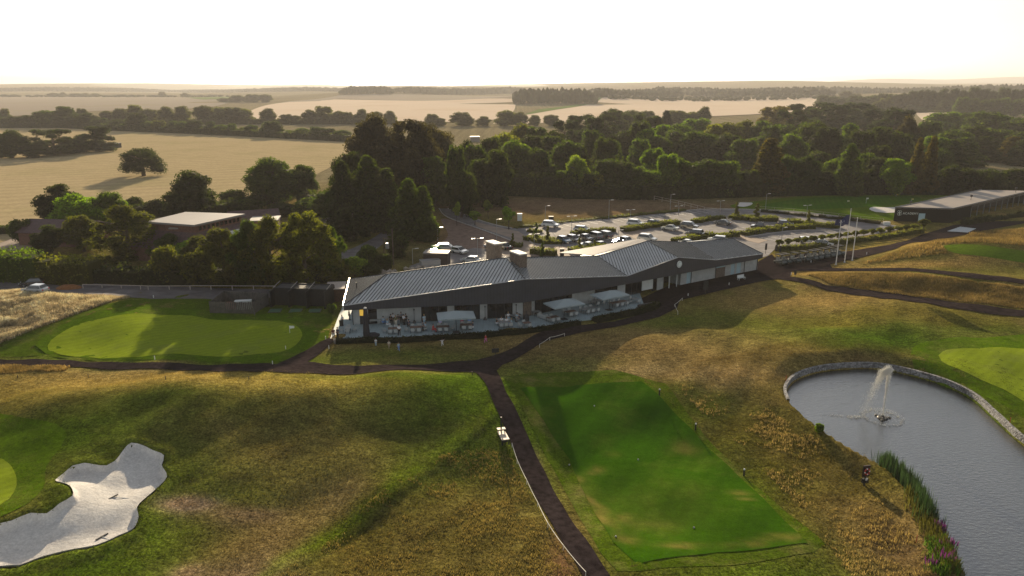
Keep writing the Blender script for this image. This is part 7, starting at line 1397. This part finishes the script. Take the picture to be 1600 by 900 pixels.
for i in range(3200): u = g_.random() ** 2; pts.append((-1.3 * u + g_.normal() * .18 * (1 - u), g_.normal() * .15, HJ + .1 - 1.9 * u * g_.random()))
drops('spray', pts, .032)
pts = []
for k in range(30):
    a = k * 2 * math.pi / 30; rr_ = 2.1 + g_.uniform(-.15, .15)
    for i in range(11): pts.append((rr_ * math.cos(a) + g_.normal() * .13, rr_ * math.sin(a) + g_.normal() * .09, abs(g_.normal()) * .09))
    for i in range(10): u = i / 10 * 1; pts.append((rr_ * u * math.cos(a), rr_ * u * math.sin(a), .3 + 1.6 * u * (1 - u)))
for i in range(120): pts.append((-3.0 + g_.normal() * .55, g_.normal() * .2 + .1, abs(g_.normal()) * .08))
for i in range(90): pts.append((-4.6 + g_.normal() * .9, g_.normal() * .25 + .5, abs(g_.normal()) * .02))
drops('splash', pts, .055)

# ---------------------------------------------------------------- reeds and flowers at the pond
def blades(name, pos, h, wd, cols_, label, cat, lean=.15, nb=5, seed=0, spread=.12, material=None, curve=0.0):
    g = np.random.default_rng(seed); n = len(pos); pos = np.repeat(np.asarray(pos, float), nb, 0); m = len(pos); h = np.repeat(np.broadcast_to(h, (n,)), nb) * g.uniform(.6, 1.15, m)
    a = g.uniform(0, 6.28, m); ln = np.abs(g.normal(size=m)) * lean; base = pos + np.c_[g.normal(size=m) * spread, g.normal(size=m) * spread, np.zeros(m)]; b2 = g.uniform(0, 6.28, m); w_ = wd * g.uniform(.7, 1.4, m)
    side = np.c_[np.cos(b2), np.sin(b2), np.zeros(m)] * (w_ / 2)[:, None]; mid = base + np.c_[np.cos(a) * ln * h * .4, np.sin(a) * ln * h * .4, h * .6]; tip = base + np.c_[np.cos(a) * ln * h, np.sin(a) * ln * h, h]
    V = np.stack([base - side, base + side, mid + side * .7, tip, mid - side * .7], 1).reshape(-1, 3); Fq = np.arange(m * 5).reshape(-1, 5); c = np.repeat(np.repeat(cols_, nb, 0) * g.uniform(.75, 1.3, (m, 1)), 5, 0)
    o = link(name, npmesh(name, V, Fq, material or M_blade, c), color=(1, 1, 1)); tagp(o, label, cat, kind='stuff'); return o
M_blade = leaf_mat('grass blades', False, (1, 1, 1), trans=.4, tcol=(1.05, 1.0, .8))
bank = [P(*p) for p in [(1376, 728), (1400, 752), (1425, 785), (1448, 822), (1468, 858), (1484, 905)]]
bank2 = smooth_poly([Vector(p) for p in bank], .4, closed=False); g_ = np.random.default_rng(12)
def along(n, t0, t1, sp, off=0):
    out = []
    for i in range(n):
        u = g_.uniform(t0, t1); k = u * (len(bank2) - 1); a = bank2[int(k)]; x, y = a[0] + g_.normal() * sp + off, a[1] + g_.normal() * sp * .5; out.append((x, y, max(float(hz(x, y)), WATER_Z - .2)))
    return np.array(out)
p1 = along(750, 0, .62, .42, .35); blades('reed_bed', p1, 1.75, .05, np.array([[.045, .09, .03]]) * np.ones((len(p1), 1)), 'tall dark green reeds along the near pond bank', 'reeds', .08, 5, 1)
p2 = along(600, .35, 1, .5, .1); blades('waterside_plants', p2, 1.0, .06, np.array([[.13, .13, .025]]) * np.ones((len(p2), 1)), 'yellowish waterside plants below the reeds', 'plants', .2, 5, 2)
p3 = along(260, .8, 1, .45, -.3); blades('waterside_plants', p3, .9, .08, np.array([[.10, .2, .02]]) * np.ones((len(p3), 1)), 'bright green leafy clump at the lower pond bank', 'plants', .3, 5, 3)
for i, (px, py, lb) in enumerate([(1463, 835, 'purple flower spikes, uppermost group by the pond'), (1470, 842, 'purple flower spikes just right of the uppermost group'), (1480, 866, 'purple flower spikes halfway down the bank'), (1458, 893, 'purple flower spikes at the bottom picture edge, left'), (1481, 892, 'purple flower spikes at the bottom picture edge, right')]):
    p = P3(px, py); g = np.random.default_rng(i); n = 9; root = link('purple_loosestrife', None, None, (p.x, p.y, max(p.z, WATER_Z))); tagp(root, lb, 'flowers', 'purple flowers by the pond')
    pts = np.c_[g.normal(size=n) * .3, g.normal(size=n) * .3, np.zeros(n)]; o = blades('stems', pts, 1.0, .06, np.array([[.06, .1, .02]]) * np.ones((n, 1)), None, None, .08, 3, i); o.parent = root
    pts2 = pts + [0, 0, .65]; o = blades('blooms', pts2, .6, .08, np.array([[.16, .03, .17]]) * np.ones((n, 1)), None, None, .1, 3, i); o.parent = root

# ---------------------------------------------------------------- rough grasses
def pts_in(poly_px, n, exc=(), world=None, margin=.3):
    w_ = world or [P(*p) for p in poly_px]; xs = [p[0] for p in w_]; ys = [p[1] for p in w_]; x = rng.uniform(min(xs), max(xs), n * 3); y = rng.uniform(min(ys), max(ys), n * 3); ok = in_poly(x, y, w_)
    for e in exc: ok &= ~in_poly(x, y, e)
    x, y = x[ok][:n], y[ok][:n]; return x, y
def rough(label, poly, n, h, wd, c, cl=.35, seed=0, lean=.35, nb=4, thr=0.0, nscale=.35):
    x, y = pts_in(poly, n); k = fbm(x + seed * 7, y, nscale, 3); ok = k + (rng.random(len(k)) - .5) * .35 > thr; x, y, k = x[ok], y[ok], k[ok]; z = hz(x, y); cc = np.array(c)[None] * (1 + cl * (2 * k[:, None] - 1) * 2) * rng.uniform(.75, 1.25, (len(x), 1)); gm = (rng.random((len(x), 1)) ** 1.5) * .75; cc = cc * (1 - gm) + np.array([[.11, .10, .03]]) * gm; cc = np.clip(cc, .01, .7)
    blades('rough_grass', np.c_[x, y, z], h * (.6 + .8 * k), wd, cc, label, 'grass', lean, nb, seed, .1)
rough('pale feathery long grass on the mound at the left edge', [(-20, 455), (60, 458), (205, 465), (150, 480), (80, 505), (0, 538), (-40, 545)], 15000, .55, .05, (.72, .60, .42), seed=1, nscale=.6)
rough('tall golden grass on the mound at upper right', [(1345, 413), (1400, 394), (1450, 380), (1520, 363), (1620, 356), (1620, 388), (1520, 380), (1470, 382), (1480, 396), (1420, 404)], 9000, .5, .07, (.30, .21, .075), seed=2, nscale=.3)
rough('golden grass band between the two right-hand paths', [(1260, 430), (1300, 427), (1420, 428), (1620, 452), (1620, 485), (1400, 460), (1300, 446)], 10000, .38, .06, (.28, .20, .075), seed=3, nscale=.3)
rough('golden tussocky rough between the big tee and the pond', [(1050, 600), (1110, 596), (1200, 640), (1300, 706), (1380, 780), (1440, 860), (1460, 900), (1330, 900), (1260, 800), (1150, 690)], 6500, .24, .045, (.36, .27, .10), seed=4, thr=.60)
rough('brown and golden rough left of the near path', [(790, 700), (910, 905), (430, 905), (560, 800), (690, 712), (760, 700)], 8000, .18, .04, (.24, .185, .055), seed=5, thr=.58)
rough('thin golden grass fringe below the left path', [(0, 572), (60, 573), (110, 574), (100, 580), (0, 584)], 900, .35, .05, (.4, .28, .1), seed=6)
x, y = pts_in([(-40, 580), (740, 592), (790, 690), (900, 900), (-60, 905)], 26000, [BUNK]); c_ = ground_col(x, y); z = hz(x, y); blades('short_rough', np.c_[x, y, z], .11, .05, c_ * rng.uniform(.7, 1.35, (len(x), 1)), 'short uneven grass over the foreground slopes', 'grass', .5, 3, 21, .15)
x, y = pts_in([(1000, 592), (1100, 560), (1300, 520), (1700, 600), (1500, 905), (950, 905), (1290, 862), (1100, 680)], 20000, [POND]); c_ = ground_col(x, y); z = hz(x, y); blades('short_rough', np.c_[x, y, z], .12, .05, c_ * rng.uniform(.7, 1.35, (len(x), 1)), 'short uneven grass around the tee and pond', 'grass', .5, 3, 22, .15)
# ---------------------------------------------------------------- haze
hb = MB().box((-12500, -40, LOWZ - 1), (12500, 12500, 162)); hm = bpy.data.materials.new('haze'); hm.use_nodes = True
N = hm.node_tree.nodes; L = hm.node_tree.links; N.remove(N['Principled BSDF']); pv = N.new('ShaderNodeVolumePrincipled')
pv.inputs['Color'].default_value = (.95, .92, .90, 1); pv.inputs['Density'].default_value = .00012; pv.inputs['Anisotropy'].default_value = .12
L.new(pv.outputs[0], N['Material Output'].inputs['Volume'])
tagp(hb.obj('haze', hm), 'pale warm haze lying over the far fields and woods', 'haze', kind='stuff')
